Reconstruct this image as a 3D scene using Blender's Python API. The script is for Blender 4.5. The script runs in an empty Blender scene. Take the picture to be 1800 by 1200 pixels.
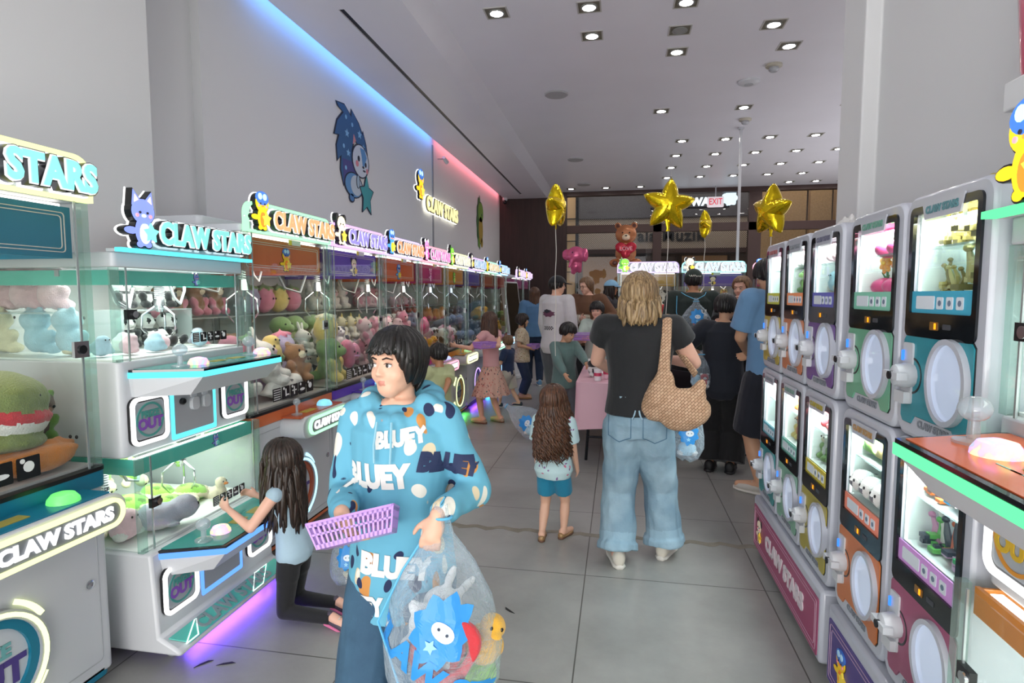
import bpy, bmesh, math, random
import numpy as np
from mathutils import Vector, Matrix, Euler, noise
from mathutils.bvhtree import BVHTree
random.seed(7)
PI = math.pi
SC = bpy.context.scene
COL = SC.collection

# ------------------------------------------------------------------ camera, world, daylight, exposure
cd = bpy.data.cameras.new('camera'); cam = bpy.data.objects.new('camera', cd); COL.objects.link(cam)
cd.sensor_width = 36; cd.lens = 36*1020/1800; cd.clip_start = .05; cd.clip_end = 100
cam.location = (0, 0, 1.53)
cam.rotation_euler = (PI/2-.0798, 0, .1815)
SC.camera = cam
W = bpy.data.worlds.new('world'); SC.world = W; W.use_nodes = True
W.node_tree.nodes['Background'].inputs[0].default_value = (.80, .88, 1, 1)
W.node_tree.nodes['Background'].inputs[1].default_value = .35
SC.view_settings.view_transform = 'Standard'; SC.view_settings.look = 'None'
SC.view_settings.exposure = 0.27; SC.view_settings.gamma = 1; SC.view_settings.use_curve_mapping = False
SC.cycles.transparent_max_bounces = 40; SC.cycles.max_bounces = 8; SC.cycles.sample_clamp_indirect = 4
SC.cycles.caustics_reflective = False; SC.cycles.caustics_refractive = False

def area_light(name, loc, rot, sx, sy, power, color=(1, 1, 1), parent=None, spread=None):
    l = bpy.data.lights.new(name, 'AREA'); l.shape = 'RECTANGLE'; l.size = sx; l.size_y = sy
    l.energy = power; l.color = color
    if spread: l.spread = spread
    o = bpy.data.objects.new(name, l); COL.objects.link(o); o.location = loc; o.rotation_euler = rot
    o.parent = parent
    return o
# daylight through the open shop front behind the camera
area_light('shopfront_daylight', (-.6, -3.4, 2.0), (PI/2, 0, 0), 4.6, 3.2, 132, (.98, .98, 1))

# ------------------------------------------------------------------ materials
MATS = {}
def lin(h):
    if not isinstance(h, str): return h
    h = h.lstrip('#'); c = [int(h[i:i+2], 16)/255 for i in (0, 2, 4)]
    return tuple((x/12.92 if x <= .04045 else ((x+.055)/1.055)**2.4) for x in c)
def newmat(name):
    m = bpy.data.materials.new(name); m.use_nodes = True
    nt = m.node_tree; nt.nodes.clear()
    out = nt.nodes.new('ShaderNodeOutputMaterial')
    return m, nt, out
def N(nt, t, **kw):
    n = nt.nodes.new('ShaderNode'+t)
    for k, v in kw.items():
        if k in n.inputs.keys(): n.inputs[k].default_value = v
        else: setattr(n, k, v)
    return n
def mat(name, col='#cccccc', rough=.5, metal=0, emit=0, ecol=None, var=0, vscale=8, bump=0, bscale=60, coat=0, col2=None, sheen=0, stretch=None, bdist=.02):
    if name in MATS: return MATS[name]
    m, nt, out = newmat(name); p = N(nt, 'BsdfPrincipled')
    c = (*lin(col), 1)
    p.inputs['Base Color'].default_value = c; p.inputs['Roughness'].default_value = rough
    p.inputs['Metallic'].default_value = metal
    p.inputs['Coat Weight'].default_value = coat; p.inputs['Sheen Weight'].default_value = sheen
    if emit:
        p.inputs['Emission Color'].default_value = (*lin(ecol or col), 1); p.inputs['Emission Strength'].default_value = emit
    tc = N(nt, 'TexCoord'); mp = N(nt, 'Mapping')
    nt.links.new(tc.outputs['Object'], mp.inputs['Vector'])
    if stretch: mp.inputs['Scale'].default_value = stretch
    if var or col2:
        n = N(nt, 'TexNoise'); n.inputs['Scale'].default_value = vscale; n.inputs['Detail'].default_value = 4
        nt.links.new(mp.outputs[0], n.inputs['Vector'])
        r = N(nt, 'ValToRGB'); nt.links.new(n.outputs['Fac'], r.inputs['Fac'])
        a = lin(col); b = lin(col2) if col2 else tuple(x*(1-var) for x in a)
        r.color_ramp.elements[0].position = .35; r.color_ramp.elements[1].position = .65
        r.color_ramp.elements[0].color = (*b, 1); r.color_ramp.elements[1].color = (*a, 1)
        nt.links.new(r.outputs[0], p.inputs['Base Color'])
    if bump:
        n = N(nt, 'TexNoise'); n.inputs['Scale'].default_value = bscale; n.inputs['Detail'].default_value = 3
        nt.links.new(mp.outputs[0], n.inputs['Vector'])
        b = N(nt, 'Bump'); b.inputs['Strength'].default_value = bump; b.inputs['Distance'].default_value = bdist
        nt.links.new(n.outputs['Fac'], b.inputs['Height']); nt.links.new(b.outputs[0], p.inputs['Normal'])
    nt.links.new(p.outputs[0], out.inputs[0])
    MATS[name] = m; return m
def led(col, s=1.6, pale=.30):
    col = tuple(x*(1-pale)+pale for x in lin(col)) if pale else lin(col)
    n = 'led_%02d%02d%02d_%s' % (*[int(x*99) for x in col], s)
    if n in MATS: return MATS[n]
    m, nt, out = newmat(n); e = N(nt, 'Emission'); e.inputs[0].default_value = (*lin(col), 1); e.inputs[1].default_value = s
    nt.links.new(e.outputs[0], out.inputs[0]); MATS[n] = m; return m
def glassmat(name, tint='#fbfdfc', refl=1.0, base=.04, rough=0.0, milk=0):
    if name in MATS: return MATS[name]
    m, nt, out = newmat(name)
    t = N(nt, 'BsdfTransparent'); t.inputs[0].default_value = (*lin(tint), 1)
    g = N(nt, 'BsdfGlossy'); g.inputs['Roughness'].default_value = rough
    lw = N(nt, 'LayerWeight'); lw.inputs[0].default_value = .5
    pw = N(nt, 'Math', operation='POWER'); pw.inputs[1].default_value = 5; nt.links.new(lw.outputs['Facing'], pw.inputs[0])
    mu = N(nt, 'Math', operation='MULTIPLY_ADD'); mu.inputs[1].default_value = .5*refl; mu.inputs[2].default_value = .028*refl
    nt.links.new(pw.outputs[0], mu.inputs[0])
    mx = N(nt, 'MixShader'); nt.links.new(mu.outputs[0], mx.inputs[0]); nt.links.new(t.outputs[0], mx.inputs[1]); nt.links.new(g.outputs[0], mx.inputs[2])
    last = mx
    if milk:
        d = N(nt, 'BsdfDiffuse'); d.inputs[0].default_value = (.9, .93, .95, 1)
        m2 = N(nt, 'MixShader'); m2.inputs[0].default_value = milk
        nt.links.new(mx.outputs[0], m2.inputs[1]); nt.links.new(d.outputs[0], m2.inputs[2]); last = m2
    nt.links.new(last.outputs[0], out.inputs[0]); MATS[name] = m; return m
def plastic_bag():
    if 'bag' in MATS: return MATS['bag']
    m, nt, out = newmat('bag')
    t = N(nt, 'BsdfTransparent'); t.inputs[0].default_value = (.93, .97, 1, 1)
    g = N(nt, 'BsdfPrincipled'); g.inputs['Base Color'].default_value = (.75, .87, .95, 1); g.inputs['Roughness'].default_value = .18
    tc = N(nt, 'TexCoord'); n = N(nt, 'TexNoise'); n.inputs['Scale'].default_value = 14; n.inputs['Detail'].default_value = 4; n.inputs['Distortion'].default_value = 1.5
    nt.links.new(tc.outputs['Object'], n.inputs['Vector'])
    b = N(nt, 'Bump'); b.inputs['Strength'].default_value = .9; b.inputs['Distance'].default_value = .03
    nt.links.new(n.outputs['Fac'], b.inputs['Height']); nt.links.new(b.outputs[0], g.inputs['Normal'])
    lw = N(nt, 'LayerWeight'); lw.inputs[0].default_value = .35; nt.links.new(b.outputs[0], lw.inputs['Normal'])
    mr = N(nt, 'MapRange'); mr.inputs[3].default_value = .12; mr.inputs[4].default_value = .62
    nt.links.new(lw.outputs['Facing'], mr.inputs[0])
    mx = N(nt, 'MixShader'); nt.links.new(mr.outputs[0], mx.inputs[0]); nt.links.new(t.outputs[0], mx.inputs[1]); nt.links.new(g.outputs[0], mx.inputs[2])
    nt.links.new(mx.outputs[0], out.inputs[0]); MATS['bag'] = m; return m

# ------------------------------------------------------------------ mesh helpers
def P3(plane, u, v, d):
    return Vector((u, d, v)) if plane == 'xz' else Vector((u, v, d)) if plane == 'xy' else Vector((d, u, v))
def rrect(cx, cy, w, h, r, n=5):
    r = min(r, w/2-1e-4, h/2-1e-4); o = []
    for k, (sx, sy) in enumerate(((1, 1), (-1, 1), (-1, -1), (1, -1))):
        for i in range(n+1):
            a = k*PI/2+i*PI/2/n
            o.append((cx+sx*(w/2-r)+r*math.cos(a), cy+sy*(h/2-r)+r*math.sin(a)))
    return o
def circ(cx, cy, r, n=28, ry=None):
    return [(cx+r*math.cos(2*PI*i/n), cy+(ry or r)*math.sin(2*PI*i/n)) for i in range(n)]
class MB:
    def __init__(s): s.bm = bmesh.new(); s.M = Matrix.Identity(4); s.mi = 0
    def v(s, p): return s.bm.verts.new(s.M @ Vector(p))
    def f(s, vs):
        try: fc = s.bm.faces.new(vs); fc.material_index = s.mi; return fc
        except ValueError: return None
    def prism(s, pts, plane, d0, d1, scale1=None):
        a = [s.v(P3(plane, u, v, d0)) for u, v in pts]
        if scale1 is not None: pts = scale1
        b = [s.v(P3(plane, u, v, d1)) for u, v in pts]
        n = len(a)
        for i in range(n): s.f([a[i], a[(i+1) % n], b[(i+1) % n], b[i]])
        s.f(a[::-1]); s.f(b); return s
    def ring(s, outer, inner, plane, d0, d1):
        n = len(outer)
        A = [s.v(P3(plane, u, v, d0)) for u, v in outer]; B = [s.v(P3(plane, u, v, d1)) for u, v in outer]
        C = [s.v(P3(plane, u, v, d0)) for u, v in inner]; D = [s.v(P3(plane, u, v, d1)) for u, v in inner]
        for i in range(n):
            j = (i+1) % n
            s.f([A[i], A[j], B[j], B[i]]); s.f([C[j], C[i], D[i], D[j]]); s.f([A[j], A[i], C[i], C[j]]); s.f([B[i], B[j], D[j], D[i]])
        return s
    def box(s, x0, y0, z0, x1, y1, z1):
        return s.prism([(x0, y0), (x1, y0), (x1, y1), (x0, y1)], 'xy', z0, z1)
    def tube(s, pts, r, n=8, caps=True, flat=1.0):
        pts = [Vector(p) for p in pts]; rings = []; up = None
        for i, p in enumerate(pts):
            d = (pts[min(i+1, len(pts)-1)]-pts[max(i-1, 0)])
            if d.length < 1e-9: d = Vector((0, 0, 1))
            d.normalize()
            if up is None:
                up = Vector((0, 0, 1)) if abs(d.z) < .9 else Vector((0, 1, 0))
            x = d.cross(up)
            if x.length < 1e-6: x = d.orthogonal()
            x.normalize(); up = x.cross(d)
            rr = r[i] if isinstance(r, (list, tuple)) else r
            rings.append([s.v(p+x*rr*math.cos(2*PI*k/n)+up*rr*flat*math.sin(2*PI*k/n)) for k in range(n)])
        for a, b in zip(rings, rings[1:]):
            for k in range(n): s.f([a[k], a[(k+1) % n], b[(k+1) % n], b[k]])
        if caps: s.f(rings[0][::-1]); s.f(rings[-1])
        return s
    def cyl(s, p0, p1, r0, r1=None, n=20): return s.tube([p0, p1], [r0, r0 if r1 is None else r1], n)
    def loft(s, secs, n=20):
        """closed tube through sections (center, xvec, yvec)"""
        rings = []
        for c, X, Y in secs:
            c, X, Y = Vector(c), Vector(X), Vector(Y)
            rings.append([s.v(c+X*math.cos(2*PI*k/n)+Y*math.sin(2*PI*k/n)) for k in range(n)])
        for a, b in zip(rings, rings[1:]):
            for k in range(n): s.f([a[k], a[(k+1) % n], b[(k+1) % n], b[k]])
        s.f(rings[0][::-1]); s.f(rings[-1]); return s
    def lathe(s, prof, c=(0, 0, 0), n=24, axis='z'):
        """prof: (r, h) list"""
        rings = []
        for r, h in prof:
            ring = []
            for k in range(n):
                a = 2*PI*k/n; u, v = r*math.cos(a), r*math.sin(a)
                q = (u, v, h) if axis == 'z' else (u, h, v) if axis == 'y' else (h, u, v)
                ring.append(s.v(Vector(c)+Vector(q)))
            rings.append(ring)
        for a, b in zip(rings, rings[1:]):
            for k in range(n): s.f([a[k], a[(k+1) % n], b[(k+1) % n], b[k]])
        s.f(rings[0][::-1]); s.f(rings[-1]); return s
    def ell(s, c, r, rot=None, n=16, m=10):
        c = Vector(c); r = (r, r, r) if isinstance(r, (int, float)) else r
        Rm = rot.to_3x3() if rot is not None else Matrix.Identity(3)
        top = s.v(c+Rm @ Vector((0, 0, r[2]))); bot = s.v(c+Rm @ Vector((0, 0, -r[2]))); rings = []
        for j in range(1, m):
            t = PI*j/m
            rings.append([s.v(c+Rm @ Vector((r[0]*math.sin(t)*math.cos(2*PI*k/n), r[1]*math.sin(t)*math.sin(2*PI*k/n), r[2]*math.cos(t)))) for k in range(n)])
        for k in range(n):
            s.f([top, rings[0][k], rings[0][(k+1) % n]]); s.f([bot, rings[-1][(k+1) % n], rings[-1][k]])
        for a, b in zip(rings, rings[1:]):
            for k in range(n): s.f([a[k], b[k], b[(k+1) % n], a[(k+1) % n]])
        return s
    def add(s, other):
        me = bpy.data.meshes.new('t'); other.bm.to_mesh(me); s.bm.from_mesh(me); bpy.data.meshes.remove(me); return s
    def mesh(s, smooth=None):
        bmesh.ops.recalc_face_normals(s.bm, faces=s.bm.faces)
        me = bpy.data.meshes.new('m'); s.bm.to_mesh(me); s.bm.free()
        if smooth:
            me.polygons.foreach_set('use_smooth', [True]*len(me.polygons))
            if smooth is not True and hasattr(me, 'set_sharp_from_angle'): me.set_sharp_from_angle(angle=smooth)
        return me
    def build(s, name, mats, parent=None, smooth=.6, bevel=0):
        me = s.mesh(smooth)
        if not isinstance(mats, (list, tuple)): mats = [mats]
        return link(name, me, mats, parent, bevel)
def link(name, me, mats, parent=None, bevel=0):
    if not isinstance(mats, (list, tuple)): mats = [mats]
    me.name = name
    if len(me.materials) == 0:
        for m in mats: me.materials.append(m)
        o = bpy.data.objects.new(name, me)
    else:
        o = bpy.data.objects.new(name, me)
        for i, m in enumerate(mats):
            o.material_slots[i].link = 'OBJECT'; o.material_slots[i].material = m
    COL.objects.link(o); o.parent = parent
    if bevel:
        b = o.modifiers.new('b', 'BEVEL'); b.width = bevel; b.segments = 2; b.limit_method = 'ANGLE'; b.angle_limit = .7
    return o
def tag(o, label, cat, group=None, kind=None):
    if label: o['label'] = label
    if cat: o['category'] = cat
    if group: o['group'] = group
    if kind: o['kind'] = kind
    return o
def struct(o): o['kind'] = 'structure'; return o
def empty(name, loc, rz=0, label=None, cat=None, group=None):
    o = bpy.data.objects.new(name, None); COL.objects.link(o); o.location = loc; o.rotation_euler = (0, 0, rz)
    o.empty_display_size = .1
    return tag(o, label, cat, group)
def kids(o): return [c for c in bpy.data.objects if c.parent == o]
def copy_tree(o, children, parent=None):
    c = o.copy(); COL.objects.link(c); c.parent = parent
    for ch, sub in children: copy_tree(ch, sub, c)
    return c
def tree(o, allo=None):
    return [(c, tree(c)) for c in o.children]

TXT = {}
def textmesh(body, size, ext=.004, off=0.0, bev=0.0, res=3, align='CENTER', spacing=1.0):
    k = (body, size, ext, off, bev, res, align, spacing)
    if k in TXT: return TXT[k]
    cu = bpy.data.curves.new('t', 'FONT'); cu.body = body; cu.size = size; cu.extrude = ext; cu.offset = off
    cu.bevel_depth = bev; cu.bevel_resolution = 1; cu.resolution_u = res; cu.align_x = align; cu.align_y = 'CENTER'; cu.space_character = spacing
    o = bpy.data.objects.new('t', cu); COL.objects.link(o)
    dg = bpy.context.evaluated_depsgraph_get(); me = bpy.data.meshes.new_from_object(o.evaluated_get(dg))
    bpy.data.objects.remove(o); bpy.data.curves.remove(cu); me.materials.clear(); TXT[k] = me; return me
def text(name, body, size, m, loc, rot=(PI/2, 0, 0), parent=None, ext=.004, off=0, bev=0, sx=1, sy=1, align='CENTER', spacing=1.0, res=3):
    """lettering; default stands in the xz plane facing -y"""
    src = textmesh(body, size, ext, off, bev, res, align, spacing)
    me = src.copy(); me.transform(Matrix.Scale(sx, 4, (1, 0, 0)) @ Matrix.Scale(sy, 4, (0, 1, 0)))
    me.materials.append(m); me.name = name
    o = bpy.data.objects.new(name, me); COL.objects.link(o); o.location = loc; o.rotation_euler = rot; o.parent = parent
    return o

# ---- blob bodies: a union of ellipsoids and tapered limbs fused into one surface
class Blob:
    def __init__(s): s.mb = MB(); s.pr = []
    def e(s, c, r, mi=0, rot=None):
        if isinstance(r, (int, float)): r = (r, r, r)
        Rm = (Euler(rot).to_matrix() if rot is not None and not isinstance(rot, Matrix) else (rot.to_3x3() if rot is not None else Matrix.Identity(3)))
        s.mb.ell(c, r, Rm, 20, 12); s.pr.append(('e', np.array(c, float), np.array(r, float), np.array(Rm, float), mi)); return s
    def c(s, p0, p1, r0, r1, mi=0, caps=True):
        p0, p1 = Vector(p0), Vector(p1)
        s.mb.tube([p0, p1], [r0, r1], 18)
        if caps: s.mb.ell(p0, r0, None, 16, 10); s.mb.ell(p1, r1, None, 16, 10)
        s.pr.append(('c', np.array(p0, float), np.array(p1, float), (r0, r1), mi)); return s
    def l(s, secs, mi=0, n=24):
        s.mb.loft(secs, n)
        for a, b in zip(secs, secs[1:]):
            s.pr.append(('c', np.array(a[0], float), np.array(b[0], float), (Vector(a[1]).length, Vector(b[1]).length), mi))
        return s
    def paint(s, P):
        best = np.full(len(P), 1e9); idx = np.zeros(len(P), int)
        for p in s.pr:
            if p[0] == 'e':
                q = (P-p[1]) @ p[3]; k = np.linalg.norm(q/p[2], axis=1); d = (k-1)*p[2].min()
            else:
                ab = p[2]-p[1]; t = np.clip(((P-p[1]) @ ab)/max(ab @ ab, 1e-12), 0, 1)
                d = np.linalg.norm(P-(p[1]+t[:, None]*ab), axis=1)-(p[3][0]*(1-t)+p[3][1]*t)
            m = d < best; best[m] = d[m]; idx[m] = p[4]
        return idx
    def fuse(s, voxel, smooth=4, disp=0, dscale=8, dvec=None, fix=None):
        me0 = s.mb.mesh(False); o = bpy.data.objects.new('t', me0); COL.objects.link(o)
        r = o.modifiers.new('r', 'REMESH'); r.mode = 'VOXEL'; r.voxel_size = voxel
        if smooth:
            q = o.modifiers.new('s', 'SMOOTH'); q.factor = .5; q.iterations = smooth
        dg = bpy.context.evaluated_depsgraph_get(); me = bpy.data.meshes.new_from_object(o.evaluated_get(dg))
        bpy.data.objects.remove(o); bpy.data.meshes.remove(me0)
        n = len(me.vertices); co = np.empty(n*3); me.vertices.foreach_get('co', co); co = co.reshape(-1, 3)
        if disp:
            no = np.empty(n*3); me.vertices.foreach_get('normal', no); no = no.reshape(-1, 3)
            sc = np.array(dvec if dvec else (1, 1, 1))*dscale
            h = np.array([noise.noise(Vector(p)) for p in co*sc])+.5*np.array([noise.noise(Vector(p)) for p in co*sc*2.3+7])
            co = co+no*(h*disp)[:, None]
        if fix is not None: co = fix(co)
        me.vertices.foreach_set('co', co.ravel())
        nf = len(me.polygons); fc = np.empty(nf*3); me.polygons.foreach_get('center', fc); fc = fc.reshape(-1, 3)
        s.fc = fc; idx = s.paint(fc)
        me.materials.clear(); me.polygons.foreach_set('material_index', idx.astype(np.int32)); me.polygons.foreach_set('use_smooth', [True]*nf)
        me.update(); return me
def repaint(me, fn):
    """change material indices by position: fn(P, idx) -> idx"""
    nf = len(me.polygons); fc = np.empty(nf*3); me.polygons.foreach_get('center', fc); fc = fc.reshape(-1, 3)
    idx = np.empty(nf, np.int32); me.polygons.foreach_get('material_index', idx)
    idx = fn(fc, idx); me.polygons.foreach_set('material_index', idx.astype(np.int32)); me.update()
def bvh_of(me): 
    return BVHTree.FromPolygons([v.co.copy() for v in me.vertices], [list(p.vertices) for p in me.polygons])
def drape(me, M, bvh, direction, lift=.003, sub=2, dev=None):
    """press flat lettering onto a surface: M puts the lettering before it, rays go along direction; returns a new mesh"""
    bm = bmesh.new(); bm.from_mesh(me)
    bmesh.ops.triangulate(bm, faces=bm.faces)
    for _ in range(sub):
        L = [e for e in bm.edges if e.calc_length() > .012]
        if L: bmesh.ops.subdivide_edges(bm, edges=L, cuts=1)
        bmesh.ops.triangulate(bm, faces=[f for f in bm.faces if len(f.verts) > 3])
    d = Vector(direction).normalized(); bad = []
    if dev:
        hs = sorted(h[3] for h in (bvh.ray_cast(M @ v.co, d) for v in bm.verts) if h[0] is not None)
        lim = hs[int(len(hs)*.6)] if hs else 0
    for v in bm.verts:
        w = M @ v.co; hit = bvh.ray_cast(w, d)
        if hit[0] is None or (dev and abs(hit[3]-lim) > dev): bad.append(v)
        else: v.co = hit[0]-d*lift
    if bad: bmesh.ops.delete(bm, geom=bad, context='VERTS')
    m2 = bpy.data.meshes.new('drape'); bm.to_mesh(m2); bm.free(); return m2
# ------------------------------------------------------------------ the setting
white_wall = mat('painted_wall', '#dcdcdc', .85, bump=.05, bscale=90, bdist=.003)
ceil_m = mat('gloss_ceiling', '#e4e3ea', .35, var=.03, vscale=1.5)
dark_wood = mat('dark_wood_panel', '#35211e', .6, var=.35, vscale=5, stretch=(6, 6, .4))
white_pl = mat('white_plastic', '#c9cbcf', .35)
grey_pl = mat('grey_plastic', '#a9abb0', .4)
black_pl = mat('black_plastic', '#101114', .3)
chrome = mat('chrome', '#c8ccd0', .18, 1)
dark_metal = mat('dark_metal', '#2b2c30', .4, .8)
glass = glassmat('clear_glass')
acrylic = glassmat('acrylic_edge', '#dff0ea', 1.8, rough=.05, milk=.07)

def floor_mat():
    m, nt, out = newmat('grey_floor_tile'); p = N(nt, 'BsdfPrincipled')
    tc = N(nt, 'TexCoord'); mp = N(nt, 'Mapping'); nt.links.new(tc.outputs['Object'], mp.inputs[0])
    mp.inputs['Location'].default_value = (.16, -.30, 0)
    br = N(nt, 'TexBrick'); br.offset = 0; br.inputs['Scale'].default_value = 1; br.inputs['Brick Width'].default_value = .93
    br.inputs['Row Height'].default_value = .93; br.inputs['Mortar Size'].default_value = .0035; br.inputs['Mortar Smooth'].default_value = .3
    nt.links.new(mp.outputs[0], br.inputs[0])
    n = N(nt, 'TexNoise'); n.inputs['Scale'].default_value = 1.7; n.inputs['Detail'].default_value = 7; n.inputs['Roughness'].default_value = .65
    nt.links.new(tc.outputs['Object'], n.inputs[0])
    r = N(nt, 'ValToRGB'); nt.links.new(n.outputs[0], r.inputs[0])
    r.color_ramp.elements[0].position = .3; r.color_ramp.elements[0].color = (*lin('#8a8985'), 1)
    r.color_ramp.elements[1].position = .7; r.color_ramp.elements[1].color = (*lin('#a3a29e'), 1)
    mx = N(nt, 'MixRGB'); nt.links.new(br.outputs['Fac'], mx.inputs[0]); nt.links.new(r.outputs[0], mx.inputs[1]); mx.inputs[2].default_value = (*lin('#55534f'), 1)
    nt.links.new(mx.outputs[0], p.inputs['Base Color'])
    rr = N(nt, 'MapRange'); rr.inputs[3].default_value = .22; rr.inputs[4].default_value = .42; nt.links.new(n.outputs[0], rr.inputs[0]); nt.links.new(rr.outputs[0], p.inputs['Roughness'])
    b = N(nt, 'Bump'); b.inputs['Strength'].default_value = .25; b.inputs['Distance'].default_value = .002; b.invert = True
    nt.links.new(br.outputs['Fac'], b.inputs['Height']); nt.links.new(b.outputs[0], p.inputs['Normal'])
    nt.links.new(p.outputs[0], out.inputs[0]); return m
YB = 14.35
m = MB(); m.box(-4, -3.6, -.1, 9, 22, 0); struct(m.build('floor', floor_mat(), smooth=None))
# left wall: near pier, recess, long wall
m = MB(); m.prism([(-3.4, -3.6), (-2.68, -3.6), (-2.68, 3.02), (-3.02, 3.02), (-3.02, 3.80), (-2.95, 3.80), (-2.95, YB), (-3.4, YB)], 'xy', 0, 4.3)
struct(m.build('wall_left', white_wall, smooth=None))
# right wall with its end pier
m = MB(); m.prism([(1.40, -3.6), (1.70, -3.6), (1.70, 3.95), (1.315, 3.95), (1.315, 3.62), (1.40, 3.62)], 'xy', 0, 4.2)
struct(m.build('wall_right', white_wall, smooth=None, bevel=.01))
m = MB(); m.box(8.6, 3.9, 0, 8.8, YB, 4.2); m.box(1.7, 3.75, 0, 8.8, 3.9, 4.2); struct(m.build('wall_side_room', white_wall, smooth=None))
# ceiling: raised field, lower strip with a slot, cove along the wall
m = MB()
m.box(-1.62, -3.6, 4.02, 9, YB, 4.2)
struct(m.build('ceiling', ceil_m, smooth=None))
m = MB(); z = 3.9
for x0, x1 in ((-2.80, -2.335), (-2.285, -1.76)): m.prism([(x0, -3.6), (x1, -3.6), (x1, YB), (x0, YB)], 'xy', z, z+.03)
m.box(-2.335, -3.6, z, -2.285, 4.70, z+.03); m.box(-2.335, 13.8, z, -2.285, YB, z+.03)
m.prism([(-1.76, z), (-1.60, 4.02), (-1.60, 4.05), (-1.76, z+.03)], 'xz', -3.6, YB)
m.box(-3.0, -3.6, z+.2, -1.6, YB, z+.3); m.box(-3.4, -3.6, z, -2.80, 4.15, z+.2)
m.box(-2.82, 4.15, z, -2.80, YB, z+.12)
struct(m.build('ceiling_soffit', ceil_m, smooth=None))
m = MB(); m.box(-2.335, 4.70, z+.012, -2.285, 13.8, z+.03)
tag(m.build('slot_diffuser', black_pl, smooth=None), 'long thin black air slot running down the lowered ceiling strip', 'air vent')
for i, (y0, y1, c, pw, nm, lb) in enumerate(((4.3, 9.0, '#5c9df5', 10, 'blue', 'blue cove light strip along the top of the left wall'), (9.15, 14.2, '#ff8490', 8, 'pink', 'pink cove light strip along the far top of the left wall'))):
    m = MB(); m.box(-2.90, y0, z+.16, -2.85, y1, z+.18)
    o = m.build('cove_light', led(c, 1.2, .1), smooth=None); tag(o, lb, 'light')
    area_light('cove_lamp', (-2.875, (y0+y1)/2, z+.15), (0, math.radians(-12), 0), .05, y1-y0, pw, lin(c))
# back wall : dark wood portal with glazing
frame_m = mat('dark_brown_frame', '#3a2420', .55)
m = MB(); m.box(-3.4, YB, 0, -1.28, YB+.2, 4.2); struct(m.build('wall_back', dark_wood, smooth=None, bevel=.004))
m = MB()
m.box(-1.28, YB, 3.92, 9, YB+.2, 4.2)                     # head
m.box(-1.28, YB+.02, 3.03, 9, YB+.14, 3.22)                # transom
for x in (.88, 2.95+.12, 5.15): m.box(x-(.10 if x < 1 else .14), YB+.02, 0, x+(.10 if x < 1 else .14), YB+.16, 3.95)
struct(m.build('trim_1', frame_m, smooth=None, bevel=.004))
m = MB(); m.box(-1.28, YB+.02, 0, 9, YB+.14, .12); struct(m.build('trim_2', frame_m, smooth=None))
k = 1
for x0, x1 in ((-1.28, .78), (.98, 2.93), (3.21, 5.01), (5.29, 8.6)):
    for z0, z1 in ((.12, 3.03), (3.22, 3.92)):
        m = MB(); m.box(x0, YB+.07, z0, x1, YB+.08, z1); o = m.build('window_%d' % k, glassmat('window_glass', '#dfe0e2', .7), smooth=None); struct(o); k += 1

# ------------------------------------------------------------------ mall beyond the glass
def mesh_screen():
    m, nt, out = newmat('perforated_screen'); p = N(nt, 'BsdfPrincipled'); p.inputs['Roughness'].default_value = .5
    tc = N(nt, 'TexCoord'); v = N(nt, 'TexVoronoi'); v.inputs['Scale'].default_value = 22; v.inputs['Randomness'].default_value = 0
    mp = N(nt, 'Mapping'); mp.inputs['Rotation'].default_value = (0, .78, 0)
    nt.links.new(tc.outputs['Object'], mp.inputs[0]); nt.links.new(mp.outputs[0], v.inputs[0])
    r = N(nt, 'ValToRGB'); r.color_ramp.elements[0].position = .30; r.color_ramp.elements[0].color = (*lin('#4a423c'), 1); r.color_ramp.elements[1].position = .36; r.color_ramp.elements[1].color = (*lin('#b3a595'), 1)
    nt.links.new(v.outputs['Distance'], r.inputs[0]); nt.links.new(r.outputs[0], p.inputs['Base Color']); nt.links.new(p.outputs[0], out.inputs[0]); return m
m = MB(); m.box(-4, 20.5, 0, 12, 20.7, 7); struct(m.build('wall_mall', mat('mall_shop_wall', '#8a7662', .6, var=.4, vscale=.8), smooth=None))
m = MB(); m.box(-4, YB+.2, 4.9, 12, 20.7, 5.0); struct(m.build('ceiling_mall', mat('mall_ceiling', '#5d5a5e', .5), smooth=None))
root = empty('shop_fascia', (0, 19.4, 0), 0, 'perforated beige shop fascia across the corridor with dark ala Muzik lettering', 'shop sign')
m = MB(); m.box(-1.4, 0, 3.0, 4.7, .12, 4.0); m.build('screen_panel', mesh_screen(), root, smooth=None)
text('lettering', 'ala Muzik', .50, mat('sign_dark', '#1c1d1f', .4), (1.60, -.04, 3.42), parent=root, ext=.02, off=.012, spacing=1.1)
text('suite_number', '2', .42, mat('sign_grey', '#6f675d', .5), (4.15, -.04, 3.45), parent=root, ext=.01)
m = MB(); m.box(-1.4, -.25, 2.86, 4.7, .12, 3.0); m.build('lower_beam', frame_m, root, smooth=None)
m = MB(); m.box(-1.4, -.1, 4.0, 4.7, .12, 4.9); m.build('upper_band', mat('fascia_dark', '#4b4a50', .3), root, smooth=None)
m = MB()
for i, (x, w, c) in enumerate(((-1.2, 1.3, 0), (.2, 1.6, 1), (2.0, 1.4, 0), (3.5, 1.1, 1))):
    m.mi = c; m.box(x, .3, .3, x+w, .34, 2.8)
m.build('shop_window', [mat('shop_glow_warm', '#a07850', .5, emit=.18), mat('shop_glow_dim', '#5d4a3c', .5, emit=.10)], root, smooth=None)
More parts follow.
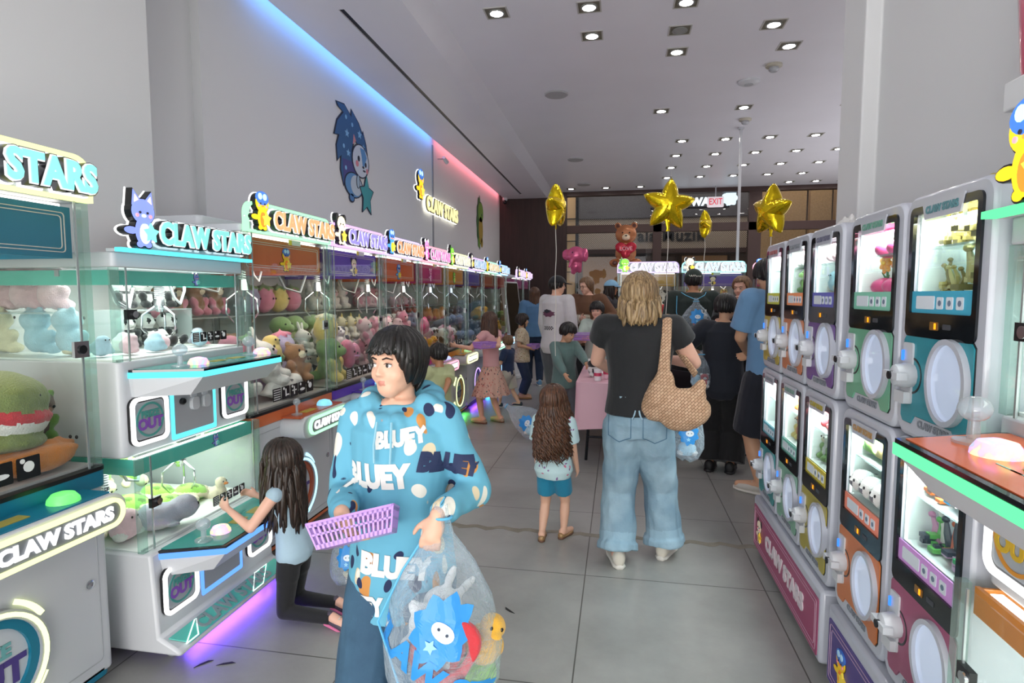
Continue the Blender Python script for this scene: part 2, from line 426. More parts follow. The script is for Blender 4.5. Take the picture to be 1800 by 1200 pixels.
# warm cream display bay left of the corridor and tan stone wall to the right
root = empty('display_bay', (-1.5, 17.4, 0), 0, 'warm lit cream display bay with thin dark shelves behind the glass', 'display wall')
m = MB(); m.box(-.9, 0, 0, .22, .3, 4.4); m.build('bay_back', mat('cream_bay', '#d9b384', .6, emit=.25), root, smooth=None)
for zz in (2.2, 2.5, 2.8, 3.1, 3.4, 3.75):
    m = MB(); m.box(-.9, -.12, zz, .22, 0, zz+.02); m.build('shelf', dark_metal, root, smooth=None)
m = MB(); m.box(.22, -.1, 0, .3, .3, 4.6); m.build('bay_post', dark_metal, root, smooth=None)
root = empty('stone_shopfront', (6.3, 17.6, 0), 0, 'tan stone shopfront slabs seen through the far right glazing', 'shopfront')
for x, w in ((-2.4, 1.2), (-1.1, .55), (-.45, 1.6), (1.3, 1.4)):
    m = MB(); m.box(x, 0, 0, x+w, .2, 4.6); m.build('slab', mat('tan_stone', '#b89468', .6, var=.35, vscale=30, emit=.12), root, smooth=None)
m = MB(); m.box(-2.5, -.05, 0, 2.9, .02, .4); m.build('plinth', dark_metal, root, smooth=None)
for x in (-2.6, -1.75, 2.2, 4.2):
    pass
area_light('mall_light', (2, 17.5, 4.8), (0, 0, 0), 8, 4, 170, (1, .9, .78))
# mall downlights
mdl = None
for x in (-.6, .5, 1.7, 2.9, 4.1, 5.3):
    for y in (16.0, 18.0):
        if mdl is None:
            m = MB(); m.lathe([(.09, 0), (.09, -.01), (.06, -.012)], n=16); mdl = m.build('downlight', led('#fff4e0', 6), smooth=None); o = mdl
        else: o = mdl.copy(); COL.objects.link(o)
        o.location = (x, y, 4.895); tag(o, 'small round downlight in the mall ceiling beyond the glazing', 'ceiling light', 'mall ceiling downlights')
# backlit sign of the shop front, seen from behind through the glass
root = empty('storefront_sign', (1.42, YB+.22, 3.70), 0, 'glowing white shop sign seen reversed through the top window', 'sign')
text('lettering', 'CLAW STARS', .24, led('#dff4ff', 2.2), (.22, 0, .03), rot=(PI/2, 0, PI), parent=root, ext=.02, off=.016)
m = MB(); m.prism([(1.12+.17*math.cos(a)*(1+.12*math.cos(7*a)), .1+.17*math.sin(a)*(1+.12*math.cos(7*a))) for a in [2*PI*i/42 for i in range(42)]], 'xz', -.02, .03)
m.build('emblem', led('#c8efff', 2.0), root, smooth=None)
m = MB(); m.box(-.7, -.02, -.12, 1.1, .02, -.08); m.box(-.7, -.08, -.12, -.66, .0, -.08); m.box(1.06, -.08, -.12, 1.1, .0, -.08); m.box(-.60, -.03, .3, -.58, .0, .34); m.build('sign_rail', dark_metal, root, smooth=None)

# ------------------------------------------------------------------ ceiling fittings
def pix_grid(): pass
ZC = 4.02
DLM = None
def downlight(x, y, on=True, lab='', grp=None):
    global DLM
    if DLM is None:
        a = MB(); o = rrect(0, 0, .21, .21, .004, 1); i = rrect(0, 0, .185, .185, .004, 1); a.ring(o, i, 'xy', -.006, .0); DLM = [a.mesh(None)]
        a = MB(); o = rrect(0, 0, .184, .184, .003, 1); i = rrect(0, 0, .15, .15, .003, 1); a.ring(o, i, 'xy', -.004, .001); a.box(-.092, -.092, -.001, .092, .092, 0); DLM.append(a.mesh(None))
        a = MB(); a.ring(circ(0, 0, .072, 24), circ(0, 0, .056, 24), 'xy', -.012, -.002); DLM.append(a.mesh(.6))
        a = MB(); a.prism(circ(0, 0, .055, 24), 'xy', -.009, -.003); DLM.append(a.mesh(None))
    r = empty('downlight', (x, y, ZC), 0, lab, 'ceiling light', grp)
    link('frame', DLM[0], [mat('dl_frame', '#b8b6b2', .5)], r); link('housing', DLM[1], [mat('dl_housing', '#6b6758', .5)], r)
    link('ring', DLM[2], [mat('dl_ring', '#8c8c88', .3)], r)
    link('lamp', DLM[3], [led('#fff8ee', 105) if on else mat('dl_off', '#8b8b88', .3)], r)
    return r

# two unseen fill lamps, added to brighten the ceiling from below
area_light('front_ceiling_fill', (-.6, -3.5, .25), (math.radians(118), 0, 0), 4.6, 1.2, 190, (1, .96, .90))  # added low at the open front, tilted up
area_light('side_ceiling_fill', (5.2, 9.5, 1.3), (PI, 0, 0), 3.5, 7, 110, (.97, .96, 1))  # added out of view in the side room, facing up
for x, y in ((-1.10, 5.24), (-.29, 5.28), (-.29, 5.85), (.53, 5.34), (.55, 6.38), (1.37, 5.91), (1.64, 6.43), (2.15, 5.94)):
    downlight(x, y, True, 'square recessed downlight in the near loose cluster on the ceiling', 'near ceiling downlights')
downlight(.53, 5.88, False, 'the only unlit square downlight, dark in the near ceiling cluster', 'near ceiling downlights')
for x, y in ((.53, 8.33), (1.60, 8.36), (2.93, 8.42)):
    downlight(x, y, True, 'square downlight in the single middle row of the ceiling', 'middle row downlights')
for j in range(4):
    for i in range(5):
        downlight(.97+.67*i, 9.96+j*1.0, True, 'small square downlight in the regular far grid of the ceiling', 'far grid downlights')
for x in (-1.14, -.33, .45, 3.65, 4.2, 4.75): downlight(x, 13.9, True, 'small square downlight in the last ceiling row by the glass front', 'last row downlights')
for x, y in ((-.8, 7.41), (-.82, 10.95), (-.81, 13.4)):
    m = MB(); m.lathe([(.145, 0), (.145, -.012), (.135, -.02), (.02, -.022)], n=32)
    o = m.build('ceiling_speaker', mat('speaker_grille', '#a5a4a6', .6)); o.location = (x, y, 4.02)
    tag(o, {7.41: 'largest round white speaker disc on the ceiling', 10.95: 'middle round speaker disc on the left of the ceiling', 13.4: 'farthest round speaker disc near the glass front'}[y], 'speaker', 'ceiling speakers')
r = empty('wifi_point', (1.46, 7.39, 4.02), 0, 'flat pale wireless access disc on the ceiling', 'access point')
m = MB(); m.lathe([(.125, 0), (.12, -.02), (.09, -.035), (.02, -.038)], n=32); m.build('housing', white_pl, r)
m = MB(); m.lathe([(.05, -.036), (.05, -.042), (.045, -.043), (.01, -.043)], n=24); m.build('status_ring', grey_pl, r)
for (x, y, lb) in ((1.62, 6.92, 'cream smoke detector between the near downlights'), (1.73, 8.92, 'cream smoke detector behind the middle row of downlights')):
    r = empty('smoke_detector', (x, y, 4.02), 0, lb, 'smoke detector', 'smoke detectors')
    m = MB(); m.lathe([(.085, 0), (.085, -.022), (.07, -.03), (.02, -.03)], n=28); m.build('base', mat('detector_cream', '#bdb8a8', .5), r)
    m = MB(); m.lathe([(.05, -.03), (.055, -.055), (.035, -.075), (.01, -.078)], n=24); m.build('sensor_cap', grey_pl, r)
r = empty('security_camera', (-2.78, 14.2, 3.9), 0, 'small white security camera in the far left ceiling corner', 'camera')
m = MB(); m.lathe([(.06, 0), (.06, -.05), (.045, -.07), (.01, -.07)], n=20); m.build('mount', white_pl, r)
m = MB(); m.ell((0, -.03, -.10), .05); m.build('dome', black_pl, r)
r = empty('clear_wall_hook', (-2.86, 9.3, 3.74), 0, 'tiny spotlight clip where the blue and pink wall glows meet', 'spotlight')
m = MB(); m.cyl((-.08, 0, 0), (.02, 0, .0), .012); m.build('bracket', chrome, r)
m = MB(); m.cyl((.02, 0, .02), (.04, .12, -.03), .03, .036); m.build('lamp_head', white_pl, r)
for i, (x, y) in enumerate(((-.62, 11.9), (-.9, 12.6))):
    pass
# thin grey trim strip on the long wall
m = MB(); m.box(-2.96, 9.02, 0, -2.935, 9.06, 3.9); struct(m.build('trim_3', mat('trim_grey', '#8f9094', .8), smooth=None))

# ------------------------------------------------------------------ flat cartoon animals (generic)
def spiky(cx, cz, rx, rz, n, amp, a0=0, a1=2*PI, k=4):
    out = []
    for i in range(n*k+1):
        a = a0+(a1-a0)*i/(n*k); s = 1+amp*(1-abs(((i % k)/k)*2-1)) if amp else 1
        out.append((cx+rx*s*math.cos(a), cz+rz*s*math.sin(a)))
    return out
def starpts(cx, cz, R, r=.5, rot=PI/2, n=5):
    return [(cx+(R if i % 2 == 0 else R*r)*math.cos(rot+i*PI/n), cz+(R if i % 2 == 0 else R*r)*math.sin(rot+i*PI/n)) for i in range(2*n)]
def grow(pts, d):
    cx = sum(p[0] for p in pts)/len(pts); cz = sum(p[1] for p in pts)/len(pts)
    return [(p[0]+(p[0]-cx)/max(math.hypot(p[0]-cx, p[1]-cz), 1e-6)*d, p[1]+(p[1]-cz)/max(math.hypot(p[0]-cx, p[1]-cz), 1e-6)*d) for p in pts]
ANIM = {
 'cat': ('#7d8fe0', '#e8ecff', '#7fe8d8'), 'bird': ('#ffd21f', '#ff8a2a', '#ffe14d'), 'cow': ('#fff0cf', '#2a2a2a', '#ffd84d'),
 'dino': ('#8fe04a', '#e8ffc8', '#ffe14d'), 'pink': ('#f59ad0', '#ffffff', '#e060b0'), 'bluebird': ('#4aa8f0', '#ffd21f', '#ffe14d'), 'penguin': ('#34343c', '#fff6e0', '#ffd84d')}
def animal_layers(kind, s=1.0):
    """list of (polygon, depth order, colour) for a little standing animal about 1 tall, origin at its feet"""
    a, b, st = ANIM[kind]; L = []
    body = circ(0, .30, .20, 20, .28); head = circ(0, .68, .27, 24, .24)
    L.append((circ(-.30, .30, .16, 14, .07), 0, a))
    L.append((circ(-.1, .05, .08, 12, .06), 0, a)); L.append((circ(.1, .05, .08, 12, .06), 0, a))
    L.append((body, 1, a)); L.append((circ(.02, .26, .13, 16, .2), 2, b))
    if kind in ('cat',): L += [([(-.26, .78), (-.22, 1.08), (-.04, .88)], 0, a), ([(.26, .78), (.22, 1.08), (.04, .88)], 0, a), ([(-.21, .84), (-.19, .99), (-.1, .89)], 2, '#ffd9c8'), ([(.21, .84), (.19, .99), (.1, .89)], 2, '#ffd9c8')]
    if kind == 'cow': L += [(circ(-.26, .85, .08, 10, .13), 0, '#2a2a2a'), (circ(.26, .85, .08, 10, .13), 0, '#2a2a2a')]
    if kind == 'dino': L += [(spiky(-.2, .62, .16, .3, 5, .45, PI/2, 3*PI/2), 0, '#4f9a3a')]
    if kind in ('bird', 'bluebird'): L += [(circ(0, .80, .27, 20, .18), 3, '#3f74c8'), (circ(-.1, .84, .085, 12), 5, '#bfe8ff'), (circ(.1, .84, .085, 12), 5, '#bfe8ff')]
    if kind == 'penguin': L += [(circ(0, .64, .19, 16, .17), 3, b)]
    if kind == 'pink': L += [(circ(-.2, .9, .1, 12), 0, '#ffffff'), (circ(.2, .9, .1, 12), 0, '#ffffff')]
    L.append((head, 2, a))
    L += [(circ(-.09, .66, .026, 8), 6, '#20202a'), (circ(.09, .66, .026, 8), 6, '#20202a'), (circ(0, .60, .05, 10, .03), 6, '#ff9a3a' if 'bird' in kind else '#ffffff'), (circ(-.16, .60, .035, 8), 6, '#ff9aa8'), (circ(.16, .60, .035, 8), 6, '#ff9aa8')]
    L.append((starpts(.16, .28, .2, .55), 7, st))
    return [([(u*s, v*s) for u, v in p], d, c) for p, d, c in L]
def mascot(name, parent, loc, kind, s, glow=.5, back=.03, halo='#ffffff', rot=(0, 0, 0)):
    """standing cut-out: thick black back, lit front art"""
    L = animal_layers(kind, s); cols = []
    m = MB(); mats = [black_pl, led(halo, 1.6)]
    for p, d, c in L:
        if d <= 2 and c != '#ffd9c8':
            m.mi = 1; m.prism(grow(p, .045*s), 'xz', back+.002, back+.008)
            m.mi = 0; m.prism(grow(p, .025*s), 'xz', 0, back)
    for p, d, c in L:
        if c not in cols: cols.append(c); mats.append(mat('art_'+c.strip('#')+str(glow), c, .4, emit=glow) if glow else mat('art_'+c.strip('#')+'0', c, .5))
        m.mi = 2+cols.index(c); m.prism(p, 'xz', -.0012-.0008*(d+1), .001)
    o = m.build(name, mats, parent, smooth=None); o.location = loc; o.rotation_euler = rot; return o

# wall decals: flat vinyl figures stuck on the long left wall (wall faces +x)
def decal(name, label, y, z, rings, h):
    r = empty(name, (-2.945, y, z), PI/2, label, 'wall decal')
    cols = []; m = MB(); mats = []
    for p, d, c in rings:
        if c not in cols: cols.append(c); mats.append(mat('vinyl_'+c.strip('#'), c, .7))
        m.mi = cols.index(c); m.prism([(u*h, v*h) for u, v in p], 'xz', -.0015-.0012*d, 0)
    m.build('printed_figure', mats, r, smooth=None); return r
K = '#23283c'
hz = lambda x, y: ((x-345)/200*.88, (1065-y)/510*1.04)
crest = [hz(*p) for p in ((252,562),(290,553),(325,592),(328,556),(362,600),(386,652),(388,632),(402,690),(410,745),(392,745),(362,715),(335,690),(322,760),(326,830),(350,880),(310,880),(290,900),(278,945),(266,880),(270,806),(252,838),(248,770),(262,714),(240,720),(254,650),(286,592),(262,580))]
crest_o = [hz(*p) for p in ((246,560),(290,547),(320,580),(324,548),(366,596),(384,636),(388,622),(407,688),(415,750),(392,752),(362,722),(340,700),(328,760),(332,830),(354,886),(312,887),(295,904),(278,958),(261,882),(264,818),(247,850),(243,770),(254,720),(233,726),(249,646),(278,592),(254,580))]
hc = lambda x, y, rx, ry, n=24: [hz(x+rx*math.cos(2*PI*i/n), y+ry*math.sin(2*PI*i/n)) for i in range(n)]
hs = lambda x, y, rx, ry, k=.5: [hz(x+(1 if i % 2 == 0 else k)*rx*math.sin(i*PI/5), y-(1 if i % 2 == 0 else k)*ry*math.cos(i*PI/5)) for i in range(10)]
rings = [(crest_o, 0, K), (crest, 1, '#35608f'), ([hz(*p) for p in ((275,820),(326,815),(352,882),(310,880),(290,900),(278,940))], 2, '#4a4a86')]
rings += [(hc(330, 932, 50, 66), 3, K), (hc(330, 932, 45, 60), 4, '#5f92c4'), (hc(342, 930, 30, 52), 5, '#b9c6d2'), (hc(318, 1000, 15, 24), 3, K), (hc(318, 998, 11, 19), 4, '#4d7fb8')]
rings += [(hc(370, 792, 49, 88), 4, K), (hc(370, 792, 44, 82), 5, '#c6cfdd'), ([hz(*p) for p in ((366,722),(392,722),(404,760),(392,800),(382,830),(374,760))], 6, '#5b8fc4'), ([hz(*p) for p in ((330,722),(334,672),(345,700))], 6, '#c98a8e')]
rings += [(hc(358, 783, 6, 15), 7, K), (hc(397, 800, 5, 13), 7, K), (hc(349, 812, 8, 16), 6, '#cf7f8c'), (hc(405, 830, 6, 14), 6, '#cf7f8c'), (hc(383, 818, 6, 6), 7, K), (hc(388, 836, 8, 5), 7, K)]
rings += [(hs(400, 962, 45, 118, .52), 7, K), (hs(400, 962, 39, 108, .52), 8, '#3f9aa0'), (hc(352, 905, 10, 36), 7, K), (hc(352, 905, 7, 32), 8, '#9fb6c8')]
for (x, y, q) in ((300,685,13),(368,655,14),(305,780,12),(388,710,9)): rings.append((hs(x, y, q*.9, q*1.7), 2, '#7fb3dc'))
for (x, y) in ((328,628),(296,608),(282,757),(290,860)): rings.append((hc(x, y, 5, 11, 10), 3, '#7fb3dc'))
decal('hedgehog_decal', 'large flat blue spiky animal holding a teal star on the left wall', 6.27, 2.47, rings, 1.06)
G = [(grow([(u, v) for u, v in spiky(-.05, .5, .22, .48, 7, .16, PI*.4, PI*1.6)], .012), 0, K), (spiky(-.05, .5, .22, .48, 7, .16, PI*.4, PI*1.6), 1, '#3d6b38'), (circ(.05, .72, .24, 20, .22), 2, K), (circ(.05, .72, .225, 20, .205), 3, '#6e9a3c'), (circ(.05, .36, .20, 20, .30), 2, K), (circ(.06, .35, .185, 20, .285), 3, '#a8913a'), (circ(.14, .68, .03, 10), 4, K), (circ(.16, .1, .09, 12, .10), 3, '#a8913a'), (circ(-.1, .08, .07, 12, .1), 3, '#6e9a3c')]
decal('dinosaur_decal', 'flat green and yellow dinosaur figure at the far end of the left wall', 12.25, 2.56, G, 1.02)
r = empty('wall_logo_sign', (-2.91, 9.0, 2.86), PI/2, 'glowing yellow CLAW STARS sign mounted on the left wall', 'sign')
mascot('mascot', r, (-.62, 0, .10), 'bird', .44, .9)
for k, (nm, mm, dy, off) in enumerate((('glow_outline', led('#fff6d8', 1.7), .0, .036), ('letter_back', black_pl, -.012, .02), ('letter_face', led('#f6e468', 1.1), -.03, .008))):
    text(nm, 'CLAW STARS', .30, mm, (.42, dy, .06), parent=r, ext=.006, off=off, sx=.95, spacing=1.02)

# ------------------------------------------------------------------ plush toys
EYE = mat('toy_eye', '#0c0c10', .15)
def furm(name, c): return mat('fur_'+name, c, .95, var=.10, vscale=9, bump=.55, bscale=55, bdist=.012, sheen=.4)
PL = {}
def plush_mesh(kind):
    if kind in PL: return PL[kind]
    b = Blob(); e = b.e
    def four(y=-.10): 
        e((-.2, y-.12, .14), (.12, .17, .12), 1); e((.2, y-.12, .14), (.12, .17, .12), 1); e((-.26, y-.05, .42), (.1, .12, .16), 1, (0, -.5, 0)); e((.26, y-.05, .42), (.1, .12, .16), 1, (0, .5, 0))
    eyes = [(-.11, -.30, .80), (.11, -.30, .80)]
    if kind in ('bear', 'bunny', 'panda', 'cow', 'cat', 'dino', 'unicorn', 'pig'):
        e((0, 0, .36), (.26, .22, .30), 0); e((0, 0, .76), (.31, .27, .25), 0); four()
        e((0, -.24, .71), (.12, .08, .085), 2)
        if kind in ('bear', 'panda', 'pig'): e((-.22, 0, .97), (.1, .06, .1), 1); e((.22, 0, .97), (.1, .06, .1), 1)
        if kind in ('bunny', ): e((-.13, .03, 1.12), (.08, .06, .24), 0, (0, -.25, 0)); e((.13, .03, 1.12), (.08, .06, .24), 0, (0, .25, 0))
        if kind in ('cow',): e((-.33, 0, .84), (.14, .05, .08), 1); e((.33, 0, .84), (.14, .05, .08), 1); e((.12, -.17, .84), (.13, .12, .13), 1); e((-.15, -.12, .38), (.12, .14, .12), 1)
        if kind == 'cat': e((-.2, 0, .98), (.09, .06, .12), 0); e((.2, 0, .98), (.09, .06, .12), 0)
        if kind == 'unicorn': e((0, -.05, 1.08), (.05, .05, .15), 2); e((-.22, 0, .98), (.07, .05, .1), 0); e((.22, 0, .98), (.07, .05, .1), 0)
        if kind == 'dino': e((0, -.26, .70), (.2, .14, .12), 0); [e((0, .2, z), (.04, .1, .08), 1) for z in (.3, .5, .7, .9)]; e((0, .3, .15), (.12, .25, .1), 0); e((0, -.13, .36), (.18, .13, .22), 2)
        if kind == 'panda': e((-.11, -.215, .79), (.07, .06, .085), 1); e((.11, -.215, .79), (.07, .06, .085), 1); e((0, 0, .52), (.27, .22, .08), 1)
        eyes = [(-.11, -.27, .80), (.11, -.27, .80)]
    elif kind == 'strawberry':
        e((0, 0, .42), (.36, .34, .40), 0); e((0, 0, .22), (.24, .22, .22), 0)
        for i in range(6): a = i*PI/3; e((.18*math.cos(a), .18*math.sin(a), .80), (.15, .07, .045), 1, (0, .35, a))
        e((0, 0, .88), (.04, .04, .08), 1); eyes = [(-.1, -.345, .45), (.1, -.345, .45)]
    elif kind == 'turtle':
        e((0, 0, .26), (.42, .46, .26), 0); e((0, 0, .2), (.46, .5, .12), 1); e((0, -.55, .28), (.19, .19, .18), 1)
        for sx in (-1, 1):
            for sy in (-1, 1): e((sx*.42, sy*.36, .1), (.16, .14, .09), 1)
        for i in range(5): a = i*2*PI/5; e((.22*math.cos(a), .24*math.sin(a), .42), (.13, .13, .07), 2)
        eyes = [(-.09, -.71, .33), (.09, -.71, .33)]
    elif kind == 'seal':
        e((0, .1, .26), (.30, .52, .26), 0); e((0, -.38, .36), (.26, .25, .25), 0); e((0, .62, .2), (.26, .14, .06), 0)
        e((-.34, -.1, .14), (.2, .12, .05), 1, (0, .4, 0)); e((.34, -.1, .14), (.2, .12, .05), 1, (0, -.4, 0)); e((0, -.62, .32), (.09, .05, .06), 2)
        for i in range(6): e((.18*math.cos(i*2.4), -.2+.1*i, .46), (.06, .07, .05), 1)
        eyes = [(-.1, -.60, .40), (.1, -.60, .40)]
    elif kind == 'duck':
        e((0, .05, .3), (.28, .34, .28), 0); e((0, -.1, .72), (.22, .21, .21), 0); e((0, -.34, .68), (.11, .1, .05), 1); e((-.27, .05, .34), (.07, .2, .14), 0); e((.27, .05, .34), (.07, .2, .14), 0); e((0, .38, .42), (.1, .12, .08), 0)
        eyes = [(-.09, -.28, .77), (.09, -.28, .77)]
    elif kind == 'burger':
        e((0, 0, .58), (.5, .5, .3), 0); e((0, 0, .40), (.54, .54, .07), 1); e((0, 0, .30), (.5, .5, .09), 2); e((0, 0, .14), (.5, .5, .13), 3); eyes = [(-.13, -.44, .62), (.13, -.44, .62)]
    elif kind == 'hotdog':
        e((0, 0, .22), (.30, .68, .2), 0); e((-.12, 0, .34), (.16, .70, .12), 0); e((.08, 0, .38), (.14, .80, .13), 1); [e((.08+.05*(-1)**i, -.5+.16*i, .50), (.06, .09, .03), 2) for i in range(7)]; eyes = [(.0, -.74, .45), (.14, -.74, .45)]
    elif kind == 'heart':
        e((-.2, 0, .55), (.3, .2, .28), 0, (0, .5, 0)); e((.2, 0, .55), (.3, .2, .28), 0, (0, -.5, 0)); e((0, 0, .28), (.22, .18, .26), 0); eyes = [(-.1, -.2, .5), (.1, -.2, .5)]
    elif kind == 'rose':
        for i in range(9): a = i*1.1; q = .30-.028*i; e((q*math.cos(a), -.02*i, .45+q*math.sin(a)), (.17, .12, .17), i % 2)
        e((0, 0, .42), (.36, .14, .36), 0); eyes = []
    else:   # blob
        e((0, 0, .36), (.40, .36, .34), 0); e((0, -.1, .66), (.26, .24, .2), 0); e((-.3, -.12, .2), (.16, .18, .13), 1); e((.3, -.12, .2), (.16, .18, .13), 1); eyes = [(-.09, -.32, .68), (.09, -.32, .68)]
    me = b.fuse(.045, 3, .012, 6)
    me.name = 'plush_'+kind
    ee = MB(); [ee.ell(p, (.028, .022, .034), None, 8, 6) for p in eyes]
    PL[kind] = (me, ee.mesh(True) if eyes else None); return PL[kind]
FURS = {
 'white': '#e9e6e2', 'cream': '#efe3c4', 'pink': '#e58ba6', 'palepink': '#efc6cf', 'grey': '#a5a4b4', 'lilac': '#b7a9cf', 'yellow': '#ecd27e', 'green': '#86a468', 'lime': '#a4e060', 'brown': '#9c7350',
 'dbrown': '#5a3a28', 'black': '#1b1b1f', 'blue': '#9db8d6', 'sky': '#b7dcee', 'orange': '#d8802f', 'red': '#c8343c', 'gold': '#f0b534', 'olive': '#7f8a4f', 'bluegrey': '#8d98b4', 'dgrey': '#50525c', 'hotpink': '#f05a94', 'navy': '#2c3a66', 'bronze': '#8a7f55', 'lettuce': '#6f9a3c'}
ALLP = {}
def plush(kind, cols, size, loc, rot, label, group, word=None, sub=None):
    me, eye = plush_mesh(kind)
    word = word or kind
    ms = [furm(c, FURS[c]) for c in cols]
    while len(ms) < 4: ms.append(ms[-1])
    if len(me.materials) == 0: [me.materials.append(ms[0]) for _ in range(4)]
    o = bpy.data.objects.new('plush_'+word, me); COL.objects.link(o)
    for i in range(4): o.material_slots[i].link = 'OBJECT'; o.material_slots[i].material = ms[i]
    o.location = loc; o.rotation_euler = rot; o.scale = (size, size, size)
    tag(o, label, 'plush toy', group)
    if eye:
        if len(eye.materials) == 0: eye.materials.append(EYE)
        q = bpy.data.objects.new('eyes', eye); COL.objects.link(q); q.parent = o
    return o

# ------------------------------------------------------------------ claw machines
def letter_mat(c):
    k = tuple(x*.80+.20 for x in lin(c)); n = 'lf_'+c.strip('#')
    return mat(n, k, .4, emit=.5)
def pictos(parent, w, loc, rot=(0, 0, 0), n=5, h=.055):
    """black and white how-to-play stickers"""
    m = MB(); g = w/n
    for i in range(n):
        x = -w/2+g*(i+.5)
        m.mi = 0; m.prism(rrect(x, 0, g*.86, h, .004, 2), 'xz', -.002, 0)
        m.mi = 1
        if i == 0:
            for k in range(5): m.prism(rrect(x, -h*.36+k*h*.18, g*.7, h*.06, .001, 1), 'xz', -.0035, -.001)
        else:
            m.prism(circ(x-g*.22, h*.34, h*.11, 10), 'xz', -.0035, -.001)
            if i == 1: m.prism(rrect(x, 0, g*.10, h*.6, .001, 1), 'xz', -.0035, -.001); m.prism(rrect(x+.2*g, -h*.2, g*.3, h*.12, .001, 1), 'xz', -.0035, -.001)
            if i == 2: m.prism(rrect(x, 0, g*.5, h*.1, .001, 1), 'xz', -.0035, -.001); m.prism(rrect(x, 0, g*.1, h*.66, .001, 1), 'xz', -.0035, -.0012)
            if i == 3: m.prism(circ(x, -.1*h, g*.3, 12, h*.12), 'xz', -.0035, -.001)
            if i == 4: m.prism(circ(x, h*.05, g*.2, 12, h*.25), 'xz', -.0035, -.001)
    o = m.build('instruction_sticker', [black_pl, mat('sticker_white', '#e4e4e4', .5)], parent, smooth=None); o.location = loc; o.rotation_euler = rot; return o
def claw_rig(parent, x, y, ztop, drop=.30, s=1.0):
    m = MB(); m.box(-.07*s, -.07*s, -.07*s, .07*s, .07*s, 0); o = m.build('gantry_trolley', grey_pl, parent, bevel=.006); o.location = (x, y, ztop)
    c = MB(); c.tube([(.02*math.cos(t), .02*math.sin(t), -.07*s-drop*.75*t/(PI*24)) for t in [k*PI/5 for k in range(121)]], .004, 5)
    c.cyl((0, 0, -.05*s), (0, 0, -drop*.8), .005); q = c.build('cord', white_pl, o)
    k = MB(); k.cyl((0, 0, -drop*.72), (0, 0, -drop), .026*s, .034*s); k.cyl((0, 0, -drop), (0, 0, -drop-.04*s), .036*s, .02*s)
    for i in range(3):
        a = i*2*PI/3+.5; ca, sa = math.cos(a), math.sin(a)
        k.tube([(.02*ca*s, .02*sa*s, -drop), (.10*ca*s, .10*sa*s, -drop-.06*s), (.105*ca*s, .105*sa*s, -drop-.14*s), (.06*ca*s, .06*sa*s, -drop-.20*s)], [.007*s, .006*s, .006*s, .004*s], 6)
    k.build('claw', chrome, o)
    h = MB(); h.tube([(.07*s, 0, -.02), (.12*s, 0, -.14*s), (.17*s, .0, -.18*s), (.21*s, 0, -.10*s), (.22*s, 0, .0)], .007, 6); h.build('hose', white_pl, o)
    return o
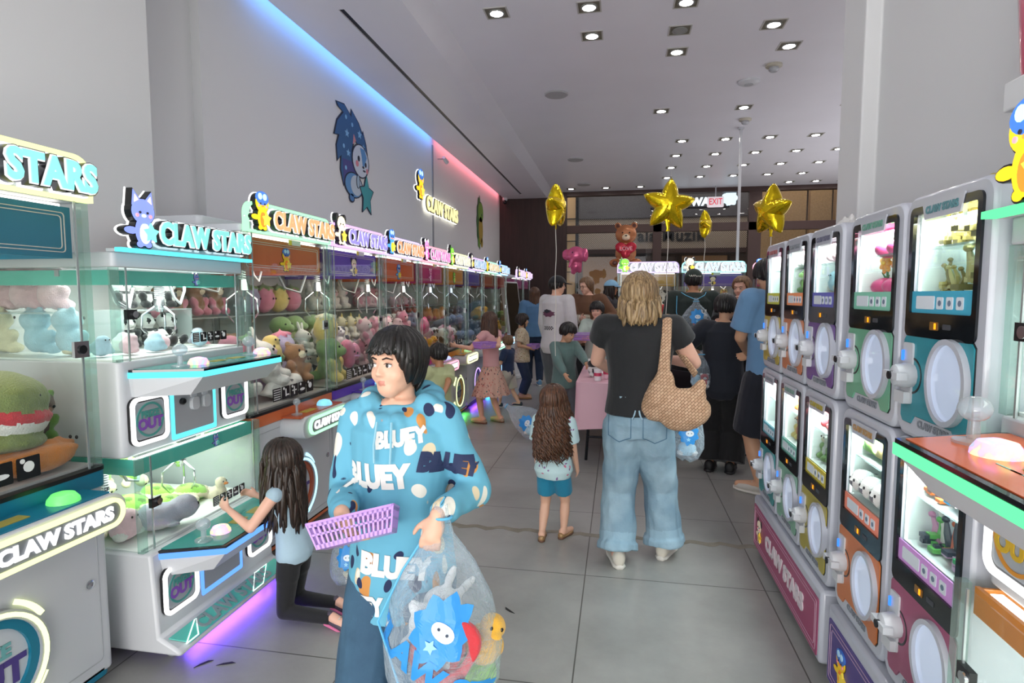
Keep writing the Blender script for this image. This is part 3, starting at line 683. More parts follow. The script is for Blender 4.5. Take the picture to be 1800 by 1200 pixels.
def claw_machine(loc, rz, head, trim, animal, letters, label, lamp='#ffffff', panel=None, ringc=None, near=True, power=5, inlight='#fff4e8', floor_glow=None, stick=True, W=.90, group='single claw machines along the left wall'):
    r = empty('claw_machine', loc, rz, label, 'claw machine', group)
    D = .92; hw = W/2; hd = mat('header_'+head.strip('#'), head, .35)
    trimm = led(trim, 1.5); panel = panel or head; ringc = ringc or trim
    # cabinet
    m = MB(); m.prism(rrect(0, .46, W, .78, .03, 4), 'xz', .0, D) if False else m.prism(rrect(0, D/2, W, D, .03, 4), 'xy', .07, .80)
    m.build('cabinet', white_pl, r, bevel=.006)
    m = MB(); m.prism(rrect(0, D/2, W+.012, D+.012, .03, 4), 'xy', .80, .862); m.build('colour_band', hd, r)
    m = MB(); m.prism(rrect(0, D/2, W+.016, D+.016, .03, 4), 'xy', .862, .877); m.build('black_seal', black_pl, r)
    m = MB(); m.prism(rrect(0, .2, W-.04, .4, .03, 4), 'xy', .055, .085); m.build('kick_strip', hd, r)
    for sx in (-1, 1):
        for y in (.08, D-.08):
            c = MB(); c.cyl((sx*(hw-.1)-.014, y, .032), (sx*(hw-.1)+.014, y, .032), .032); c.mi = 1; c.box(sx*(hw-.1)-.02, y-.02, .05, sx*(hw-.1)+.02, y+.02, .075)
            c.build('caster', [mat('caster_clear', '#8f9498', .2), chrome], r)
    # door line, lock
    if near:
        m = MB(); m.ring(rrect(0, .44, W-.10, .64, .02, 4), rrect(0, .44, W-.108, .632, .018, 4), 'xz', -.002, .001); m.build('door_seam', grey_pl, r, smooth=None)
        m = MB(); m.lathe([(.016, .0), (.016, -.006), (.011, -.008), (.001, -.008)], (hw-.09, 0, .44), 16, 'y'); m.build('lock', chrome, r)
    # round prize door with glowing ring
    gx = -.02; m = MB(); m.ring(circ(gx, .335, .195, 40), circ(gx, .335, .165, 40), 'xz', -.028, 0); m.build('prize_bezel', grey_pl, r)
    m = MB(); m.ring(circ(gx, .335, .186, 40), circ(gx, .335, .172, 40), 'xz', -.034, -.027); m.build('prize_glow_ring', led(ringc, 1.7), r)
    if near:
        for k in range(4):
            m = MB(); a0 = PI/4+k*PI/2-.28; pts = [(gx+.205*math.cos(a0+j*.07), .335+.205*math.sin(a0+j*.07)) for j in range(9)]+[(gx+.222*math.cos(a0+j*.07), .335+.222*math.sin(a0+j*.07)) for j in range(8, -1, -1)]
            m.prism(pts, 'xz', -.012, 0); m.build('prize_glow_dash', led(ringc, 1.7), r, smooth=None)
    m = MB(); m.ring(circ(gx, .335, .166, 36), circ(gx, .335, .135, 36), 'xz', -.018, 0); m.build('prize_inner_ring', mat('prize_ring_'+panel.strip('#'), panel, .4), r)
    m = MB(); m.prism(circ(gx, .335, .137, 36), 'xz', -.006, 0); m.build('prize_door', mat('prize_disc', '#c3c8cf', .4), r)
    if near:
        text('lettering', 'PRIZE', .062, mat('prize_a', '#6aa6a8', .5), (gx, -.009, .375), parent=r, ext=.001, off=.003)
        text('lettering', 'OUT', .115, mat('prize_b', '#4a3a80', .5), (gx, -.009, .295), parent=r, ext=.001, off=.005)
    # console
    m = MB(); pts = rrect(.10, .745, .58, .13, .06, 6); m.prism(pts, 'xz', -.15, .02); m.build('console', white_pl, r, bevel=.004)
    m = MB(); m.prism([(-.18, -.13), (.34, -.13), (.34, .0), (-.18, .0)], 'xy', .806, .816); m.mi = 1; m.prism(rrect(.02, -.065, .13, .05, .004, 2), 'xy', .815, .818)
    m.build('console_plate', [mat('plate_'+panel.strip('#'), panel, .25), mat('display_gold', '#8f8330', .3, emit=.2)], r)
    j = MB(); j.cyl((-.11, -.065, .816), (-.11, -.065, .88), .008); j.ell((-.11, -.065, .893), .022); j.cyl((-.11, -.065, .816), (-.11, -.065, .822), .032); j.build('joystick', glassmat('clear_knob', '#dfe8ee', 2.5, rough=.08, milk=.22), r)
    b = MB(); b.lathe([(.05, .816), (.048, .828), (.035, .845), (.012, .852)], (.22, -.065, 0), 20); b.build('push_button', mat('btn_'+lamp.strip('#'), lamp, .2, emit=.7), r)
    # lit name pill on console front
    pill = rrect(.12, .745, .50, .105, .052, 8); pin = rrect(.12, .745, .47, .077, .037, 8)
    m = MB(); m.ring(pill, pin, 'xz', -.166, -.15); m.build('pill_glow', led(trim, 1.7), r, smooth=None)
    m = MB(); m.prism(pin, 'xz', -.158, -.15); m.build('pill_plate', mat('pill_grey', '#7d8187', .4), r, smooth=None)
    text('pill_lettering', 'CLAW STARS', .064, led('#ffffff', 1.4), (.12, -.162, .744), parent=r, ext=.002, off=.0035, sx=1.05)
    # glass box
    z0, z1 = .877, 1.87
    for nm, bx in (('front_glass', (-hw+.03, .006, hw-.03, .012)), ('side_glass', (-hw+.006, .03, -hw+.012, D-.03)), ('side_glass', (hw-.012, .03, hw-.006, D-.03))):
        m = MB(); m.box(bx[0], bx[1], z0, bx[2], bx[3], z1); m.build(nm, glass, r, smooth=None)
    for sx in (-1, 1):
        m = MB(); m.box(sx*(hw-.018)-.014, .004, z0, sx*(hw-.018)+.014, .032, z1); m.build('corner_post', acrylic, r, smooth=None)
        m = MB(); m.box(sx*(hw-.06)-.004, .002, z0, sx*(hw-.06)+.004, .006, z1); m.build('glass_edge_strip', mat('strip_alu', '#b9c4c4', .25, .7), r, smooth=None)
        m = MB(); m.box(sx*(hw-.018)-.012, D-.03, z0, sx*(hw-.018)+.012, D, z1); m.build('rear_post', white_pl, r, smooth=None)
    # inside: tray, back wall, shelf, header panels
    m = MB(); m.box(-hw+.02, D-.03, z0, hw-.02, D, z1); m.build('back_panel', mat('inner_white', '#b9b7b6', .3), r, smooth=None)
    m = MB(); m.box(-hw+.02, .03, z0, hw-.02, D-.03, z0+.01); m.build('tray', mat('inner_tray', '#b5b2b0', .5), r, smooth=None)
    m = MB(); m.box(-hw+.03, D-.30, 1.38, hw-.03, D-.03, 1.388); m.build('shelf', glassmat('shelf_glass', '#e6f2f0', 1.3, milk=.25), r, smooth=None)
    line = mat('header_line', '#d8cfc8', .5)
    m = MB(); m.box(-hw+.04, .045, 1.665, hw-.04, .055, 1.85); m.build('header_panel', hd, r, smooth=None)
    m = MB()
    for q in (0, .012): m.ring(rrect(0, 1.757, W-.13-q*2, .145-q*2, .012, 2), rrect(0, 1.757, W-.136-q*2, .139-q*2, .01, 2), 'xz', .0425, .0448)
    m.build('header_line', line, r, smooth=None)
    for sx in (-1, 1):
        m = MB(); m.box(sx*(hw-.045)-.005, .06, 1.665, sx*(hw-.045)+.005, D-.05, 1.85); m.mi = 1
        for zz in (1.69, 1.825): m.box(sx*(hw-.038)-.0007, .08, zz, sx*(hw-.038)+.0007, D-.09, zz+.005)
        m.build('side_header_panel', [hd, line], r, smooth=None)
    if near: mascot('header_figure', r, (0, .043, 1.675), animal, .14, 0, .002)
    m = MB(); m.box(-.03, .003, 1.83, .10, .0055, 1.86); m.mi = 1; m.box(-.03, .001, 1.83, .0, .0028, 1.86); m.build('warning_label', [mat('label_pale', '#c5cfc4', .5), mat('label_yellow', '#cfc33a', .5)], r, smooth=None)
    if stick: pictos(r, .46, (-.02, .004, .95), h=.075)
    m = MB(); m.box(hw-.10, -.006, 1.30, hw-.04, .006, 1.36); m.mi = 1; m.cyl((hw-.07, -.012, 1.33), (hw-.07, .006, 1.33), .016); m.build('glass_lock', [chrome, black_pl], r)
    # rails and claw
    m = MB(); m.box(-hw+.04, .25, 1.84, hw-.04, .28, 1.87); m.box(-hw+.04, .62, 1.84, hw-.04, .65, 1.87); m.box(.0, .1, 1.80, .04, D-.06, 1.84); m.build('gantry_rail', grey_pl, r, smooth=None)
    claw_rig(r, .05, .38, 1.80, .24)
    m = MB(); m.tube([(-hw+.08, .5, 1.78), (-hw+.18, .46, 1.58), (-hw+.32, .42, 1.55), (-.02, .4, 1.76)], .009, 6); m.build('air_hose', mat('hose_grey', '#9a9ca0', .4), r)
    # interior light tubes
    m = MB(); m.box(-hw+.06, .065, 1.85, hw-.06, .10, 1.862); m.build('light_tube', led(inlight, 3.0), r, smooth=None)
    area_light('interior_lamp', (0, .22, 1.645), (math.radians(18), 0, 0), .7, .25, power, lin(inlight), r)
    # roof and sign board
    m = MB(); m.prism(rrect(0, D/2+.01, W, D-.02, .03, 3), 'xy', 1.87, 1.91); m.prism(rrect(0, D/2+.14, W-.06, D-.30, .03, 3), 'xy', 1.91, 1.965); m.build('roof', white_pl, r, bevel=.006)
    def board(w, h, rr): # flat bottom, rounded top
        pts = [(-w/2, 0), (w/2, 0)]
        for i in range(7): a = i*PI/12; pts.append((w/2-rr+rr*math.cos(a), h-rr+rr*math.sin(a)))
        for i in range(7): a = PI/2+i*PI/12; pts.append((-w/2+rr+rr*math.cos(a), h-rr+rr*math.sin(a)))
        return pts
    o = board(W, .165, .07); i = [(u*(1-.028/W), .012+v*(1-.024/.165)) for u, v in o]
    q = MB(); q.ring(o, i, 'xz', -.018, .016); a = q.build('sign_glow_edge', trimm, r, smooth=None); a.location = (0, 0, 1.87)
    q = MB(); q.prism(i, 'xz', -.002, .004); a = q.build('sign_board', glassmat('sign_acrylic', '#d6dade', 1, milk=.45), r, smooth=None); a.location = (0, 0, 1.87)
    for nm, mm, dy, off in (('letter_halo', led('#f2f4ff', 1.5), -.008, .021), ('letter_back', black_pl, -.027, .013), ('letter_outline', led('#ffffff', 1.0), -.047, .0095), ('letter_face', letter_mat(letters), -.052, .0055)):
        text(nm, 'CLAW STARS', .135, mm, (.092+(.004 if nm == 'letter_back' else 0), dy, 1.945), parent=r, ext=.003 if nm != 'letter_back' else .018, off=off, sx=.84, spacing=1.03)
    mascot('mascot', r, (-.345, -.035, 1.885), animal, .21, .9)
    if floor_glow:
        m = MB(); m.box(-.3, .03, .06, .3, .045, .066); m.build('underglow', led(floor_glow, 3), r, smooth=None)
        area_light('underglow_lamp', (0, .0, .055), (math.radians(-35), 0, 0), .6, .04, 1.2, lin(floor_glow), r)
    return r
XW = -1.95
HP = PI/2
machines = [
 # y, header, trim, animal, letters, label, lamp, panel, ring, inlight, power, floor glow
 (1.43, '#12738f', '#e6f05a', 'bluebird', '#5fe0dc', 'teal-banded claw machine with yellow-lit edges at the near left', '#6be070', '#12738f', '#e2f07a', '#fff0e0', 4.5, None),
 (3.25, '#cf6a3c', '#4be880', 'bird', '#ffb04a', 'orange-topped claw machine with a green-lit sign board', '#7fd0f0', '#b0522c', '#59c8e8', '#fff2e4', 5, None),
 (4.17, '#5f3fb4', '#d06cf0', 'cow', '#8f7cf0', 'deep purple claw machine with a violet-lit sign and white animal', '#7fd0f0', '#4d3598', '#d06cf0', '#fff2e8', 5, None),
 (5.09, '#e0642e', '#a98cf5', 'bluebird', '#ffa040', 'orange claw machine with a lavender-lit sign, third in the wall row', '#7fd0f0', '#c85a2c', '#a98cf5', '#fff0e0', 4, None),
 (6.01, '#c02a78', '#ff4a7a', 'pink', '#f07ad0', 'magenta-headed claw machine with a red-lit console', '#b8c8ff', '#d07aa8', '#ff4460', '#fff0e8', 3.6, '#ff3050'),
 (6.93, '#d88a2e', '#eef07a', 'dino', '#f0f0d0', 'amber-headed claw machine with a yellow-lit ring and green figure', '#9fe0a0', '#d8a050', '#dcf06a', '#f6f0ff', 3.2, '#5aff70'),
 (7.85, '#5a48a8', '#a86cf8', 'penguin', '#a0c8f0', 'violet-headed claw machine beside the girl in the pink dress', '#9fd0ff', '#6a58b8', '#a050ff', '#f0f0ff', 2.6, '#8a4aff'),
 (8.77, '#b8502e', '#5af0a0', 'bird', '#f0d8a0', 'rust-headed claw machine with a mint-lit sign, last but one in the row', '#9fd0ff', '#b8502e', '#50c8ff', '#f6ece8', 2.0, '#40b0ff'),
 (9.69, '#a83232', '#4ab8ff', 'bluebird', '#a8d8ff', 'red-headed claw machine with a blue-lit sign at the end of the row', '#9fd0ff', '#a83232', '#4ab8ff', '#f0e8e8', 1.6, None),
]
for i, (y, hd, tr, an, le, lb, lp, pn, rg, il, pw, fg) in enumerate(machines):
    claw_machine((XW, y, 0), HP, hd, tr, an, le, lb, lp, pn, rg, i < 6, pw*.5, il, fg, i < 7)
for i, y in enumerate((11.65, 12.57)):
    claw_machine((XW-.02, y, 0), HP, '#b03a80', '#c88cff', 'bird' if i else 'penguin', '#f0d0ff', ('magenta-headed claw machine standing just behind the tall kiosk', 'last magenta-headed claw machine against the dark wood wall')[i], near=False, power=.6, group='claw machines behind the kiosk')
claw_machine((.43, 9.15, 0), 0, '#c9a14a', '#b690ff', 'dino', '#e8e4ff', 'tan-headed claw machine facing the aisle with a green figure', '#ffffff', near=True, power=1.6, W=.92, group='claw machines facing down the aisle')
claw_machine((1.39, 9.15, 0), 0, '#6a52a8', '#5ae8f0', 'cow', '#d8f4ff', 'purple-headed claw machine facing the aisle with a cyan-lit sign', '#ffffff', near=True, power=1.6, W=.92, group='claw machines facing down the aisle')
claw_machine((2.44, 9.35, 0), -.5, '#c04a60', '#ff8ab0', 'bluebird', '#ffd0e0', 'pink-edged claw machine turned aside at the right of the back pair', '#ffffff', near=False, power=1.2, W=.92, group='claw machines facing down the aisle')
# ------------------------------------------------------------------ double-deck mini claw machines
def led_window(r, x, z, w, h, y, col, rc='#ffffff'):
    m = MB(); m.prism(rrect(x, z, w, h, .035, 5), 'xz', y-.012, y+.002); a = m.build('prize_window', [black_pl], r, smooth=None)
    m = MB(); m.ring(rrect(x, z, w, h, .035, 6), rrect(x, z, w-.03, h-.03, .024, 6), 'xz', y-.022, y-.011); m.build('window_glow', led(rc, 1.6), a, smooth=None)
    m = MB(); m.prism(rrect(x, z, w-.045, h-.045, .02, 4), 'xz', y-.015, y-.011); m.build('window_flap', mat('flap_grey', '#a9afb4', .25), a, smooth=None)
    m = MB(); m.ring(circ(x, z, .073, 32), circ(x, z, .064, 32), 'xz', y-.0175, y-.0145); m.build('printed_ring', mat('pr_'+col[0].strip('#'), col[0], .5), a, smooth=None)
    text('lettering', 'PRIZE', .038, mat('pr_'+col[1].strip('#'), col[1], .5), (x, y-.017, z+.024), parent=a, ext=.001, off=.002)
    text('lettering', 'OUT', .062, mat('pr_'+col[2].strip('#'), col[2], .5), (x, y-.017, z-.018), parent=a, ext=.001, off=.003)
def control_deck(r, z, y0, col, edge, y1=-.27):
    out = [(-.36, y0), (-.36, y0-.02), (-.26, y1), (.30, y1), (.41, y0-.10), (.41, y0)]
    ins = [(-.335, y0-.005), (-.335, y0-.03), (-.25, y1+.02), (.29, y1+.02), (.385, y0-.105), (.385, y0-.005)]
    m = MB(); m.prism(out, 'xy', z-.032, z-.008); a = m.build('deck_glow', led(edge, 1.4, .08), r, smooth=None)
    m = MB(); m.prism([(u*.96, y0+(v-y0)*.72) for u, v in out], 'xy', z-.11, z-.032, scale1=[(u*.99, y0+(v-y0)*.97) for u, v in out]); m.build('deck_housing', white_pl, r, smooth=None)
    m = MB(); m.prism([(u*.99, v*.99) for u, v in out], 'xy', z-.008, z+.002); m.mi = 1; m.prism(ins, 'xy', z+.001, z+.004)
    m.mi = 2; m.prism(rrect(.0, (y0+y1)/2, .085, .05, .004, 2), 'xy', z+.003, z+.0055); m.prism(rrect(.13, (y0+y1)/2, .085, .05, .004, 2), 'xy', z+.003, z+.0055)
    m.mi = 3
    for k in range(2): 
        for q in ((-.04, -.045), (.10, -.045), (.05, .04)): m.prism(rrect(q[0]+.04*k, (y0+y1)/2+q[1], .07, .003, .001, 1), 'xy', z+.003, z+.005)
    m.build('deck_plate', [mat('gloss_black', '#0c1116', .08), mat('deck_'+col.strip('#'), col, .15), mat('display_gold', '#8f8330', .3, emit=.2), mat('deck_line', '#8fd0c4', .4)], r, smooth=None)
    ym = (y0+y1)/2
    for x in (-.23, .30 if False else .235):
        j = MB(); j.lathe([(.036, z+.003), (.036, z+.010), (.012, z+.014), (.010, z+.055)], (x, ym, 0), 18); j.ell((x, ym, z+.075), (.030, .030, .026)); j.build('joystick', glassmat('clear_knob', '#dfe8ee', 2.5, rough=.08, milk=.22), r)
    for x in (-.135, .325):
        b = MB(); b.lathe([(.043, z+.003), (.042, z+.014), (.032, z+.030), (.010, z+.036)], (x, ym-.01, 0), 22); b.build('push_button', rainbow_button(), r)
def rainbow_button():
    if 'rainbow' in MATS: return MATS['rainbow']
    m, nt, out = newmat('rainbow'); p = N(nt, 'BsdfPrincipled'); tc = N(nt, 'TexCoord'); n = N(nt, 'TexNoise'); n.inputs['Scale'].default_value = 22
    nt.links.new(tc.outputs['Object'], n.inputs[0]); h = N(nt, 'HueSaturation'); h.inputs['Color'].default_value = (.9, .45, .6, 1)
    mr = N(nt, 'MapRange'); mr.inputs[1].default_value = .3; mr.inputs[2].default_value = .7; nt.links.new(n.outputs[0], mr.inputs[0]); nt.links.new(mr.outputs[0], h.inputs['Hue'])
    nt.links.new(h.outputs[0], p.inputs['Base Color']); nt.links.new(h.outputs[0], p.inputs['Emission Color']); p.inputs['Emission Strength'].default_value = .8; p.inputs['Roughness'].default_value = .15
    nt.links.new(p.outputs[0], out.inputs[0]); MATS['rainbow'] = m; return m
def double_decker(loc, rz, label, col, bar, deck, prize, animal, letters, power=5, floor_glow=None, edge2=None, inlight='#f4fff8'):
    r = empty('double_claw_machine', loc, rz, label, 'claw machine', 'two-deck mini claw machines')
    W = .80; hw = W/2; D = .80
    tin = mat('band_'+col.strip('#'), col, .2, coat=.5)
    # shell: side-profile ends + bodies
    m = MB(); m.prism(rrect(0, D/2, W, D, .03, 4), 'xy', .87, 1.262); m.build('middle_cabinet', white_pl, r, bevel=.006)
    low = [(-.10, .48), (-.12, .13), (-.21, .085), (-.22, .06), (D, .06), (D, .48)]
    m = MB(); m.prism(low, 'yz', -hw, hw); m.build('lower_cabinet', white_pl, r, bevel=.012)
    m = MB(); m.prism([(-hw+.06, .0), (hw-.04, .0), (hw-.04, .075), (-hw+.02, .075)], 'xy', 0, .006); a = m.build('slanted_foot_panel', tin, r, smooth=None); a.location = (0, -.215, .0855); a.rotation_euler = (math.radians(26), 0, 0)
    mm = MB()
    for q in (((-.36, .005), (-.29, .005), (-.23, .07), (-.24, .07)), ((.08, .0), (.16, .0), (.29, .074), (.19, .074))):
        mm.tube([(u, v, .008) for u, v in q]+[(q[0][0], q[0][1], .008)], .0028, 5)
    mm.build('foot_light_line', led('#d8fff4', 1.5), a, smooth=None)
    text('lettering', 'CLAW STARS', .085, mat('foot_letter', '#8a9c9e', .4), (.0, .037, .008), rot=(0, 0, 0), parent=a, ext=.002, off=.003)
    for sx in (-1, 1):
        for y in (-.10, D-.1):
            c = MB(); c.cyl((sx*.30-.018, y, .033), (sx*.30+.018, y, .033), .033); c.mi = 1; c.box(sx*.30-.024, y-.02, .045, sx*.30+.024, y+.02, .066)
            c.build('caster', [mat('caster_clear', '#8f9498', .2), chrome], r)
    for zb, zt, yf, hz in ((.48, .87, -.07, .80), (1.262, 1.64, 0.0, 1.575)):
        m = MB(); m.box(-hw+.03, D-.03, zb, hw-.03, D, zt); m.box(-hw+.02, yf+.03, zb, hw-.02, D-.03, zb+.008); m.build('back_panel', mat('inner_bright', '#eef0ee', .4), r, smooth=None)
        m = MB(); m.box(-hw+.03, yf+.005, zb, hw-.03, yf+.010, zt); m.build('front_glass', glass, r, smooth=None)
        for sx in (-1, 1):
            m = MB(); m.box(sx*(hw-.008)-.003, yf+.03, zb, sx*(hw-.008)+.003, D-.03, zt); m.build('side_glass', glass, r, smooth=None)
            m = MB(); m.box(sx*(hw-.015)-.013, yf+.004, zb, sx*(hw-.015)+.013, yf+.03, zt); m.build('corner_post', acrylic, r, smooth=None)
            m = MB(); m.box(sx*(hw-.06)-.003, yf+.001, zb, sx*(hw-.06)+.003, yf+.006, zt); m.build('glass_edge_strip', mat('strip_alu', '#b9c4c4', .25, .7), r, smooth=None)
            m = MB(); m.box(sx*(hw-.02)-.018, D-.05, zb, sx*(hw-.02)+.018, D, zt); m.build('rear_post', white_pl, r, smooth=None)
        m = MB(); m.box(-hw+.02, yf+.04, hz-.005, hw-.02, yf+.05, zt-.01)
        for sx in (-1, 1): m.box(sx*(hw-.03)-.004, yf+.05, hz-.005, sx*(hw-.03)+.004, D-.05, zt-.01)
        m.build('header_panel', tin, r, smooth=None)
        mascot('header_figure', r, (.1, yf+.038, hz), animal, .055, 0, .002)
        pictos(r, .24, (.13, yf-.001, zb+.07), h=.045)
        claw_rig(r, .13, yf+.27, zt-.01, .15, .8); claw_rig(r, -.28, yf+.3, zt-.01, .17, .7) if zb < 1 else None
        m = MB(); m.box(-hw+.02, .28, zt-.035, hw-.02, .30, zt-.01); m.build('gantry_rail', grey_pl, r, smooth=None)
        m = MB(); m.tube([(-.33, .1, zt-.05), (-.25, .14, zt-.14), (-.17, .16, zt-.17), (-.10, .2, zt-.08)], .007, 6); m.build('air_hose', mat('hose_grey', '#9a9ca0', .4), r)
        m = MB(); m.box(-hw+.05, yf+.055, zt-.02, hw-.05, yf+.08, zt-.012); m.build('light_tube', led(inlight, 3), r, smooth=None)
        area_light('interior_lamp', (0, .25, zt-.04), (math.radians(12), 0, 0), .6, .35, power, lin(inlight), r)
        m = MB(); m.box(-hw+.05, yf-.004, (zb+zt)/2-.02, -hw+.10, yf+.012, (zb+zt)/2+.02); m.mi = 1; m.cyl((-hw+.085, yf-.012, (zb+zt)/2), (-hw+.085, yf, (zb+zt)/2), .014); m.build('glass_lock', [black_pl, chrome], r)
    m = MB(); m.prism(rrect(0, D/2, W, D, .02, 3), 'xy', 1.64, 1.70); m.build('top_cabinet', white_pl, r, bevel=.005)
    m = MB(); m.box(-hw-.01, -.05, 1.70, hw+.01, -.02, 1.716); m.build('top_glow_bar', led(bar, 1.4, .08), r, smooth=None)
    m = MB(); m.box(-hw-.01, -.02, 1.70, hw+.01, .02, 1.712); m.prism([(-.22, 1.712), (.37, 1.712), (.37, 1.75), (-.22, 1.75)], 'xz', -.008, .0); m.build('sign_stand', glassmat('sign_acrylic', '#d6dade', 1, milk=.45), r, smooth=None)
    for nm, mm_, dy, off in (('letter_halo', led('#e8fbff', 1.6), -.002, .02), ('letter_back', black_pl, -.024, .0125), ('letter_outline', led('#ffffff', 1.0), -.045, .009), ('letter_face', letter_mat(letters), -.050, .0055)):
        text(nm, 'CLAW STARS', .125, mm_, (.10+(.006 if nm == 'letter_back' else 0), dy, 1.787), parent=r, ext=.003 if nm != 'letter_back' else .02, off=off, sx=.80, spacing=1.03)
    mascot('mascot', r, (-.285, -.04, 1.725), animal, .21, .9)
    # control decks and prize windows
    control_deck(r, 1.225, .0, deck, bar)
    control_deck(r, .475, -.08, deck, edge2 or bar, -.34)
    for z, y, w, h in ((1.01, -.002, .195, .20), (.30, -.115, .195, .20)):
        led_window(r, -.275, z, w, h, y, prize); led_window(r, .275, z, w, h, y, prize)
        m = MB(); m.ring(rrect(.0, z+.01, .285, .27, .006, 1), rrect(.0, z+.02, .255, .25, .006, 1), 'xz', y-.006, y+.001); m.build('coin_door_glow', led(bar if z > 1 else (edge2 or bar), 1.4, .08), r, smooth=None)
        m = MB(); m.prism(rrect(0, z+.02, .25, .245, .006, 2), 'xz', y-.004, y+.002); cdn = m.build('coin_door', grey_pl, r, smooth=None)
        for x in (-.01, .065):
            m = MB(); m.prism(rrect(x, z+.075, .035, .055, .006, 2), 'xz', y-.012, y-.003); m.prism(rrect(x, z+.02, .045, .06, .018, 4), 'xz', y-.022, y-.003); m.mi = 1; m.prism(rrect(x, z+.075, .012, .014, .002, 1), 'xz', y-.014, y-.011)
            m.build('coin_slot', [white_pl, led('#4a9cff', 1.4)], cdn, smooth=None)
        m = MB(); m.prism(rrect(-.08, z+.105, .035, .035, .004, 2), 'xz', y-.007, y-.003); m.mi = 1; m.lathe([(.015, y-.004), (.015, y-.016), (.010, y-.02), (.001, y-.02)], (-.08, 0, z+.04), 16, 'y'); m.build('door_lock', [mat('sticker_white', '#e4e4e4', .5), black_pl], cdn)
    m = MB(); m.box(-.25, -.10, .050, .3, -.09, .056); m.build('underglow', led(floor_glow or bar, 3), r, smooth=None)
    area_light('underglow_lamp', (.05, -.13, .05), (math.radians(-25), 0, 0), .6, .05, 3.0, lin(floor_glow or bar), r)
    return r
double_decker((XW, 2.37, 0), HP, 'white two-deck claw machine with mint bands and cyan-lit top edge', '#5fc6b6', '#35e0f5', '#3f9c94', ('#4f9c94', '#4f9c94', '#8a55b8'), 'cat', '#58e6de', 5, '#7040ff', '#3a8cff')
double_decker((.85, 1.085, 0), -HP, 'white two-deck claw machine with orange bands and green-lit deck at the right edge', '#e08a2e', '#3be88a', '#d8622a', ('#d8902a', '#d89a4a', '#d8b02a'), 'bird', '#ffd21f', 4, '#3be88a')

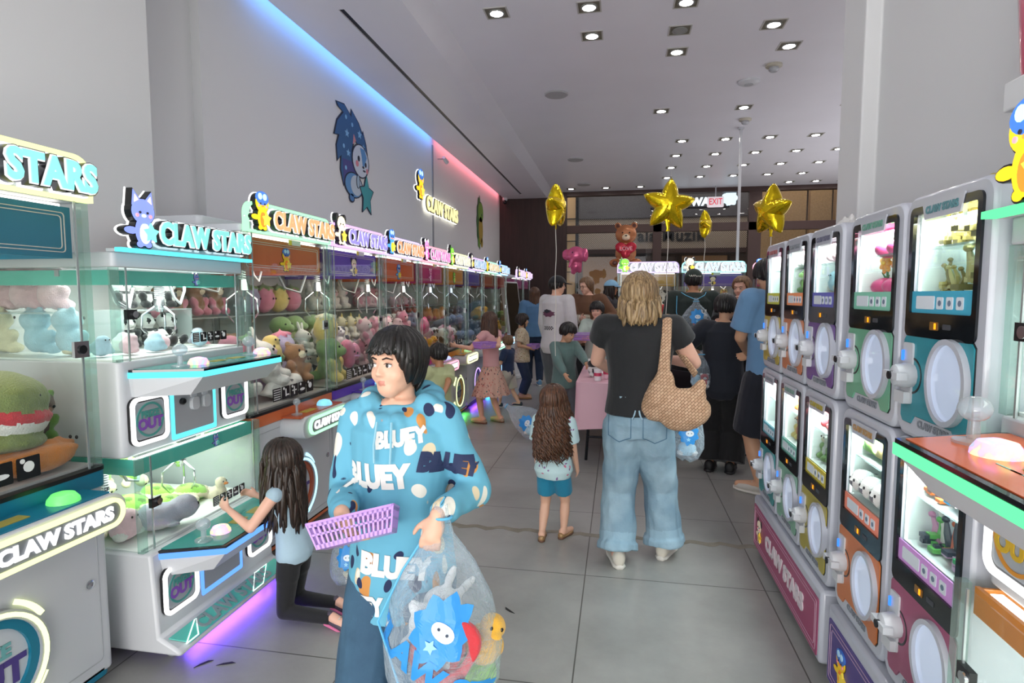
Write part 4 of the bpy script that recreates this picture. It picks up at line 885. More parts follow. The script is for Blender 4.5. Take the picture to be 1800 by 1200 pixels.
# ------------------------------------------------------------------ capsule machines
def capsule_machine(y, z, w, h, strip, panel, back, label, logo='#8a8f96', X=.83, power=6):
    r = empty('capsule_machine', (X, y, z), -HP, label, 'capsule machine', 'stacked capsule machines along the right side')
    D = .42; x1 = w/2-.035; z0, z1 = h*.44, h-.045
    wz0, wz1, wx = h*.44+.055, h-.055, w/2-.052
    body = mat('shell_white', '#b9bcc6', .35, coat=.3)
    m = MB(); m.ring(rrect(0, h/2, w-.004, h-.004, .045, 6), rrect(0, (wz0+wz1)/2, wx*2, wz1-wz0, .012, 6), 'xz', .0, D); m.build('shell', body, r, bevel=.012)
    m = MB(); m.prism(rrect(0, (z0+z1)/2+.012, w-.075, z1-z0+.03, .022, 5), 'xz', -.001, .001); 
    o = rrect(0, (z0+z1)/2, w-.07, z1-z0+.02, .02, 5); i = rrect(0, (wz0+wz1)/2, wx*2-.004, wz1-wz0-.004, .006, 5)
    m = MB(); m.ring(o, i, 'xz', -.006, .004); bz = m.build('bezel', mat('gloss_black', '#0c1116', .08), r, smooth=None)
    m = MB(); m.prism([(-.085, h-.075), (.085, h-.075), (.10, h-.028), (-.10, h-.028)], 'xz', -.009, -.004); nt_ = m.build('name_notch', body, r, smooth=None)
    text('lettering', 'CLAW STARS', .026, mat('lg_'+logo.strip('#'), logo, .5), (0, -.0105, h-.052), parent=nt_, ext=.0008, off=.0013)
    m = MB(); m.box(-wx, .19, wz0, wx, .20, wz1); m.build('backdrop', back, r, smooth=None)
    m = MB(); m.box(-wx, .015, wz0+.052, wx, .19, wz0+.058); m.build('display_floor', mat('inner_bright', '#eef0ee', .4), r, smooth=None)
    zs = wz0+.05+(wz1-wz0)*.47
    m = MB(); m.box(-wx+.002, .03, zs, wx-.002, .188, zs+.006); m.build('shelf', glassmat('shelf_glass', '#e6f2f0', 1.3, milk=.25), r, smooth=None)
    m = MB(); m.box(-wx+.003, .008, wz0, wx-.003, .011, wz1); m.build('window_glass', glassmat('case_glass', '#f4faf8', .7), r, smooth=None)
    m = MB(); m.box(-wx+.002, .001, wz0, wx-.002, .005, wz0+.062)
    m.mi = 1; m.prism(rrect(-wx*.5, wz0+.031, wx*.62, .036, .003, 1), 'xz', -.0006, .0012)
    for k in range(3): m.prism(rrect(-.02+wx*.30*(k+.4), wz0+.03, wx*.20, .032, .004, 2), 'xz', -.0006, .0012)
    m.mi = 2
    for k in range(3): m.prism(circ(-.02+wx*.30*(k+.4), wz0+.03, .008, 8), 'xz', -.0012, 0)
    m.build('info_strip', [mat('strip_'+strip.strip('#'), strip, .4, emit=.12), mat('strip_card', '#d8dfe6', .5), mat('strip_mark', '#6a7a90', .5)], r, smooth=None)
    m = MB(); m.prism(rrect(-.01, z0+.024, .04, .022, .002, 1), 'xz', -.008, -.005); m.mi = 1; m.prism(rrect(-.002, z0+.024, .008, .016, .001, 1), 'xz', -.0092, -.0078)    
    m.build('coin_display', [mat('disp_amber', '#6b4a18', .3, emit=.2), led('#ff8a1a', 2.2, 0)], r, smooth=None)
    m = MB(); m.prism(rrect(.05, z0+.024, .035, .014, .002, 1), 'xz', -.0075, -.0055); m.build('card_slot', mat('disp_grey', '#3b3f45', .4), r, smooth=None)
    ph = z0-.06
    pts = [(-x1, .085), (-x1+.06, .085), (-x1+.08, .045), (x1-.08, .045), (x1-.06, .085), (x1, .085), (x1, z0-.022), (x1-.012, z0-.01), (-x1+.012, z0-.01), (-x1, z0-.022)]
    pts = [(-x1, .06), (-x1+.012, .045), (-x1+.055, .045), (-x1+.075, .07), (x1-.075, .07), (x1-.055, .045), (x1-.012, .045), (x1, .06), (x1, z0-.022), (x1-.012, z0-.01), (-x1+.012, z0-.01), (-x1, z0-.022)]
    m = MB(); m.prism(grow(pts, .004), 'xz', -.002, .001); m.mi = 1; m.prism(pts, 'xz', -.005, .001); m.build('lower_panel', [black_pl, mat('panel_'+panel.strip('#'), panel, .3)], r, smooth=None)
    text('lettering', 'CLAW STARS', .026, mat('lg_grey', '#7d828a', .5), (0, -.002, .05), parent=r, ext=.0008, off=.0012)
    zc = (.06+z0)/2+.005
    m = MB(); m.ring(circ(.075, zc, .092, 36, .112), circ(.075, zc, .078, 36, .098), 'xz', -.020, 0); wn = m.build('prize_window', body, r)
    m = MB(); m.prism(circ(.075, zc, .079, 32, .099), 'xz', -.010, -.004); m.build('window_pane', mat('frosted_pane', '#c9d6ee', .15, emit=.26, coat=1), wn, smooth=None)
    kx = -x1+.045
    m = MB(); m.prism(rrect(kx-.01, zc+.0, .055, .175, .008, 2), 'xz', -.010, 0); m.prism(rrect(kx-.015, zc-.07, .058, .035, .004, 2), 'xz', -.026, -.008); kn = m.build('coin_plate', white_pl, r)
    m = MB(); m.ring(circ(kx+.012, zc-.005, .052, 28), circ(kx+.012, zc-.005, .046, 28), 'xz', -.006, 0); m.mi = 1
    m.lathe([(.034, 0), (.036, -.025), (.030, -.05), (.020, -.055), (.001, -.055)], (kx+.008, 0, zc-.005), 12, 'y'); m.box(kx-.034, -.062, zc-.015, kx+.05, -.034, zc+.006); m.mi = 2
    m.lathe([(.012, -.054), (.012, -.066), (.001, -.067)], (kx+.008, 0, zc-.005), 16, 'y'); m.build('turning_knob', [black_pl, mat('knob_white', '#c9cbd0', .35), dark_metal], kn)
    m = MB(); m.prism(rrect(kx-.03, zc+.05, .008, .03, .002, 1), 'xz', -.016, -.011); m.build('blue_light', led('#3a7cff', 1.6, 0), kn, smooth=None)
    for sx in (-1, 1):
        m = MB(); m.box(sx*(wx-.0015)-.001, .014, wz0+.058, sx*(wx-.0015)+.001, .19, wz1-.002); m.build('side_liner', mat('inner_bright', '#eef0ee', .4), r, smooth=None)
        m = MB(); m.box(sx*(wx-.006)-.002, .016, wz0+.06, sx*(wx-.006)+.002, .021, wz1-.01); m.build('light_strip', led('#f4f8ff', 2.0, 0), r, smooth=None)
    area_light('case_lamp', (0, .075, wz1-.006), (math.radians(12), 0, 0), wx*1.7, .09, power, (.95, .98, 1), r)
    return r, (wz0+.06, zs+.007, wx)
def check_mat(name, a, b, s=9):
    if name in MATS: return MATS[name]
    m, nt, out = newmat(name); p = N(nt, 'BsdfPrincipled'); tc = N(nt, 'TexCoord'); sp = N(nt, 'SeparateXYZ'); nt.links.new(tc.outputs['Object'], sp.inputs[0])
    res = []
    for ax in (0, 2):
        q = N(nt, 'Math', operation='MULTIPLY'); q.inputs[1].default_value = s; nt.links.new(sp.outputs[ax], q.inputs[0])
        w = N(nt, 'Math', operation='PINGPONG'); w.inputs[1].default_value = 1; nt.links.new(q.outputs[0], w.inputs[0])
        g = N(nt, 'Math', operation='GREATER_THAN'); g.inputs[1].default_value = .5; nt.links.new(w.outputs[0], g.inputs[0]); res.append(g)
    ad = N(nt, 'Math', operation='ADD'); nt.links.new(res[0].outputs[0], ad.inputs[0]); nt.links.new(res[1].outputs[0], ad.inputs[1])
    h = N(nt, 'Math', operation='MULTIPLY'); h.inputs[1].default_value = .5; nt.links.new(ad.outputs[0], h.inputs[0])
    mx = N(nt, 'MixRGB'); mx.inputs[1].default_value = (*lin(a), 1); mx.inputs[2].default_value = (*lin(b), 1); nt.links.new(h.outputs[0], mx.inputs[0])
    nt.links.new(mx.outputs[0], p.inputs['Base Color']); nt.links.new(p.outputs[0], out.inputs[0]); MATS[name] = m; return m
pale = mat('case_back_pale', '#dcdde4', .6); mint_b = check_mat('case_mint', '#e4f2ef', '#bfe4de'); blue_b = check_mat('case_blue', '#dff4fb', '#8fd2ea'); lil_b = check_mat('case_lilac', '#f0e6f4', '#d4b2dc', 7); cyan_b = mat('case_cyan', '#c9ecf4', .6)
CW = .385
rows = [
 # y, z, h, w, strip, panel, back, label
 (3.375, 1.12, .69, CW, '#b8b83a', '#b8a23a', pale, 'upper capsule machine with a mustard panel at the far end', '#b06a6a'),
 (2.985, 1.12, .69, CW, '#e08a5a', '#c8784a', pale, 'upper capsule machine with an orange-brown panel and white plush', '#8a8f96'),
 (2.595, 1.12, .69, CW, '#5a5aa8', '#6a4a8a', mat('case_bluewhite', '#d8e2f0', .6), 'upper capsule machine with a purple panel', '#6a6a80'),
 (2.125, 1.12, .69, .41, '#78b8a0', '#6aa888', mint_b, 'upper capsule machine with a green panel and pink flower toys', '#6aa08c'),
 (1.705, 1.12, .69, .41, '#3a9cb8', '#2a8a98', blue_b, 'upper capsule machine with a teal panel and bronze model figures', '#5a8a90'),
 (3.375, .36, .76, CW, '#5aa0b0', '#2a8a8a', cyan_b, 'lower capsule machine with a dark teal panel at the far end', '#8a9098'),
 (2.985, .36, .76, CW, '#6aa89a', '#7aa890', mat('case_warm', '#e8e0d0', .6), 'lower capsule machine with a sage panel', '#7a9a90'),
 (2.595, .36, .76, CW, '#b8a83a', '#a89a3a', pale, 'lower capsule machine with an olive-yellow panel and red-bowed toys', '#a8983a'),
 (2.125, .36, .76, .41, '#e0826a', '#c8713a', mat('case_yellowwhite', '#eef0e0', .6), 'lower capsule machine with an orange panel and pastel octopus plush', '#b08a5a'),
 (1.705, .36, .76, .41, '#c08ac8', '#9a4a6a', lil_b, 'lower capsule machine with a plum panel and block-built toys', '#a85a6a'),
]
CAPS = []
for (y, z, h, w, st, pn, bk, lb, lg) in rows:
    CAPS.append(capsule_machine(y, z, w, h, st, pn, bk, lb, lg)+(y, z))
def capsule_base(y0, y1, col, label, word=True, X=.83, animal='cow'):
    r = empty('capsule_machine_plinth', (X, (y0+y1)/2, 0), -HP, label, 'plinth', 'bases under the capsule machines')
    L = y1-y0; m = MB(); m.prism(rrect(0, .20, L, .58, .04, 5), 'xz', 0.0, .42) if False else m.prism([(-L/2, .05), (L/2, .05), (L/2, .355), (-L/2, .355)], 'xz', -.02, .42)
    m.build('base_body', mat('shell_white', '#b9bcc6', .35, coat=.3), r, bevel=.015)
    m = MB(); m.prism(rrect(0, .19, L-.05, .24, .01, 2), 'xz', -.023, -.019); m.build('front_panel', mat('base_'+col.strip('#'), col, .35), r, smooth=None)
    m = MB()
    for q in (0, .016): m.ring(rrect(0, .19, L-.08-q*2, .21-q*2, .012, 2), rrect(0, .19, L-.084-q*2, .206-q*2, .01, 2), 'xz', -.0245, -.0225)
    m.build('panel_line', mat('base_line', '#c8a8b8', .5), r, smooth=None)
    if word: text('lettering', 'CLAW STARS', .10, mat('base_letter', '#d8ccd0', .5), (.05, -.025, .19), parent=r, ext=.002, off=.006, sx=1.1)
    mascot('printed_animal', r, (-L/2+.16, -.024, .12), animal, .14, 0, .001)
    for x in (-L/2+.1, L/2-.1):
        for y in (.05, .37):
            c = MB(); c.cyl((x-.014, y, .026), (x+.014, y, .026), .026); c.mi = 1; c.box(x-.02, y-.016, .036, x+.02, y+.016, .052); c.build('caster', [mat('caster_clear', '#8f9498', .2), chrome], r)
capsule_base(2.405, 3.57, '#9c3f66', 'long plum base under the three far capsule machines')
capsule_base(1.50, 2.33, '#4a3a80', 'violet base under the two near capsule machines', word=False, animal='bird')

# toys shown inside the capsule machines
def in_case(i, kind, cols, size, spots, shelf, label, group, word=None, rz=0):
    r, (zf, zs, wx), y, z = CAPS[i]
    for (u, d) in spots:
        plush(kind, cols, size, (.83+d, y-u, z+(zs if shelf else zf+.0)), (0, 0, -HP+rz), label, group, word)
T3 = [(-.085, .085), (.0, .095), (.085, .085)]; T2 = [(-.05, .09), (.055, .09)]
in_case(0, 'strawberry', ['pink', 'yellow'], .12, T2, True, 'pink toy on the top shelf of the mustard capsule machine', 'pink toys in the mustard capsule machine')
in_case(0, 'blob', ['white', 'cream'], .12, T2, False, 'pale toy low in the mustard capsule machine', 'pale toys in the mustard capsule machine', 'blob')
in_case(1, 'cat', ['palepink', 'white', 'white'], .135, T3, True, 'pale pink cat plush on the shelf of the orange-brown capsule machine', 'cats in the orange-brown capsule machine')
in_case(1, 'dino', ['lime', 'green', 'lime'], .125, T3, False, 'lime plush low in the orange-brown capsule machine', 'lime plush in the orange-brown capsule machine')
in_case(2, 'cat', ['white', 'palepink', 'white'], .18, [(-.05, .10)], True, 'large white cat plush in the purple-panelled capsule machine', None)
in_case(2, 'cat', ['white', 'pink', 'white'], .12, [(.075, .08)], True, 'small white and pink cat plush beside a larger one, purple-panelled machine', None)
in_case(2, 'blob', ['sky', 'white'], .11, T3, False, 'sky blue plush low in the purple-panelled capsule machine', 'sky blue plush in the purple-panelled machine', 'blob')
in_case(5, 'blob', ['sky', 'white'], .12, T2, True, 'pale blue toy high in the dark teal capsule machine', 'pale blue toys in the dark teal machine', 'blob')
in_case(5, 'heart', ['palepink', 'white'], .12, T2, False, 'pink heart toy low in the dark teal capsule machine', 'heart toys in the dark teal machine')
in_case(6, 'cat', ['cream', 'orange', 'white'], .14, T2, True, 'cream cat plush high in the sage capsule machine', 'cats in the sage capsule machine')
in_case(6, 'bear', ['orange', 'yellow', 'white'], .13, T3, False, 'orange bear plush low in the sage capsule machine', 'bears in the sage capsule machine')
in_case(7, 'cat', ['white', 'red', 'palepink'], .165, [(-.05, .10), (.06, .09)], True, 'white cat plush with red parts in the olive-yellow capsule machine', 'red-bowed cats in the olive-yellow machine')
in_case(7, 'bear', ['white', 'green', 'cream'], .135, T3, False, 'white and green bear plush in the olive-yellow capsule machine', 'green-coated bears in the olive-yellow machine')
for k, (u, c) in enumerate(((-.10, 'lime'), (.0, 'yellow'), (.10, 'palepink'))):
    in_case(8, 'blob', [c, c], .135, [(u, .09)], True, '%s round-headed octopus plush on the shelf above the orange panel' % {'lime': 'lime green', 'yellow': 'yellow', 'palepink': 'pink'}[c], 'pastel octopus plush', 'octopus')
in_case(8, 'seal', ['white', 'dgrey', 'dgrey'], .17, [(-.085, .10), (.0, .10), (.085, .10)], False, 'white and slate seal plush low above the orange panel', 'seals above the orange panel')
# flower toys on pink cushions (machine 4)
def flower_toy(loc, c1, c2, label, group):
    r = empty('flower_toy', loc, -HP, label, 'toy flower', group)
    m = MB(); m.tube([(0, 0, .02), (.005, 0, .05), (0, 0, .085)], .004, 6); m.tube([(0, 0, .04), (.03, -.005, .06)], [.005, .001], 5); m.tube([(0, 0, .045), (-.03, -.005, .07)], [.005, .001], 5); m.build('stem', mat('stem_green', '#2f7a46', .4), r)
    m = MB()
    for i in range(7): a = i*2*PI/7; m.ell((.025*math.cos(a), -.006, .10+.018*math.sin(a)), (.020, .008, .010), Euler((0, -a, 0)).to_matrix(), 8, 6)
    m.mi = 1; m.ell((0, -.014, .102), (.010, .008, .008), None, 8, 6); m.build('petals', [mat('fl_'+c1.strip('#'), c1, .4), mat('fl_'+c2.strip('#'), c2, .4)], r)
    m = MB(); m.ell((0, 0, .02), (.045, .05, .032)); m.build('cushion', mat('cushion_pink', '#f05a94', .35, coat=.4), r)
zf, zs, wx = CAPS[3][1]
for k, (u, c1) in enumerate(((-.07, '#f59ac8'), (.02, '#f8b0a0'), (.10, '#f0643c'))): flower_toy((.83+.08, 2.125-u, 1.12+zs), c1, '#e0407a', 'toy flower with %s petals on the green machine upper shelf' % ('pale pink', 'salmon', 'orange-red')[k], 'toy flowers in the green-panelled machine')
for k, (u, c1) in enumerate(((-.09, '#f0a030'), (.0, '#e86a2a'), (.09, '#c8386a'))): flower_toy((.83+.08, 2.125-u, 1.12+zf), c1, '#ffd84d', 'toy flower with %s petals on the green machine lower tier' % ('amber', 'deep orange', 'crimson')[k], 'toy flowers in the green-panelled machine')
# bronze figures (machine 5) and block toys (machine 10): built from small bricks
def brick_model(loc, pal, label, group, seed, size=1.0, name='model_figure', cat='model toy'):
    rnd = random.Random(seed); r = empty(name, loc, -HP, label, cat, group)
    mats = [mat('brick_'+c.strip('#'), c, .35) for c in pal]
    m = MB()
    for i in range(26):
        m.mi = rnd.randrange(len(pal)); x = rnd.uniform(-.06, .06)*size; z = rnd.uniform(0, .03)*size; y = rnd.uniform(-.03, .03)*size; a = .008*size*rnd.uniform(.8, 2)
        m.box(x-a, y-a, z, x+a, y+a, z+.012*size)
    m.build('base_blocks', mats, r, smooth=None)
    m = MB()
    for i in range(5):
        m.mi = i % len(pal); x = (-.05+.025*i)*size; h = rnd.uniform(.05, .10)*size
        m.tube([(x, 0, .03*size), (x+rnd.uniform(-.01, .01), rnd.uniform(-.01, .01), .03*size+h*.5), (x+.02*size*math.sin(i*2), -.01, .03*size+h)], [.011*size, .009*size, .005*size], 6)
        m.ell((x+.02*size*math.sin(i*2), -.012, .035*size+h), (.012*size, .01*size, .009*size), None, 8, 6)
    m.build('upper_figures', mats, r)
BR = ['#a89a5c', '#7f7444', '#c8ba7c']
zf, zs, wx = CAPS[4][1]
brick_model((.91, 1.66, 1.12+zs), BR, 'bronze catapult-like model on the teal machine shelf', 'bronze models', 1, 1.15)
brick_model((.91, 1.79, 1.12+zs), BR, 'smaller bronze model left on the teal machine shelf', 'bronze models', 2, .8)
brick_model((.91, 1.66, 1.12+zf), BR, 'bronze dragon-like model low in the teal machine', 'bronze models', 3, 1.25)
brick_model((.91, 1.80, 1.12+zf), BR, 'low flat bronze model in the teal machine corner', 'bronze models', 4, .7)
zf, zs, wx = CAPS[9][1]
P1 = ['#3aa0d8', '#e0542a', '#d8d8dc', '#2a2a30', '#f0a030']; P2 = ['#d890b8', '#6ab85a', '#e8e0d8', '#3a3a48', '#e0704a']
brick_model((.91, 1.80, .36+zs), ['#5a3a28', '#e0702a', '#d8a040'], 'brown and orange block creature on the plum machine shelf', 'block toys', 5, .8, 'block_toy')
brick_model((.91, 1.69, .36+zs), P1, 'large block spaceship on the plum machine shelf', 'block toys', 6, 1.2, 'block_toy')
brick_model((.90, 1.60, .36+zs), ['#d83a3a', '#3a9a4a', '#d8d8dc'], 'red and green block vehicle on the plum machine shelf', 'block toys', 7, .8, 'block_toy')
brick_model((.91, 1.77, .36+zf), P2, 'pink block scene low in the plum machine', 'block toys', 8, 1.0, 'block_toy')
brick_model((.90, 1.63, .36+zf), ['#3a3a48', '#3ab86a', '#d8a8c8'], 'dark block figure with green leaves low in the plum machine', 'block toys', 9, 1.0, 'block_toy')

# ledge and pink bucket top right
m = MB(); m.box(1.18, .9, 2.10, 1.40, 2.13, 2.19); struct(m.build('wall_ledge', white_wall, smooth=None, bevel=.006))
r = empty('popcorn_bucket', (1.285, 2.03, 2.19), 0, 'big glossy pink bucket on the ledge at the top right', 'bucket')
m = MB(); m.lathe([(.10, 0), (.105, .02), (.13, .36), (.128, .37), (.118, .37), (.10, .04), (.001, .03)], n=32); m.build('tub', mat('bucket_pink', '#cf5570', .25, coat=.6), r)
m = MB(); m.lathe([(.136, .36), (.14, .375), (.13, .39), (.12, .385)], n=32); m.build('rim', mat('bucket_rim', '#c8bcc0', .3), r)
m = MB(); m.ell((-.078, -.078, .14), (.014, .014, .03)); m.build('white_spot', mat('spot_white', '#e4c8cc', .4), r)
# ------------------------------------------------------------------ plush toys in the claw machines
def spot(cx, cy, rz, x, y, z):
    c, s = math.cos(rz), math.sin(rz); return (cx+x*c-y*s, cy+x*s+y*c, z)
def heap(cx, cy, rz, specs, where, seed, nx=4, size=.21, layers=((.06, 4, 0), (.24, 4, 0), (.42, 4, 0), (.36, 3, 1), (.60, 4, 1)), z0=.888, W=.78):
    """specs: list of (kind, colours, words); rows of plush across the machine, later rows stacked"""
    rnd = random.Random(seed); k = 0
    for (d, n, lay) in layers:
        for j in range(n):
            kind, cols, words = specs[k % len(specs)] if isinstance(specs[0], tuple) else specs[0][0]; k += 1
            x = -W/2+W*(j+.5)/n+rnd.uniform(-.012, .012); y = d+.06+rnd.uniform(-.015, .015); sz = size*rnd.uniform(.92, 1.08)
            z = z0+lay*size*.84
            rot = (rnd.uniform(-.25, .1), rnd.uniform(-.2, .2), rz+rnd.uniform(-.5, .5))
            plush(kind, cols, sz, spot(cx, cy, rz, x, y, z+.0), rot, '%s in the heap inside the %s' % (words, where), '%s in the %s' % (words.split(' plush')[0]+' plush', where))
def shelf_row(cx, cy, rz, kind, cols, words, where, n=4, size=.2, y=.76, z=1.39, W=.74, seed=1, x0=None):
    rnd = random.Random(seed)
    for j in range(n):
        x = (-W/2 if x0 is None else x0)+W*(j+.5)/n
        plush(kind, cols, size*rnd.uniform(.95, 1.05), spot(cx, cy, rz, x, y, z), (0, 0, rz+rnd.uniform(-.2, .2)), '%s on the shelf in the %s' % (words, where), '%s on the shelf of the %s' % (words, where))
w = 'orange-topped claw machine'; y = 3.25
shelf_row(XW, y, HP, 'bear', ['brown', 'pink', 'cream'], 'brown bear plush', w, 4, .22, seed=2)
heap(XW, y, HP, [('bear', ['brown', 'brown', 'cream'], 'tan bear plush'), ('blob', ['pink', 'palepink'], 'pink plush')], w, 41, size=.22, layers=((.62, 4, 0), (.50, 4, 1)))
heap(XW, y, HP, [('strawberry', ['pink', 'green'], 'pink fruit plush'), ('blob', ['yellow', 'green'], 'yellow plush'), ('strawberry', ['lilac', 'pink'], 'lilac fruit plush'), ('dino', ['green', 'olive', 'cream'], 'green dragon plush'), ('blob', ['pink', 'lilac'], 'rosy plush')], w, 3, size=.235, layers=((.28, 4, 0), (.20, 4, 1), (.44, 4, 0)))
plush('bunny', ['white', 'white', 'white'], .33, spot(XW, y, HP, -.26, .17, .90), (-.9, .2, HP), 'big white bunny plush slumped at the front glass of the orange-topped machine', None)
plush('bunny', ['white', 'white', 'palepink'], .30, spot(XW, y, HP, .02, .16, .96), (-.3, -.2, HP+.5), 'second white bunny plush, head up, behind the instruction stickers', None)
plush('bear', ['brown', 'brown', 'cream'], .27, spot(XW, y, HP, .24, .15, .94), (-.2, .2, HP-.3), 'curly brown bear plush pressed to the front glass among white toys', None)
plush('seal', ['white', 'dgrey', 'dgrey'], .24, spot(XW, y, HP, .05, .12, .885), (0, 0, HP+1.4), 'white seal plush with black spots on the floor of the orange-topped machine', None)
w = 'deep purple claw machine'; y = 4.17
for j, (kc, kw) in enumerate((('lilac', 'lilac'), ('pink', 'pink'), ('yellow', 'yellow'), ('pink', 'pink'))): plush('strawberry', [kc, 'green'], .25, spot(XW, y, HP, -.30+.19*j, .74, 1.39), (0, 0, HP+.2*j), '%s strawberry plush on the shelf in the deep purple claw machine' % kw, 'strawberries on the deep purple machine shelf')
for j, (x, d) in enumerate(((-.24, .52), (-.02, .54), (.22, .52))): plush('dino', ['green', 'olive', 'yellow'], .28, spot(XW, y, HP, x, d, 1.09), (0, 0, HP+.2*j-.2), 'sage green dragon plush on top of the heap in the deep purple machine', 'green dragons in the deep purple machine')
heap(XW, y, HP, [('strawberry', ['lilac', 'green'], 'lilac fruit plush'), ('blob', ['yellow', 'green'], 'yellow plush'), ('strawberry', ['pink', 'green'], 'pink fruit plush')], w, 6, size=.23, layers=((.42, 4, 0), (.60, 4, 0)))
heap(XW, y, HP, [('bunny', ['white', 'white', 'white'], 'white bunny plush'), ('cow', ['white', 'dgrey', 'white'], 'white and slate dog plush')], w, 42, size=.22, layers=((.26, 4, 0), (.24, 4, 1)))
plush('dino', ['green', 'yellow', 'green'], .33, spot(XW, y, HP, -.24, .14, .89), (0, 0, HP+.2), 'large green dragon plush with a pale yellow hood against the purple machine glass', None)
plush('strawberry', ['yellow', 'cream'], .26, spot(XW, y, HP, -.22, .17, 1.17), (0, 0, HP), 'pale yellow round plush above the large green dragon plush', None)
plush('heart', ['pink', 'hotpink'], .27, spot(XW, y, HP, .06, .14, .95), (0, .3, HP), 'pink heart-shaped plush beside the large green dragon plush', None)
w = 'orange machine with the lavender-lit sign'; y = 5.09
shelf_row(XW, y, HP, 'bunny', ['white', 'white', 'palepink'], 'white long-eared bunny plush', w, 4, .22, seed=4)
shelf_row(XW, y, HP, 'unicorn', ['cream', 'white', 'yellow'], 'cream unicorn plush', w, 4, .20, y=.58, z=1.12, seed=5)
heap(XW, y, HP, [('cow', ['white', 'dgrey', 'palepink'], 'white and grey dog plush'), ('bunny', ['white', 'white', 'white'], 'white bunny plush')], w, 8, size=.22, layers=((.44, 4, 0), (.62, 4, 0)))
heap(XW, y, HP, [('bear', ['palepink', 'pink', 'white'], 'blush bear plush'), ('pig', ['pink', 'palepink', 'palepink'], 'pink pig plush')], w, 9, size=.24, layers=((.10, 3, 0), (.26, 3, 0), (.20, 3, 1)))
w = 'magenta-headed claw machine'; y = 6.01
shelf_row(XW, y, HP, 'bear', ['pink', 'palepink', 'white'], 'pink bear plush', w, 4, .22, seed=7)
shelf_row(XW, y, HP, 'cow', ['white', 'black', 'palepink'], 'black and white cow plush', w, 4, .20, y=.58, z=1.12, seed=43)
heap(XW, y, HP, [('pig', ['pink', 'palepink', 'palepink'], 'pink pig plush'), ('blob', ['palepink', 'pink'], 'blush round plush')], w, 11, size=.24, layers=((.42, 4, 0), (.62, 4, 0), (.40, 3, 1)))
plush('rose', ['pink', 'hotpink'], .25, spot(XW, y, HP, .02, .14, 1.08), (0, 0, HP), 'pink swirled rose plush near the front glass', None)
heap(XW, y, HP, [('duck', ['gold', 'orange'], 'golden duck plush')], w, 12, size=.2, layers=((.06, 4, 0), (.20, 3, 0)))
w = 'amber-headed claw machine'; y = 6.93
heap(XW, y, HP, [('bear', ['bluegrey', 'bluegrey', 'grey'], 'blue-grey bear plush')], w, 10, size=.22, layers=((.66, 4, 0),), z0=1.12)
heap(XW, y, HP, [('blob', ['bluegrey', 'white'], 'pale blue plush')], w, 13, size=.22, layers=((.40, 4, 0), (.58, 4, 0)), z0=.89)
heap(XW, y, HP, [('cat', ['palepink', 'red', 'white'], 'pink and red cat plush')], w, 14, size=.2, layers=((.66, 4, 0),), z0=1.30)
heap(XW, y, HP, [('cow', ['white', 'dbrown', 'cream'], 'white and brown dog plush'), ('pig', ['palepink', 'pink', 'pink'], 'pale pink pig plush')], w, 15, size=.24, layers=((.08, 3, 0), (.24, 3, 0)))
w = 'violet-headed claw machine'; y = 7.85
heap(XW, y, HP, [('seal', ['bluegrey', 'grey', 'grey'], 'grey-blue seal plush')], w, 16, size=.24, layers=((.20, 3, 0), (.50, 3, 0), (.34, 3, 1)))
heap(XW, y, HP, [('blob', ['orange', 'red'], 'rust-coloured plush')], w, 17, size=.24, layers=((.55, 3, 1),), z0=.95)
heap(XW, 8.77, HP, [('bear', ['dgrey', 'grey', 'grey'], 'dark grey bear plush')], 'rust-headed claw machine', 18, size=.25, layers=((.1, 3, 0), (.34, 3, 0), (.5, 3, 1)))
heap(XW, 9.69, HP, [('blob', ['gold', 'olive'], 'mustard plush')], 'red-headed claw machine', 19, size=.26, layers=((.1, 3, 0), (.34, 3, 1)))
heap(XW-.02, 11.65, HP, [('turtle', ['lettuce', 'green', 'lettuce'], 'leafy green plush')], 'magenta-headed machine behind the kiosk', 20, size=.24, layers=((.18, 3, 0), (.5, 3, 0), (.3, 3, 1)))
# near teal machine: food plush
y = 1.43; w = 'near teal-banded claw machine'
for (kind, cols, size, x, d, z, rot, lb) in (
  ('burger', ['olive', 'red', 'white', 'olive'], .34, .20, .22, .97, (0, .12, HP), 'big green-topped burger plush in the near teal-banded machine'),
  ('burger', ['orange', 'dbrown', 'lettuce', 'orange'], .25, .0, .20, .89, (0, .1, HP+.3), 'smaller orange burger plush low against the near machine glass'),
  ('hotdog', ['orange', 'dbrown', 'lettuce'], .25, .26, .60, 1.02, (0, 0, HP+1.5), 'brown-topped orange hot dog plush lying high in the near machine'),
  ('hotdog', ['orange', 'dbrown', 'lettuce'], .24, .30, .42, .93, (.1, 0, HP+1.2), 'hot dog plush with green trim beside the near machine corner'),
  ('hotdog', ['orange', 'orange', 'orange'], .22, .26, .10, .888, (0, 0, HP+1.5), 'plain orange hot dog plush along the front glass'),
  ('bear', ['dbrown', 'lettuce', 'brown'], .19, .37, .24, .98, (.3, 0, HP), 'dark brown plush with green trim beside the big burger plush'),
  ('hotdog', ['orange', 'dbrown', 'orange'], .26, .05, .60, 1.03, (0, 0, HP+1.4), 'brown-ended orange hot dog plush at the back of the near machine'),
  ('hotdog', ['orange', 'dbrown', 'green'], .26, .2, .76, .89, (0, 0, HP+1.5), 'hot dog plush lowest at the back of the near machine')):
    plush(kind, cols, size, spot(XW, y, HP, x, d, z), rot, lb, 'food plush in the near teal machine')
